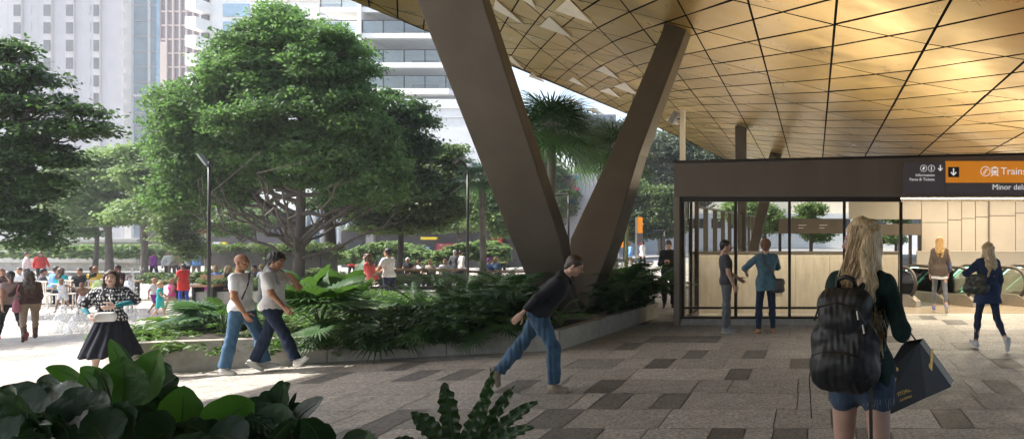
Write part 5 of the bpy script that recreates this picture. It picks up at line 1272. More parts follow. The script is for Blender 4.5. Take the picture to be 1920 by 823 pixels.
def person(px, py, D=None, H=1.75, face=0, label='', cat='person', pose=None, skin='fair', top=None, bottom=None, shoes=None, hair=None, lod=1, at=None, group=None, extra=None, headk=1.0, z=None, curl=(.5,.5), sit=None, trunk=1.0):
    """px,py: photo pixel of the feet; face: heading in degrees clockwise from 'away'"""
    if at is None:
        g = G(px, py) if D is None else Vector((XS(px, D), D, GZ(XS(px, D))))
    else: g = Vector(at)
    if z is not None: g.z = z
    p = pose or Pose(); sc_ = H/1.75; h = {0: .0095, 1: .013, 2: .026, 3: .036}[lod]/sc_
    S = Shape(); torso(S, p, -.006)
    for q in 'LR': arm(S, p, q, -.008 if top and top.get('sleeve', 2) > 1.5 else 0); leg(S, p, q, -.006)
    for q in 'LR':
        if shoes is None: shoe(S, p, q, -.008)
        else: S.cone(p.kn[q]*.1+p.an[q]*.9, p.an[q]-p.toe[q][1]*.03, .034, .034, .02)
    S.cone(p.neck-(p.Rt@V3(0,0,.05)), p.headc-p.Rh@V3(0, .025, .08), .056 if not p.fem else .050, .050 if not p.fem else .044, .03)
    V, F = S.mesh(h); mi = np.zeros(len(F), int)
    hv, hf, hm_ = head_template({0: .0045, 1: .0065, 2: .014, 3: .02}[lod], p.fem); hv = (hv*headk)@p.Rh.T+p.headc
    Vs = [V, hv]; Fs = [F, hf+len(V)]; Ms = [mi, hm_]; n = len(V)+len(hv)
    for qi, q in enumerate('LR'):
        t, f = hand_template(curl[qi], {0: .004, 1: .0055, 2: .009, 3: .014}[lod]); sd = -1 if q == 'L' else 1
        d = nrm(p.wr[q]-p.el[q]); inn = p.Rt@V3(-sd, 0, 0); inn = nrm(inn-d*(inn@d)); th = np.cross(inn, d)*(1 if q == 'R' else -1)
        if th@(p.Rt@V3(0,1,.0)) < 0: th = -th
        Mx = np.stack([d, th, -inn], 1); t2 = t.copy(); v = t2@Mx.T+p.wr[q]+d*.012; ff = f if np.linalg.det(Mx) > 0 else f[:, ::-1]
        Vs.append(v); Fs.append(ff+n); n += len(v); Ms.append(np.zeros(len(ff), int))
    root = np_mesh('person', np.concatenate(Vs)*sc_, np.concatenate(Fs), [SK[skin], M_eyew, M_eyed, M_lip, H_dbrown], loc=g, smooth=True, mi=np.concatenate(Ms))
    root.rotation_euler = (0, 0, -face*D2R); tag(root, label, 'person', group)
    def part(name, S, m, h_=h, disp=None):
        v, f = S.mesh(h_, disp); return np_mesh(name, v*sc_, f, m, parent=root, smooth=True)
    if bottom:
        S = Shape(); b_ = dict(bottom); kind = b_.get('kind', 'trousers'); o = b_.get('o', .008)
        if kind == 'skirt':
            skirt(S, p, b_['hem'], .125, b_['r'], back=b_.get('back', 0)); n_ = b_.get('pleats', 11)
            part('skirt', S, b_['m'], h, lambda X, Y, Z: (.010+.022*np.clip(1.0-Z, 0, 1))*np.sin(n_*np.arctan2(Y-p.pel[1], X-p.pel[0])+2*np.sin(4*Z)))
        else:
            S.cone(p.pel-V3(.066, 0, .01), p.pel+V3(.066, 0, -.01), .100+o, .100+o, .03); S.cone(p.pel-V3(.05, 0, -.07), p.pel+V3(.05, 0, .07), .090+o, .090+o, .03)
            for q in 'LR': leg(S, p, q, o, b_.get('len', 1.98), b_.get('flare', .01))
            part('trousers' if b_.get('len', 2) > 1.3 else 'shorts', S, b_['m'], h, wrinkle(b_.get('wr', .004), 15, int(abs(px)*7) % 97))
    if top:
        t_ = dict(top); S = Shape(); o = t_.get('o', .010); torso(S, p, o, hip=t_.get('hem', .06) > -.04)
        sl_ = t_.get('sleeve', 2.0)
        if sl_ > 0:
            for q in 'LR': arm(S, p, q, t_.get('so', o), sl_-.06)
        hem = t_.get('hem', .06); dn = p.Rt@V3(0, 0, -1)
        if hem > .10: S.cone(p.pel-V3(.055, 0, -.02), p.pel-V3(.05, 0, -.02)+dn*hem, .117+o, .112+o+t_.get('fl', .02), .04).cone(p.pel+V3(.055, 0, .02), p.pel+V3(.05, 0, .02)+dn*hem, .117+o, .112+o+t_.get('fl', .02), .04)
        elif hem > -.04: S.cone(p.pel-V3(.070, 0, -.01), p.pel+V3(.070, 0, .01), .118+o, .118+o, .04)
        if t_.get('collar'): S.cone(p.neck+p.Rt@V3(0, .0, -.05), p.neck+p.Rt@V3(0, .02, .045), .072+o, .062, .02, capb=True)
        S.cut(p.pel+dn*hem, dn)
        nk = t_.get('neck', .045); S.cut(p.neck+p.Rt@V3(0, .0, nk), p.Rt@V3(0, .35, 1)) if not t_.get('collar') else None
        part(t_.get('name', 'shirt'), S, t_['m'], h, wrinkle(t_.get('wr', .0045), t_.get('wf', 13), int(abs(px)*3) % 89))
    if shoes is not None:
        for q in 'LR':
            S = Shape(); shoe(S, p, q, .002)
            if shoes.get('boot'): S = Shape(); S.cone(p.an[q]*.3+p.kn[q]*.7, p.an[q]-p.toe[q][1]*.03, .056, .044, .03, capa=True); d, u = p.toe[q]; c = p.an[q]-u*.045; S.cone(c-d*.03, c+d*.13-u*.01, .042, .030, .03); S.cut(p.an[q]-u*.083, -u)
            part('boot' if shoes.get('boot') else 'shoe', S, shoes['m'], max(.008, h*.8))
            if lod <= 1 and shoes.get('sole'):
                S = Shape(); d, u = p.toe[q]; a = p.an[q]-u*.080; S.cone(a-d*.035, a+d*.03, .047, .046, .02, u, 3.2).cone(a+d*.03, a+d*.15, .046, .036, .02, u, 3.2); part('sole', S, shoes['sole'], .008)
    if hair:
        style, hm2 = hair; S = Shape(); R = p.Rh; c = p.headc; f = lambda *v: c+R@V3(*v)
        hair_shape(S, p, style, h); dsp = None; hh = {0: .006, 1: .008, 2: .016, 3: .024}[lod]
        if style == 'curly': dsp = wrinkle(.007, 60, 3, 1)
        if style in ('long', 'wavy', 'fore'):
            L = {'long': .36, 'wavy': .30, 'fore': .36}[style]; dn = V3(0, 0, -1); bk = p.Rt@V3(0, -1, 0)
            a = f(0, -.06, .03); S.cone(f(-.035,-.05,.02), f(-.04,-.075,-.06)+dn*L*.55+bk*.045, .058, .062, .03).cone(f(.035,-.05,.02), f(.04,-.075,-.06)+dn*L*.55+bk*.045, .058, .062, .03)
            S.cone(f(-.05,-.08,-.06)+dn*L*.4+bk*.03, f(-.05,-.08,-.06)+dn*L+bk*.03, .055, .022, .03).cone(f(.05,-.08,-.06)+dn*L*.4+bk*.03, f(.05,-.08,-.06)+dn*L+bk*.03, .055, .022, .03)
            for q in (-1, 1): S.cone(f(q*.070,.012,.03), f(q*.082,.0,-.10), .020, .024, .02).cone(f(q*.082,.0,-.10), f(q*.088,-.005,-.10)+dn*L*.5, .024, .016, .02)
            dsp = (lambda X, Y, Z: .0045*np.sin(70*X+9*np.sin(9*Z))+.004*np.sin(55*Y+34*X+6*np.sin(7*Z+2)))
            if style == 'wavy': dsp = (lambda X, Y, Z: .006*np.sin(60*X+22*np.sin(20*Z))+.006*np.sin(50*Y+40*Z))
        if style == 'bun': S.ell(f(0,-.125,.03), R, (.04,.035,.04), .01)
        if style == 'pony': S.cone(f(0,-.11,.02), f(0,-.15,-.08), .028, .030, .01).cone(f(0,-.15,-.08), f(0,-.15,-.22), .030, .008, .01)
        part('hair' if style != 'cap' else 'cap', S, hm2, hh, dsp)
    if extra: extra(root, p, sc_, part, h)
    return root, p, sc_
# ------------------------------------------------------------------ the people one by one
J_blue = cloth('mid blue denim', (.055,.125,.22)); J_blue2 = cloth('bright blue denim', (.045,.095,.155), var=.35, scale=9); J_dark = cloth('dark indigo denim', (.018,.028,.055)); J_grey = cloth('grey cotton', (.13,.135,.14)); C_white = cloth('white cotton', (.84,.84,.85)); C_ivory = cloth('greyish white cotton', (.72,.70,.68))
C_black = cloth('black cloth', (.012,.012,.014)); C_char = cloth('charcoal cotton', (.06,.06,.068)); C_jacket = cloth('near black jacket cloth', (.014,.015,.02), .7)
C_blueS = cloth('faded blue shirt', (.085,.16,.20), var=.2); C_brown = cloth('brown wool', (.045,.018,.013)); C_khaki = cloth('khaki cotton', (.25,.18,.12)); C_tank = cloth('dusty pink top', (.38,.27,.24)); C_boot = mat('brown suede', (.08,.035,.022), .8)
C_brjack = cloth('taupe jacket', (.10,.072,.056)); C_navy = cloth('navy coat cloth', (.022,.032,.075)); C_green = cloth('dark green knit', (.006,.022,.020), var=.35, scale=30); C_shoeb = mat('beige suede shoe', (.26,.21,.15), .8); C_tanshoe = mat('tan leather shoe', (.33,.18,.08), .5)
C_red = cloth('red cloth', (.62,.03,.02)); C_teal = cloth('teal cloth', (.02,.42,.45)); C_mag = cloth('magenta cloth', (.55,.02,.38)); C_pink = cloth('hot pink cloth', (.65,.06,.28)); C_coral = cloth('coral cloth', (.75,.12,.12)); C_purp = cloth('purple cloth', (.25,.03,.28)); C_yel = cloth('yellow cloth', (.62,.40,.05)); C_sky = cloth('sky blue cloth', (.16,.34,.70)); C_cream = cloth('cream trousers', (.50,.44,.34)); C_roy = cloth('royal blue cloth', (.03,.06,.4)); C_lime = cloth('pale green cloth', (.35,.45,.18))
def walk(s=1, a=26, **k):                            # a stride: s=+1 right leg forward
    f, b = (a, 4), (-a*.8, 4)
    d = dict(hipR=f if s > 0 else b, hipL=b if s > 0 else f, kneeR=6 if s > 0 else 22, kneeL=22 if s > 0 else 6, footR=8 if s > 0 else -18, footL=-18 if s > 0 else 8,
             armL=(22 if s > 0 else -22, 8, 20), armR=(-22 if s > 0 else 22, 8, 20)); d.update(k); return Pose(**d)
# bald man and his curly haired friend
def strap_extra(root, p, sc_, part, h):
    S = Shape(); a = p.sh['L']*.55+p.neck*.45+V3(0,0,.03); S.cone(a+V3(0,.07,.0), p.chest+V3(.06,.118,-.02), .014, .014, .01).cone(p.chest+V3(.06,.118,-.02), p.pel+V3(.14,.05,.05), .013, .013, .01).cone(a+V3(0,.07,0), a+V3(0,-.05,.01), .014, .014, .01).cone(a+V3(0,-.05,.01), p.chest+V3(.03,-.13,-.02), .013, .013, .01).cone(p.chest+V3(.03,-.13,-.02), p.pel+V3(.14,-.03,.05), .013, .013, .01)
    part('strap', S, C_char, .009)
person(453, 700, H=1.80, face=82, label='bald man in a white T-shirt and blue jeans walking right beside his curly haired friend', skin='tan', lod=0,
    pose=Pose(lean=-1, head=(4, 12), hipL=(24,2), kneeL=14, footL=-4, hipR=(-10,3), kneeR=2, footR=6, armR=(8,10,22), armL=(-25,10,45)),
    top=dict(m=C_white, sleeve=.62, hem=.05, o=.009, wr=.004, neck=.03), bottom=dict(m=J_blue, flare=.032, o=.012, wr=.005), shoes=dict(m=M_shoe_w, sole=M_sole), extra=strap_extra, trunk=1)
def hoodie(root, p, sc_, part, h):
    S = Shape(); a, b = p.sh['L'], p.sh['R']; n = p.neck
    S.cone(a*.6+n*.4+V3(0,.03,.03), n+V3(0,-.06,.04), .03, .04, .03).cone(b*.6+n*.4+V3(0,.03,.03), n+V3(0,-.06,.04), .03, .04, .03)
    S.cone(n+V3(0,-.07,.03), n+V3(0,-.14,-.12), .07, .08, .04, V3(0,1,0), 1.6).cone(n+V3(-.02,-.14,-.10), n+V3(-.02,-.19,-.42), .09, .07, .04, V3(0,1,0), 1.9)
    S.cone(b*.6+n*.4+V3(0,.05,.03), p.chest+V3(.09,.13,-.03), .028, .022, .02); part('draped_hoodie', S, cloth('light grey jersey', (.30,.32,.34)), h, wrinkle(.006, 16, 5))
person(511, 700, H=1.80, face=86, label='curly haired man with a grey hoodie over his shoulders, striding in dark jeans', skin='tan', lod=0,
    pose=Pose(lean=3, head=(16, 6), hipR=(32,3), kneeR=8, footR=14, hipL=(-20,3), kneeL=6, footL=-4, armR=(28,12,18), handL=(-.06,.22,.42), hintL=(-.7,.2,-.7)),
    top=dict(m=C_ivory, sleeve=.68, hem=.05, o=.011, wr=.005, neck=.03), bottom=dict(m=J_dark, flare=.022, o=.010, wr=.005), shoes=dict(m=M_shoe_w, sole=M_sole), hair=('curly', H_black), extra=hoodie, curl=(.7,.9))
# the hurrying man in black
def jacket_extra(root, p, sc_, part, h):
    S = Shape(); n = p.neck; S.cone(n+p.Rt@V3(0,-.03,-.02), n+p.Rt@V3(0,.05,.01), .078, .070, .02).cone(n+p.Rt@V3(-.03,.07,-.02), n+p.Rt@V3(-.03,.10,-.05), .030, .016, .02).cut(n+p.Rt@V3(0,0,.035), p.Rt@V3(0,.2,1)); part('collar', S, C_jacket, .009)
    for q in (-1, 1):
        mb = MB(); f = lambda *v: Vector((p.headc+p.Rh@V3(*v))*sc_); mb.ring(f(q*.032,.100,.002), tuple(p.Rh@V3(0,1,0)), .024, .003, 16, .002); mb.bar(f(q*.056,.098,.006), f(q*.078,-.005,.010), .003); mb.build('spectacles', M_dark, root)
person(1012, 733, H=1.93, face=86, label='man in a black jacket and blue jeans hurrying past the V column', skin='fair', lod=0,
    pose=Pose(lean=37, head=(30, -2), hipR=(26,2), kneeR=26, footR=0, hipL=(-33,3), kneeL=6, footL=-34, armR=(-14,8,6), armL=(-32,10,62)),
    top=dict(m=C_jacket, name='jacket', sleeve=1.97, hem=.02, o=.022, so=.012, wr=.006, collar=False, neck=.05), bottom=dict(m=J_blue2, flare=.020, o=.014, wr=.008), shoes=dict(m=C_shoeb, sole=C_shoeb), hair=('short', H_dbrown), extra=jacket_extra)
# the woman with the spotted top and black skirt
def spots_mat():
    m, nt, b, out = _nodes('spotted knit'); tc = nt.nodes.new('ShaderNodeTexCoord'); mp = nt.nodes.new('ShaderNodeMapping'); mp.inputs['Scale'].default_value = (30, 30, 19); vo = nt.nodes.new('ShaderNodeTexVoronoi'); vo.inputs['Scale'].default_value = 1; vo.inputs['Randomness'].default_value = .35
    nt.links.new(tc.outputs['Object'], mp.inputs[0]); nt.links.new(mp.outputs[0], vo.inputs['Vector']); nt.links.new(_mix(nt, (.68,.68,.66), (.016,.018,.03), _ramp(nt, vo.outputs['Distance'], .36, .42)), b.inputs['Base Color']); b.inputs['Roughness'].default_value = .9; return m
def bag_extra(root, p, sc_, part, h):
    for q in 'LR': S = Shape().cone(p.el[q], p.wr[q]-(p.wr[q]-p.el[q])*.08, .041, .033, .02); part('teal_sleeve', S, cloth('teal knit', (.02,.20,.25)), h, wrinkle(.003, 30, 2))
r, p, s_ = person(208, 716, H=1.60, face=158, label='dark haired woman in a spotted top and full black skirt walking towards us', skin='pale', lod=0,
    pose=walk(1, 16, fem=True, head=(-6, -14), handL=(-.16,.26,.24), handR=(.17,.25,.10), hintL=(-1,0,-.3), hintR=(1,-.2,-.3)),
    top=dict(m=spots_mat(), sleeve=.98, hem=.03, o=.018, so=.035, wr=.005, neck=.02), bottom=dict(kind='skirt', hem=.44, r=.35, m=cloth('black pleated cotton', (.016,.018,.028)), pleats=13), shoes=dict(m=C_black), hair=('long', H_dbrown), extra=bag_extra)
g = Vector(r.location); fa_ = 158*D2R; wr = (p.pel+V3(-.02,.22,.10))*s_
def loc_of(root, v): return root.location+Matrix.Rotation(root.rotation_euler.z, 3, 'Z')@Vector(v)
S = Shape(); S.cone((-.075,0,-.015), (.075,0,-.015), .055, .055, .02, (0,1,0), 1.8).cone((-.075,0,-.05), (.075,0,-.05), .05, .05, .02, (0,1,0), 1.8)
v, f = S.mesh(.008); M_wbag = mat('white leather', (.66,.68,.66), .35, var=.04)
o = empty('handbag', loc_of(r, wr), 'small white shoulder bag held at the waist by the woman in the black skirt', 'bag', rz=-fa_)
np_mesh('bag_body', v, f, M_wbag, o, smooth=True); MB().tube([(-.10,-.02,.03), (-.06,-.01,.16), (-.03,-.03,.26)], .006, 6).build('strap', M_wbag, o, smooth=True); MB().box(-.08, .08, .034, .038, .012, .016).build('seam', M_steel, o)
# two women walking off at the far left
person(20, 640, H=1.60, face=-66, label='woman in a dusty pink top, black trousers and red shoes at the far left edge', skin='tan', lod=1, pose=walk(-1, 22, fem=True, head=(8, 10), armR=(-14,10,18)),
    top=dict(m=C_tank, sleeve=.3, hem=.04, o=.006), bottom=dict(m=C_black, o=.004, flare=.004), shoes=dict(m=C_red), hair=('pony', H_black))
r, p, s_ = person(55, 641, H=1.60, face=-52, label='woman with long dark hair in a brown top, khaki trousers and brown boots walking left', skin='tan', lod=1, pose=walk(1, 24, fem=True, head=(6, 8), armR=(4,8,14), handL=(-.22,.16,.22)),
    top=dict(m=C_brown, sleeve=1.3, hem=.02, o=.012), bottom=dict(m=C_khaki, o=.002, flare=.0), shoes=dict(m=C_boot, boot=True), hair=('long', H_dbrown))
S = Shape(); S.cone((0,0,0), (0,0,-.14), .06, .085, .03, (1,0,0), 1.6); v, f = S.mesh(.012)
o = empty('handbag', loc_of(r, (p.sh['L']+V3(-.08,-.10,-.42))*s_), 'dusty pink shoulder bag of the woman in the brown top', 'bag'); np_mesh('bag_body', v, f, cloth('pink canvas', (.45,.16,.22)), o, smooth=True); MB().tube([(-.03,0,.02), (.0,.02,.30), (.06,0,.40)], .01, 6).build('strap', cloth('pink canvas', (.45,.16,.22)), o)
# man with the phone
r, p, s_ = person(1254, 580, D=18.9, H=1.72, face=176, label='man in black looking down at his phone between the planter and the kiosk frame', skin='fair', lod=0, pose=Pose(head=(26,0), hipL=(3,3), kneeL=2, hipR=(16,3), kneeR=46, footR=-30, handL=(-.05,.24,.23), handR=(.06,.25,.23)),
    top=dict(m=C_black, name='sweater', sleeve=1.96, hem=.12, o=.016, wr=.006, fl=.01, collar=True), bottom=dict(m=cloth('dark grey trousers', (.05,.052,.06)), o=.014, flare=.016, wr=.006), shoes=dict(m=C_char, sole=M_sole), hair=('short', H_dbrown), curl=(1.0,1.0))
o = MB().rbox((0,0,0), ((1,0,0), nrm((0,.7,.7)), nrm((0,-.7,.7))), (.07,.14,.009)).build('phone', M_black, loc=loc_of(r, (p.pel+V3(.0,.33,.25))*s_)); tag(o, 'dark phone in the hands of the man in black beside the kiosk', 'phone')
# the two men talking in front of the glass
person(1362, 623, H=1.84, face=74, label='dark haired man in a charcoal T-shirt standing by the kiosk glass', skin='fair', lod=0, pose=Pose(lean=-3, head=(4, 6), hipL=(4,3), hipR=(-2,3), kneeR=2, armR=(4,6,16), armL=(14,8,40)),
    top=dict(m=C_char, sleeve=.62, hem=.06, o=.010, wr=.004, neck=.03), bottom=dict(m=J_grey, flare=.012, o=.012, wr=.006), shoes=dict(m=cloth('grey canvas shoe', (.3,.29,.28)), sole=M_sole), hair=('short', H_black))
r, p, s_ = person(1436, 625, H=1.86, face=-22, label='red haired man in a blue shirt, back to us at the kiosk glass', skin='fair', lod=0, pose=Pose(lean=1, head=(0, 22), hipL=(2,5), hipR=(2,5), handL=(-.30,.26,.16), hintL=(-1,-.4,-.4), handR=(.10,.32,.2), hintR=(1,0,-.3)),
    top=dict(m=C_blueS, sleeve=1.15, hem=.16, o=.014, wr=.007, fl=.012, collar=True), bottom=dict(m=J_dark, flare=.004, o=.006), shoes=dict(m=C_tanshoe), hair=('curly', H_red))
M_lea = mat('worn brown leather', (.075,.06,.048), .5, var=.3, scale=9, bump=.2)
S = Shape(); S.cone((-.08,0,0), (.08,0,0), .09, .09, .03, (0,1,0), 2.0).cone((-.085,0,-.12), (.085,0,-.12), .085, .085, .03, (0,1,0), 1.7); v, f = S.mesh(.011, wrinkle(.006, 30, 4))
o = empty('messenger_bag', loc_of(r, (p.pel+V3(.20,-.06,-.02))*s_), 'brown leather shoulder bag hanging at the hip of the man in the blue shirt', 'bag', rz=.5)
np_mesh('bag_body', v, f, M_lea, o, smooth=True)
sp = [loc_of(r, q*s_) for q in (p.pel+V3(.15,-.12,.05), p.pel+V3(.06,-.150,.22), p.chest+V3(-.06,-.150,-.02), p.sh['L']*.55+p.neck*.45+V3(0,-.06,.05), p.sh['L']*.55+p.neck*.45+V3(0,.06,.04))]
Rz = Matrix.Rotation(-.5, 3, 'Z'); MB().tube([Rz@(q-o.location) for q in sp], .014, 6).build('strap', M_lea, o, smooth=True)
mb = MB(); [mb.bar((.02*k-.07, -.05, -.16), (.02*k-.07+.01, -.06, -.26), .006) for k in range(8)]; mb.build('fringe', M_lea, o)
# the two women heading for the escalators
r, p, s_ = person(1762, 587, H=1.80, face=6, label='woman with wavy golden hair, taupe jacket and grey leggings walking to the escalators', skin='fair', lod=0, pose=walk(-1, 10, fem=True, head=(0, 0), armL=(-4,14,14), armR=(6,10,14)),
    top=dict(m=C_brjack, name='jacket', sleeve=1.96, hem=.13, o=.020, so=.012, wr=.006, fl=.01), bottom=dict(m=cloth('heather grey leggings', (.15,.16,.18)), o=-.004, flare=0, wr=.002), shoes=dict(m=cloth('lilac sneaker', (.22,.22,.42)), sole=M_sole), hair=('wavy', H_gold),
    extra=lambda root, p, sc_, part, h: part('tunic_hem', Shape().cone(p.pel+V3(-.05,0,-.08), p.pel+V3(-.06,0,-.20), .12, .135, .02, capb=True).cone(p.pel+V3(.05,0,-.08), p.pel+V3(.06,0,-.20), .12, .135, .02, capb=True), C_ivory, h, wrinkle(.006, 30, 2)))
S = Shape(); S.cone((0,0,0), (0,0,-.10), .075, .10, .03, (1,0,0), 2.0); v, f = S.mesh(.010, wrinkle(.004, 30, 3)); C_bbag = cloth('slate blue leather', (.07,.09,.17), .5)
o = empty('handbag', loc_of(r, (p.pel+V3(.24,-.02,.16))*s_), 'slate blue shoulder bag of the golden haired woman near the escalators', 'bag'); np_mesh('bag_body', v, f, C_bbag, o, smooth=True)
M_tanl = mat('tan leather strap', (.38,.17,.07), .5); MB().tube([(0,-.07,.05), (-.05,-.05,.28), (-.09,.0,.36), (-.05,.05,.28), (0,.06,.05)], .010, 6).build('strap', M_tanl, o, smooth=True)
r, p, s_ = person(1852, 655, H=1.82, face=-14, label='blonde woman in a navy coat and dark jeans walking away near the right edge', skin='fair', lod=0, pose=walk(-1, 14, fem=True, head=(0, -6), kneeR=30, footR=-32, handL=(-.26,.22,.26), hintL=(-1,-.3,-.5), armR=(-6,12,22)),
    top=dict(m=C_navy, name='coat', sleeve=1.95, hem=.20, o=.024, so=.016, wr=.007, fl=.05), bottom=dict(m=J_dark, o=-.002, flare=0, wr=.003), shoes=dict(m=cloth('pale canvas shoe', (.55,.55,.52)), sole=M_sole), hair=('long', H_blonde))
S = Shape(); S.cone((0,-.10,0), (0,.10,0), .08, .08, .03, (1,0,0), 2.0).cone((0,-.13,-.16), (0,.13,-.16), .10, .10, .04, (1,0,0), 1.6); v, f = S.mesh(.012, wrinkle(.008, 26, 3)); M_blkl = mat('dark olive leather', (.04,.042,.03), .38, var=.3, bump=.2)
o = empty('handbag', loc_of(r, (p.pel+V3(-.24,-.06,.20))*s_), 'large dark olive leather bag under the arm of the woman in the navy coat', 'bag', rz=1.2); np_mesh('bag_body', v, f, M_blkl, o, smooth=True)
MB().tube([(0,-.08,.06), (.04,-.05,.24), (.10,.0,.34), (.04,.05,.24), (0,.08,.06)], .009, 6).build('strap', M_blkl, o, smooth=True)

# ------------------------------------------------------------------ foreground woman, on the terrace
def shirt_open(root, p, sc_, part, h):
    S = Shape()
    for q in 'LR': leg(S, p, q, .012, .22, .0)
    S.cone(p.pel-V3(.068, 0, .02), p.pel+V3(.068, 0, -.02), .116, .116, .05); S.cone(p.pel-V3(.05, 0, -.08), p.pel+V3(.05, 0, .08), .105, .105, .05); part('shorts', S, cloth('washed denim', (.03,.05,.085), var=.3), h, wrinkle(.004, 20, 6))
    mb = MB(); rr = random.Random(5)
    for q in 'LR':
        c = p.hip[q]*.79+p.kn[q]*.21
        for k in range(46):
            a = k/46*6.283; b = c+V3(math.cos(a)*.098, math.sin(a)*.098, .004); mb.tube([Vector(b*sc_), Vector((b+V3(rr.uniform(-.01,.01), rr.uniform(-.01,.01), -rr.uniform(.02,.05)))*sc_)], .0015, 3)
    mb.build('frayed_hem', mat('frayed denim thread', (.22,.24,.27), .9), root)
    # loose strands of hair
    R = p.Rh; f = lambda *v: p.headc+R@V3(*v); mb = MB()
    for k in range(420):
        a = rr.uniform(-1.9, 1.9); st_ = f(math.sin(a)*.088, -math.cos(a)*.106+.0-.01, .04+rr.uniform(-.05,.05)); L = rr.uniform(.30, .50)
        pts = [st_]; q = st_.copy(); sx_ = math.sin(a)*.07; wv = rr.uniform(0, 6.28); am = rr.uniform(.012, .038)
        tgt = p.headc+V3(.015+math.sin(a)*.125+rr.uniform(-.035,.035), -.125-.03*math.cos(a)+rr.uniform(-.03,.02), -.10-L)
        for j in range(1, 9):
            t = j/8; w_ = st_*(1-t)**2+(V3(st_[0], st_[1], 0)*.45+V3(tgt[0], tgt[1]-.03, 0)*.55+V3(0,0,1)*(st_[2]*.55+tgt[2]*.45))*2*t*(1-t)+tgt*t*t
            pts.append(w_+V3(am*math.sin(wv+t*9), am*math.cos(wv+t*7), 0)*t)
        mb.tube([Vector(x*sc_) for x in pts], [.0042*(1-.6*j/8) for j in range(9)], 4, False)
    mb.build('hair_strands', H_blonde, root, smooth=True)
    MB().tube([Vector(f(.06*math.cos(t), -.115+.01*math.sin(3*t), .012+.012*math.sin(t))*sc_) for t in np.linspace(-.9, .9, 8)], .009, 6).build('hair_clasp', M_lea, root)
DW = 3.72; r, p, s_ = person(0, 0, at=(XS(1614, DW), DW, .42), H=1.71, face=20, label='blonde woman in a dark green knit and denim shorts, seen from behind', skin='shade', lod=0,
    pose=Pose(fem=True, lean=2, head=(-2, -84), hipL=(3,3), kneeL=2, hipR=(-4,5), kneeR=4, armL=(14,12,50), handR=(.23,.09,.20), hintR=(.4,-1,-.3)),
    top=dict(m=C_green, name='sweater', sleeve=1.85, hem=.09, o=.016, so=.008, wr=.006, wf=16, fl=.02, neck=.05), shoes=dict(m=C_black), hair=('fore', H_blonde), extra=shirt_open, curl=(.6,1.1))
r.scale = (.88, .92, 1.0)
# backpack
M_nyl = mat('black nylon', (.008,.009,.011), .50, var=.2, scale=10, bump=.15, spec=.35)
S = Shape(); W2 = .135
S.cone((-.08,0,.17), (.08,0,.17), .10, .10, .06, (0,1,0), 1.15).cone((-.105,0,-.02), (.105,0,-.02), .115, .115, .06, (0,1,0), 1.0).cone((-.10,0,-.17), (.10,0,-.17), .125, .125, .06, (0,1,0), 1.0)
S.cone((-.07,-.075,-.13), (.07,-.075,-.13), .10, .10, .03, (0,1,0), 1.3).cone((-.05,-.06,.10), (.05,-.06,.10), .085, .085, .03, (0,1,0), 1.5)
_w1, _w2 = wrinkle(.0035, 13, 9, .9), wrinkle(.0022, 42, 4, .5)
v, f = S.mesh(.006, lambda X, Y, Z: _w1(X, Y, Z)+_w2(X, Y, Z))
bc = (p.chest*.62+p.pel*.38+V3(-.02,-.215,-.015))*s_
bp = empty('backpack', loc_of(r, bc), 'bulging black backpack worn by the blonde woman', 'backpack', rz=-20*D2R); bp.scale = (.76, .84, .87)
np_mesh('pack_body', v, f, M_nyl, bp, smooth=True)
mb = MB()
mb.tube([(-.06,.04,.27), (-.05,.02,.315), (.0,.015,.33), (.05,.02,.315), (.06,.04,.27)], .014, 8); mb.build('grab_handle', M_nyl, bp, smooth=True)
mb = MB().tube([(-.16,-.10,.10), (-.12,-.135,.175), (.0,-.15,.205), (.12,-.135,.175), (.16,-.10,.10)], .006, 6); mb.build('zip', M_dark, bp)
mb = MB().tube([(-.15,-.165,-.075), (-.07,-.195,-.05), (.0,-.20,-.045), (.07,-.195,-.05), (.15,-.165,-.075)], .0055, 6); mb.build('zip', M_dark, bp)
for q in ((.13,-.155,.165),(.155,-.12,.09)): MB().tube([q, (q[0]+.012, q[1]-.006, q[2]-.045)], [.004,.006], 6).build('zip_pull', M_steel, bp)
for sd in (-1, 1): MB().tube([(sd*.07,.06,.25), (sd*.10,.17,.31), (sd*.13,.25,.24), (sd*.15,.28,.05), (sd*.17,.16,-.15), (sd*.15,.03,-.22)], .020, 8).build('shoulder_strap', M_nyl, bp, smooth=True)
MB().tube([(-.20,-.02,-.10), (-.215,-.05,-.22), (-.20,-.05,-.44)], .004, 5).build('loose_cord', M_dark, bp); MB().bar((.175,-.03,-.22), (.185,-.02,-.98), .022, .004, up=(0,1,0)).build('hanging_strap', M_dark, bp)
# shopping bag with gold lettering
M_bag = mat('matte black paper', (.008,.009,.014), .5, var=.15, scale=5); M_gold2 = mat('gold lettering', (.50,.30,.08), .35, metal=.6)
bo = P(1698, 640, 3.95); sb = empty('shopping_bag', bo, 'black paper shopping bag with gold lettering swinging from the blonde woman right hand', 'bag')
def q2(px, py, dd=0): return P(px, py, 3.95+dd)-bo
front = [q2(1690,648), q2(1725,642,.02), q2(1783,724,.10), q2(1737,745,.0), q2(1672,774,-.08), q2(1655,770,-.1), q2(1660,700,-.06)]
bk_ = [v_+Vector((.04,.15,.0)) for v_ in front]; nfr = len(front)
mb = MB(); mb.poly(front+bk_, [list(range(nfr))]+[[i, (i+1) % nfr, nfr+(i+1) % nfr, nfr+i] for i in range(1, nfr)]+[list(range(nfr, 2*nfr))[::-1]]); mb.build('bag_body', M_bag, sb, bevel=.003)
mb = MB(); mb.tube([q2(1700,646), q2(1697,628,.0), q2(1690,612,-.05), q2(1680,604,-.12)], .0045, 6).tube([q2(1722,643)+Vector((0,.1,0)), q2(1708,625), q2(1690,608,-.05)], .0045, 6); mb.build('cord_handle', M_black, sb)
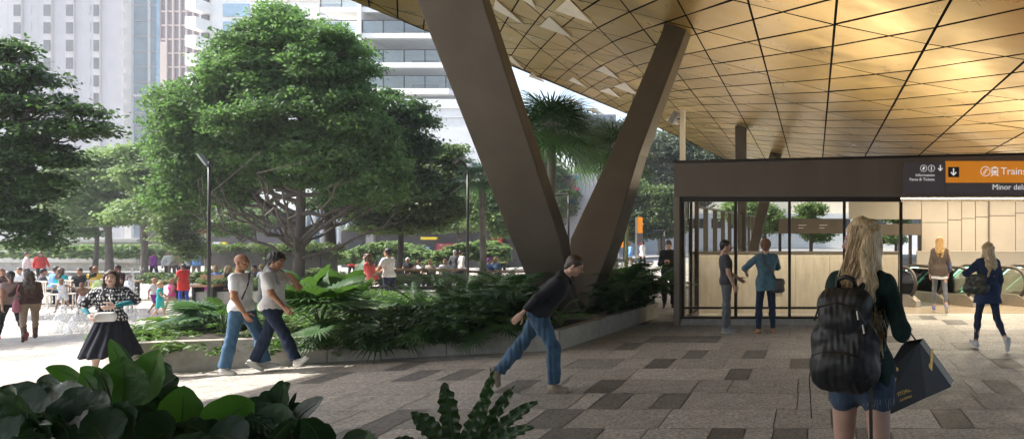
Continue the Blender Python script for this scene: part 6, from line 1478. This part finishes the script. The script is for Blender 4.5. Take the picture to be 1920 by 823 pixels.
nf = (front[2]-front[0]).cross(front[4]-front[0]).normalized(); nf = nf if nf.y < 0 else -nf
eu = (q2(1737,745,.0)-q2(1672,774,-.08)).normalized(); ev = eu.cross(nf).normalized(); ev = ev if ev.z > 0 else -ev
Mx = Matrix((eu, ev, nf)).transposed().to_4x4()
for body, px_, py_, sz in (('NW', 1672, 722, .16), ('STORES', 1680, 742, .026), ('SHOPPING', 1684, 752, .016)):
    t = text(body, 0, 0, sz, M_gold2, sb, th=.0006); Mx2 = Mx.copy(); Mx2.translation = q2(px_, py_, -.045)+nf*.018; t.matrix_local = Mx2

# ------------------------------------------------------------------ children and adults at the water jets
def kid(px, py, H, face, label, pose=None, **k): return person(px, py, H=H, face=face, label=label, pose=pose or Pose(), lod=2, headk=1.22, **k)
kid(118, 588, 1.12, 160, 'child in white with bent knees splashing in the water jets at the left', walk(1, 26, lean=14, fem=False, handL=(-.35,.1,.2), handR=(.3,.2,.25)), skin='tan', top=dict(m=C_white, sleeve=0, hem=-.06, o=.004), bottom=dict(m=C_white, len=.5, o=.014), hair=('short', H_black))
person(158, 592, H=1.12, face=150, label='child in white swimwear and a dark blue cap bending beside the water jet', pose=Pose(lean=36, hipL=(30,6), kneeL=40, hipR=(40,6), kneeR=50, handL=(-.2,.35,.05), handR=(.2,.35,.05)), lod=2, headk=1.2, skin='brown', bottom=dict(m=C_white, len=.6, o=.03), hair=('cap', C_roy))
kid(243, 585, 1.18, 190, 'child wrapped in a white towel next to the tall water jet', Pose(), skin='brown', top=dict(m=C_white, sleeve=1.4, hem=.4, o=.03, fl=.05), hair=('short', H_black))
kid(290, 592, 1.12, 80, 'boy in purple shorts standing just behind the boy in turquoise', walk(1, 14), skin='tan', top=dict(m=C_white, sleeve=.5, hem=.02), bottom=dict(m=C_purp, len=.75, o=.02), hair=('short', H_red))
kid(300, 602, 1.05, 60, 'blond child in a turquoise top and shorts near the fountain', walk(-1, 12), skin='fair', top=dict(m=C_teal, sleeve=.3, hem=.1), bottom=dict(m=C_teal, len=.8, o=.02), hair=('curly', H_gold))
kid(322, 590, 1.08, 200, 'girl in a bright pink swimsuit between the turquoise child and the woman in red', walk(1, 20, fem=True), skin='tan', top=dict(m=C_pink, sleeve=0, hem=.08, o=.008), hair=('bun', H_brown))
kid(383, 575, 1.0, -60, 'child in a magenta dress leaning to the left by the timber bench', Pose(lean=24, fem=True, handL=(-.3,.4,.3), handR=(.2,.4,.3)), skin='fair', top=dict(m=C_mag, sleeve=0, hem=.25, o=.02, fl=.05), hair=('bun', H_brown))
person(344, 573, H=1.45, face=-70, label='woman in a long red tunic and blue leggings watching the children', pose=Pose(fem=True, handR=(.1,.25,.25), handL=(-.1,.25,.28)), lod=2, skin='brown', top=dict(m=C_red, sleeve=.3, hem=.32, o=.03, fl=.03), bottom=dict(m=C_roy, o=.0), hair=('short', H_black), headk=1.1)
# ------------------------------------------------------------------ bicycle and riders
DB = 20.6; bx = XS(685, DB); bz = GZ(bx); M_tyre = mat('tyre rubber', (.015,.015,.015), .8); M_bike = mat('black bicycle frame', (.02,.02,.022), .3, metal=.4)
bk = empty('bicycle', (bx, DB, bz), 'black city bicycle ridden by the woman in coral behind the planting', 'bicycle', rz=math.pi)
for sx1 in (-.52, .52):
    w_ = empty('wheel', (sx1, 0, .34), None, None); w_.parent = bk
    mb = MB(); mb.tube([(math.cos(t)*.33, 0, math.sin(t)*.33) for t in np.linspace(0, 6.283, 29)], .018, 6, False); mb.build('tyre', M_tyre, w_, smooth=True)
    mb = MB()
    for k in range(12): t = k*.5236; mb.bar((0,0,0), (math.cos(t)*.32, 0, math.sin(t)*.32), .004)
    mb.build('spokes', M_steel, w_)
mb = MB()
for a_, b_ in (((.52,0,.34),(.40,0,.86)),((.42,0,.76),(-.05,0,.32)),((.42,0,.78),(-.15,0,.52)),((-.05,0,.32),(-.2,0,.82)),((-.52,0,.34),(-.05,0,.32)),((-.52,0,.34),(-.16,0,.66))): mb.tube([a_, b_], .017, 7)
mb.build('frame', M_bike, bk, smooth=True); MB().tube([(.28,-.28,.98),(.38,-.2,.98),(.40,0,.95),(.38,.2,.98),(.28,.28,.98)], .013, 7).build('handlebar', M_steel, bk)
v, f = Shape().cone((-.32,0,.86), (-.1,0,.88), .07, .03, .02, (0,0,1), 2).mesh(.012); np_mesh('saddle', v, f, M_bike, bk, smooth=True)
MB().tube([(-.05,.07,.32),(.08,.08,.22)], .01, 6).tube([(-.05,-.07,.32),(-.18,-.08,.42)], .01, 6).box(-.12, -.04, -.14, -.05, .40, .43).box(.04, .12, .05, .14, .19, .22).build('pedals', M_bike, bk)
MB().tube([(-.52+math.cos(t)*.39, 0, .34+math.sin(t)*.39) for t in np.linspace(.3, 3.2, 12)], .02, 5).build('mudguard', M_bike, bk)
MB().box(.56, .82, -.14, .14, .74, .92).build('basket', M_lea, bk, bevel=.01)
def ride(face, **k): return Pose(fem=k.pop('fem', False), lean=k.pop('lean', 16), hipL=(78,5), kneeL=70, footL=0, hipR=(48,5), kneeR=55, footR=0, handL=(-.22,.48,.18), handR=(.22,.48,.18), **k)
person(0, 0, at=(bx+.20, DB, bz+.13), H=1.62, face=-90, label='woman in a coral shirt with long brown hair riding the bicycle to the left', pose=ride(-90, fem=True), lod=1, skin='fair', top=dict(m=C_coral, sleeve=.6, hem=.04, o=.012), bottom=dict(m=C_cream, o=.012), shoes=dict(m=M_shoe_w), hair=('long', H_brown))
person(0, 0, at=(bx+.34, DB+.55, bz), H=1.74, face=-80, label='man in a white T-shirt and dark jeans standing just behind the cycling woman', pose=Pose(lean=4, handL=(-.1,.34,.2), handR=(.12,.34,.16)), lod=1, skin='tan', top=dict(m=C_white, sleeve=.6, hem=.05), bottom=dict(m=J_dark), shoes=dict(m=C_black), hair=('short', H_black))
# ------------------------------------------------------------------ seating and the crowd
def bench(px0, px1, D, ztop, label, legs=5, depth=.55, name='timber_bench', th=.07, group=None, back=False):
    x0, x1 = XS(px0, D), XS(px1, D); zg = GZ(x0); o = empty(name, (x0, D, zg), label, 'bench', group); L = x1-x0; h_ = ztop-zg
    mb = MB(); [mb.box(0, L, k*depth/5, (k+1)*depth/5-.012, h_-th, h_) for k in range(5)]; mb.build('seat', M_wood, o)
    for k in range(legs): x = L*k/(legs-1) if k else .05; x = min(x, L-.1); MB().box(x, x+.06, .03, depth-.03, 0, h_-th-.002).build('leg', M_dark, o)
    if back: MB().box(0, L, depth-.06, depth-.02, h_+.12, h_+.30).build('backrest', M_wood, o); [MB().box(L*k+.05*(1-2*k), L*k+.1*(1-2*k)+.04, depth-.02, depth+.02, h_-.02, h_+.28).build('support', M_dark, o) for k in (0, 1)]
    return o
zt = ZS(505, 30.5); bench(708, 860, 30.5, zt, 'long raised timber table ledge with people sitting behind it', 6, .7, 'timber_table')
bench(708, 835, 29.2, ZS(516, 29.2), 'low timber bench in front of the long table', 5, .4)
bench(862, 1000, 31, ZS(508, 31), 'pale stone topped bench near the left leg of the V column', 4, .6)
bench(355, 400, 24.5, ZS(534, 24.5), 'timber bench with a backrest behind the child in magenta', 2, .5, back=True)
bench(398, 475, 25.4, ZS(540, 25.4), 'timber bench where the seated women talk', 3, .5)
bench(500, 545, 25.4, ZS(533, 25.4), 'short timber bench to the right of the two walking men', 2, .5)
def sit_pose(**k): d = dict(hipL=(84,6), kneeL=84, hipR=(80,6), kneeR=80, handL=(-.12,.34,.12), handR=(.12,.34,.12)); d.update(k); return Pose(**d)
def seated(px, py_head, D, label, face=180, H=1.7, fem=False, topm=C_white, bot=J_dark, hairc=('short', H_dbrown), skin='fair', sleeve=.6, hdd=(8, 0), group=None, lod=3):
    """px, py_head: pixel of the top of the head"""
    x = XS(px, D); ztop = ZS(py_head, D); hs = 1.30*H/1.75
    return person(px, 0, at=(x, D, ztop-hs), H=H, face=face, label=label, pose=sit_pose(fem=fem, head=hdd, lean=8), lod=lod, skin=skin, top=dict(m=topm, sleeve=sleeve, hem=.05, o=.012), bottom=dict(m=bot), shoes=dict(m=C_black), hair=hairc, group=group)
DT = 31.8
seated(727, 487, DT, 'person with a pink sun hat seated at the left end of the long table', 120, fem=True, topm=C_ivory, hairc=('long', H_gold))
seated(766, 486, DT, 'woman in a pale cap and dark vest seated at the long table', 170, fem=True, topm=C_black, hairc=('cap', C_white), skin='tan', sleeve=.2)
seated(789, 489, DT, 'dark haired man in white leaning over the long table', 200, topm=C_white, hairc=('short', H_black))
seated(808, 489, DT, 'blond man in a cream shirt seated near the middle of the long table', 175, topm=C_cream, hairc=('short', H_gold), sleeve=.9)
seated(835, 488, DT, 'red faced man in a pale pink shirt at the right end of the long table', 160, topm=C_ivory, hairc=('short', H_red), sleeve=.9)
seated(712, 486, 30.0, 'person in a pale green shirt and blue cap sitting at the table end', 90, topm=C_lime, hairc=('cap', C_sky))
seated(914, 486, 32, 'person with purple hair and a blue dress on the pale bench', 100, fem=True, topm=C_sky, hairc=('curly', C_purp))
seated(934, 484, 32, 'woman with blonde hair in patterned blue on the pale bench', 220, fem=True, topm=J_blue, hairc=('long', H_blonde), sleeve=1.4)
seated(405, 501, 25.8, 'woman in sunglasses and a pale blue shirt seated facing us on the bench', 150, fem=True, topm=C_sky, bot=J_dark, hairc=('short', H_gold), sleeve=1.2, lod=2)
seated(422, 502, 25.6, 'woman with long blonde hair and a dark grey top seated with her back turned', 60, fem=True, topm=C_char, bot=C_black, hairc=('long', H_blonde), sleeve=1.8, lod=2)
seated(450, 503, 26.2, 'dark haired person in turquoise eating behind the bald man', 250, topm=C_teal, hairc=('short', H_dbrown), skin='tan', lod=2)
seated(480, 500, 26.2, 'dark dressed person seated between the two walking men', 180, topm=C_char, hairc=('short', H_dbrown), sleeve=1.8, lod=2)
seated(496, 499, 26.0, 'fair haired person in white seated behind the curly haired man', 200, topm=C_white, hairc=('short', H_gold), sleeve=1.4, lod=2)
# standing couple and passers-by at the back
def stander(px, top_py, D, H, face, label, tm, bm, hairc, skin='fair', sleeve=1.9, fem=False, group=None, hem=.08, pose=None):
    x = XS(px, D); s = FPX/D; z = ZS(top_py, D)-H*1.005; return person(px, 0, at=(x, D, max(z, GZ(x)-.35)), H=H, face=face, label=label, pose=pose or walk(1 if px % 2 < 1 else -1, 12, fem=fem), lod=3, skin=skin, top=dict(m=tm, sleeve=sleeve, hem=hem, o=.014), bottom=dict(m=bm), shoes=dict(m=C_black), hair=hairc, group=group)
stander(853, 475, 36, 1.75, 10, 'grey haired person in a dark grey coat standing behind the table', C_char, C_black, ('short', H_grey), hem=.3)
stander(864, 474, 36, 1.72, 20, 'person in a long pale coat standing beside the one in dark grey', C_ivory, C_cream, ('short', H_dbrown), hem=.3)
cols = [('purple', C_purp), ('white', C_white), ('pale grey', C_ivory), ('black', C_black), ('light blue', C_sky), ('tan', C_khaki), ('red', C_red), ('green', C_lime)]
hh_ = [('short', H_black), ('short', H_dbrown), ('long', H_dbrown), ('short', H_gold), ('bun', H_brown)]
bgp = [(288,488,0,'just left of the low board signs'),(312,487,1,'in front of the grey poster'),(322,489,2,'right of the grey poster'),(335,488,5,'under the olive tree'),(352,491,1,'right of the hanging olive branches'),(368,489,4,'left of the street sign post'),(50,486,1,'before the pale hedge at far left'),(76,490,6,'beside the pale hedge'),
       (700,486,3,'left of the thin dark trunk'),(680,487,2,'behind the cyclists'),(757,476,4,'right of the thin dark trunk'),(776,478,3,'behind the hatted woman'),(905,478,5,'by the food court counter'),(942,480,7,'nearest the left column leg'),(1180,478,4,'beside the orange banner'),(1205,482,1,'below the purple banner'),(660,489,6,'left of the cycling pair')]
for i, (px, py, c, where) in enumerate(bgp):
    stander(px, py, 41 if px > 100 else 38, 1.68+.03*(i % 4), (i*67) % 360, 'distant passer-by in %s %s' % (cols[c][0], where), cols[c][1], [J_dark, C_black, C_khaki][i % 3], hh_[i % 5], ['fair', 'tan', 'brown'][i % 3], group='distant passers-by')
# cafe chairs and people at the left
M_chair = mat('pale cafe chair', (.62,.56,.48), .6); M_chair_d = mat('dark rattan', (.10,.06,.04), .7)
def cafe_chair(px, D, label, rz=0, m=None):
    x = XS(px, D); o = empty('cafe_chair', (x, D, GZ(x)), label, 'chair', 'cafe chairs by the fountain', rz); m = m or M_chair
    MB().box(-.24, .24, -.24, .24, .43, .46).build('seat', m, o); mb = MB(); [mb.box(-.22+.09*k, -.19+.09*k, -.262, -.24, .50, .88) for k in range(5)]; mb.box(-.25, .25, -.265, -.238, .88, .93); mb.build('backrest', m, o)
    for a in (-.22, .19):
        for b_ in (-.24, .20): MB().box(a, a+.03, b_, b_+.03, 0, .428).build('leg', m, o)
    for a in (-.25, .22): MB().box(a, a+.03, -.25, .2, .64, .67).build('arm', m, o)
    return o
for k, (px, py, D) in enumerate(((75,0,25.5),(98,0,25.0),(140,0,25.5),(160,0,26.5),(118,0,27.5),(186,0,25.4),(10,0,26),(36,0,27),(215,0,26))):
    cafe_chair(px, D, 'pale slatted cafe chair, ' + ['with a grey shirted guest','holding the man in blue','empty, right of the child in white','behind the child in the cap','at the back of the group','near the green chair','at the far left edge','second from the left edge','rightmost of the cafe group'][k], rz=(.2*k) % 1.2-.5)
v, f = Shape().cone((0,0,.75), (0,0,.62), .24, .24, .05, (0,1,0), 4).mesh(.02); o = empty('round_chair', (XS(186,24.3), 24.3, GZ(-23)), 'lime green round backed chair beside the woman in the spotted top', 'chair'); np_mesh('backrest', v, f, C_lime, o, smooth=True)
MB().box(-.22, .22, .05, .45, .42, .45).build('seat', M_dark, o); [MB().box(a, a+.03, b_, b_+.03, 0, .418).build('leg', M_dark, o) for a in (-.2, .17) for b_ in (.08, .4)]
for k, (px, py, tm, hr, lab, sk) in enumerate(((100,503,C_sky,('short', H_dbrown),'man in a sky blue shirt seated with his back to us in a pale chair','fair'),(110,506,C_teal,('long', H_brown),'woman in teal beside the man in sky blue','fair'),(75,507,C_char,('short', H_black),'seated guest in dark grey behind the woman in brown','tan'),(152,506,C_black,('short', H_black),'seated guest in black behind the child in white','tan'),
      (168,501,C_black,('short', H_black),'dark haired guest left of the one in yellow','brown'),(176,503,C_yel,('short', H_red),'guest in a yellow shirt behind the child in the cap','tan'),(226,500,C_brown,('short', H_black),'guest in brown right of the woman in the spotted top','brown'),(38,505,C_white,('bun', H_brown),'guest in white between the two women walking left','fair'),(6,507,C_brown,('long', H_red),'guest in brown at the very left edge','fair'))):
    seated(px, py, 26.0 if k != 6 else 24.6, lab, face=[10,-10,30,160,20,-20,190,150,170][k], topm=tm, hairc=hr, skin=sk, H=1.68, lod=2 if k in (0, 5) else 3)
def table(px, D, label, r_=.4, h_=.72):
    x = XS(px, D); o = empty('cafe_table', (x, D, GZ(x)), label, 'table', 'cafe tables'); MB().disc((0,0,h_), (0,0,1), r_, 24, .03).build('table_top', M_white, o); MB().tube([(0,0,0),(0,0,h_-.002)], .03, 8).build('leg', M_dark, o); MB().disc((0,0,.001), (0,0,1), .22, 20, .02).build('foot', M_dark, o)
table(125, 26.2, 'white round cafe table right of the man in sky blue'); table(60, 26.4, 'white round cafe table behind the woman in brown'); table(200, 26.6, 'white round cafe table behind the spotted top')
bench(235, 330, 27.5, ZS(527, 27.5), 'grey counter height bar table behind the children', 3, .5, 'bar_table', .05)

# ------------------------------------------------------------------ water jets (foaming water)
M_water = bpy.data.materials.new('foaming water'); M_water.use_nodes = True
nt = M_water.node_tree; b = nt.nodes['Principled BSDF']; b.inputs['Base Color'].default_value = (.9,.93,.95,1); b.inputs['Roughness'].default_value = .35
tr_ = nt.nodes.new('ShaderNodeBsdfTransparent'); mx = nt.nodes.new('ShaderNodeMixShader'); nt.links.new(_ramp(nt, _noise(nt, 16, 4, stretch=(1,1,.4)), .40, .62, .05, .75), mx.inputs[0]); nt.links.new(tr_.outputs[0], mx.inputs[1]); nt.links.new(b.outputs[0], mx.inputs[2]); nt.links.new(mx.outputs[0], nt.nodes['Material Output'].inputs[0])
for k, (px, D, hh, rb, lab) in enumerate(((118,18.6,.62,.30,'wide low splash of white water around the child in white'),(152,18.2,.62,.34,'broad white splash in front of the child in the cap'),(247,18.8,1.5,.16,'tall white water jet right of the woman in the spotted top'),(205,19.4,.5,.2,'short splash behind the woman in the spotted top'))):
    x = XS(px, D); S = Shape(); S.cone((0,0,.02), (0,0,hh), rb, rb*.22, .03)
    v, f = S.mesh(.03, wrinkle(.012, 16, k, .5)); o = np_mesh('water_jet', v, f, M_water, loc=(x, D, GZ(x)), smooth=True); tag(o, lab, 'water jet', 'fountain jets')
    rr = np.random.default_rng(k); n = 260; c = np.stack([rr.normal(0, rb*.7, n), rr.normal(0, rb*.7, n), rr.uniform(.02, hh*1.05, n)], 1); V_, F_ = leaf_quads(c, rr.normal(size=(n, 3)), rr.uniform(.006, .02, n), 1.0); np_mesh('spray', V_, F_, M_white, o)['kind'] = 'stuff'

# ------------------------------------------------------------------ street furniture
def lamp(px, py_top, D, label, style=0):
    x = XS(px, D); z0 = GZ(x); o = empty('street_lamp', (x, D, z0), label, 'street lamp'); H = ZS(py_top, D)-z0
    MB().tube([(0,0,0),(0,0,H*.5),(0,0,H)], [.05,.042,.034], 10).build('pole', M_dark, o, smooth=True)
    if style == 0:
        MB().rbox((-.12,-.02,H+.05), (Vector((.62,0,-.78)), Vector((0,1,0)), Vector((.78,0,.62))), (.42,.20,.05)).build('lamp_head', M_steel, o, bevel=.01); MB().rbox((-.14,-.02,H+.028), (Vector((.62,0,-.78)), Vector((0,1,0)), Vector((.78,0,.62))), (.36,.16,.012)).build('lens', M_white, o)
    elif style == 1: MB().tube([(0,0,H-.05),(-.1,0,H+.15),(-.25,0,H+.3)], .03, 8).build('arm', M_dark, o); MB().rbox((-.33,0,H+.3), (Vector((.8,0,.6)), Vector((0,1,0)), Vector((-.6,0,.8))), (.3,.14,.05)).build('lamp_head', M_dark, o)
    else: MB().tube([(0,0,H),(-.6,0,H),(-.6,0,H-.05)], .035, 6).build('arm', M_dark, o); MB().box(-.8, -.3, -.08, .08, H-.1, H-.05).build('lamp_head', M_dark, o)
    return o
lamp(392, 304, 21.5, 'tall black street lamp with tilted silver head in front of the big tree')
lamp(877, 318, 24.0, 'slim black street lamp beside the left leg of the V column', 1)
lamp(1066, 364, 30, 'black lamp post with a square arm framed by the V column', 2)
lamp(1246, 432, 46, 'short black post with twin boxes left of the kiosk frame', 2)
def banner(px, py0, py1, wpx, D, label, cols_):
    x = XS(px, D); o = empty('banner_sign', (x, D, 0), label, 'banner'); s = FPX/D; W = wpx/s; MB().box(-.06, 0, -.04, .04, 0, ZS(py0, D)).build('post', M_steel, o)
    for (a, b_, m) in cols_: MB().box(.02, .02+W, -.015, .015, ZS(b_, D), ZS(a, D)-.01).build('banner_panel', m, o)
    return o
banner(1194, 407, 470, 10, 36, 'tall orange and purple banner right of the column', ((407,437,M_orange),(437,455,M_purple),(455,458.5,M_redd)))
banner(1160, 436, 475, 8, 38, 'shorter banner with two orange panels left of the tall one', ((436,450,M_orange),(452,464,M_orange)))
o = empty('street_sign', (XS(386,43), 43, -.6), 'grey street sign post with a small red sign beside the lamp pole', 'street sign'); MB().tube([(0,0,0),(0,0,ZS(430,43)+.6)], .06, 8).build('post', M_steel, o); MB().box(-.35, .05, -.05, -.02, ZS(438,43)+.6, ZS(431,43)+.6).build('sign_plate', M_red, o)
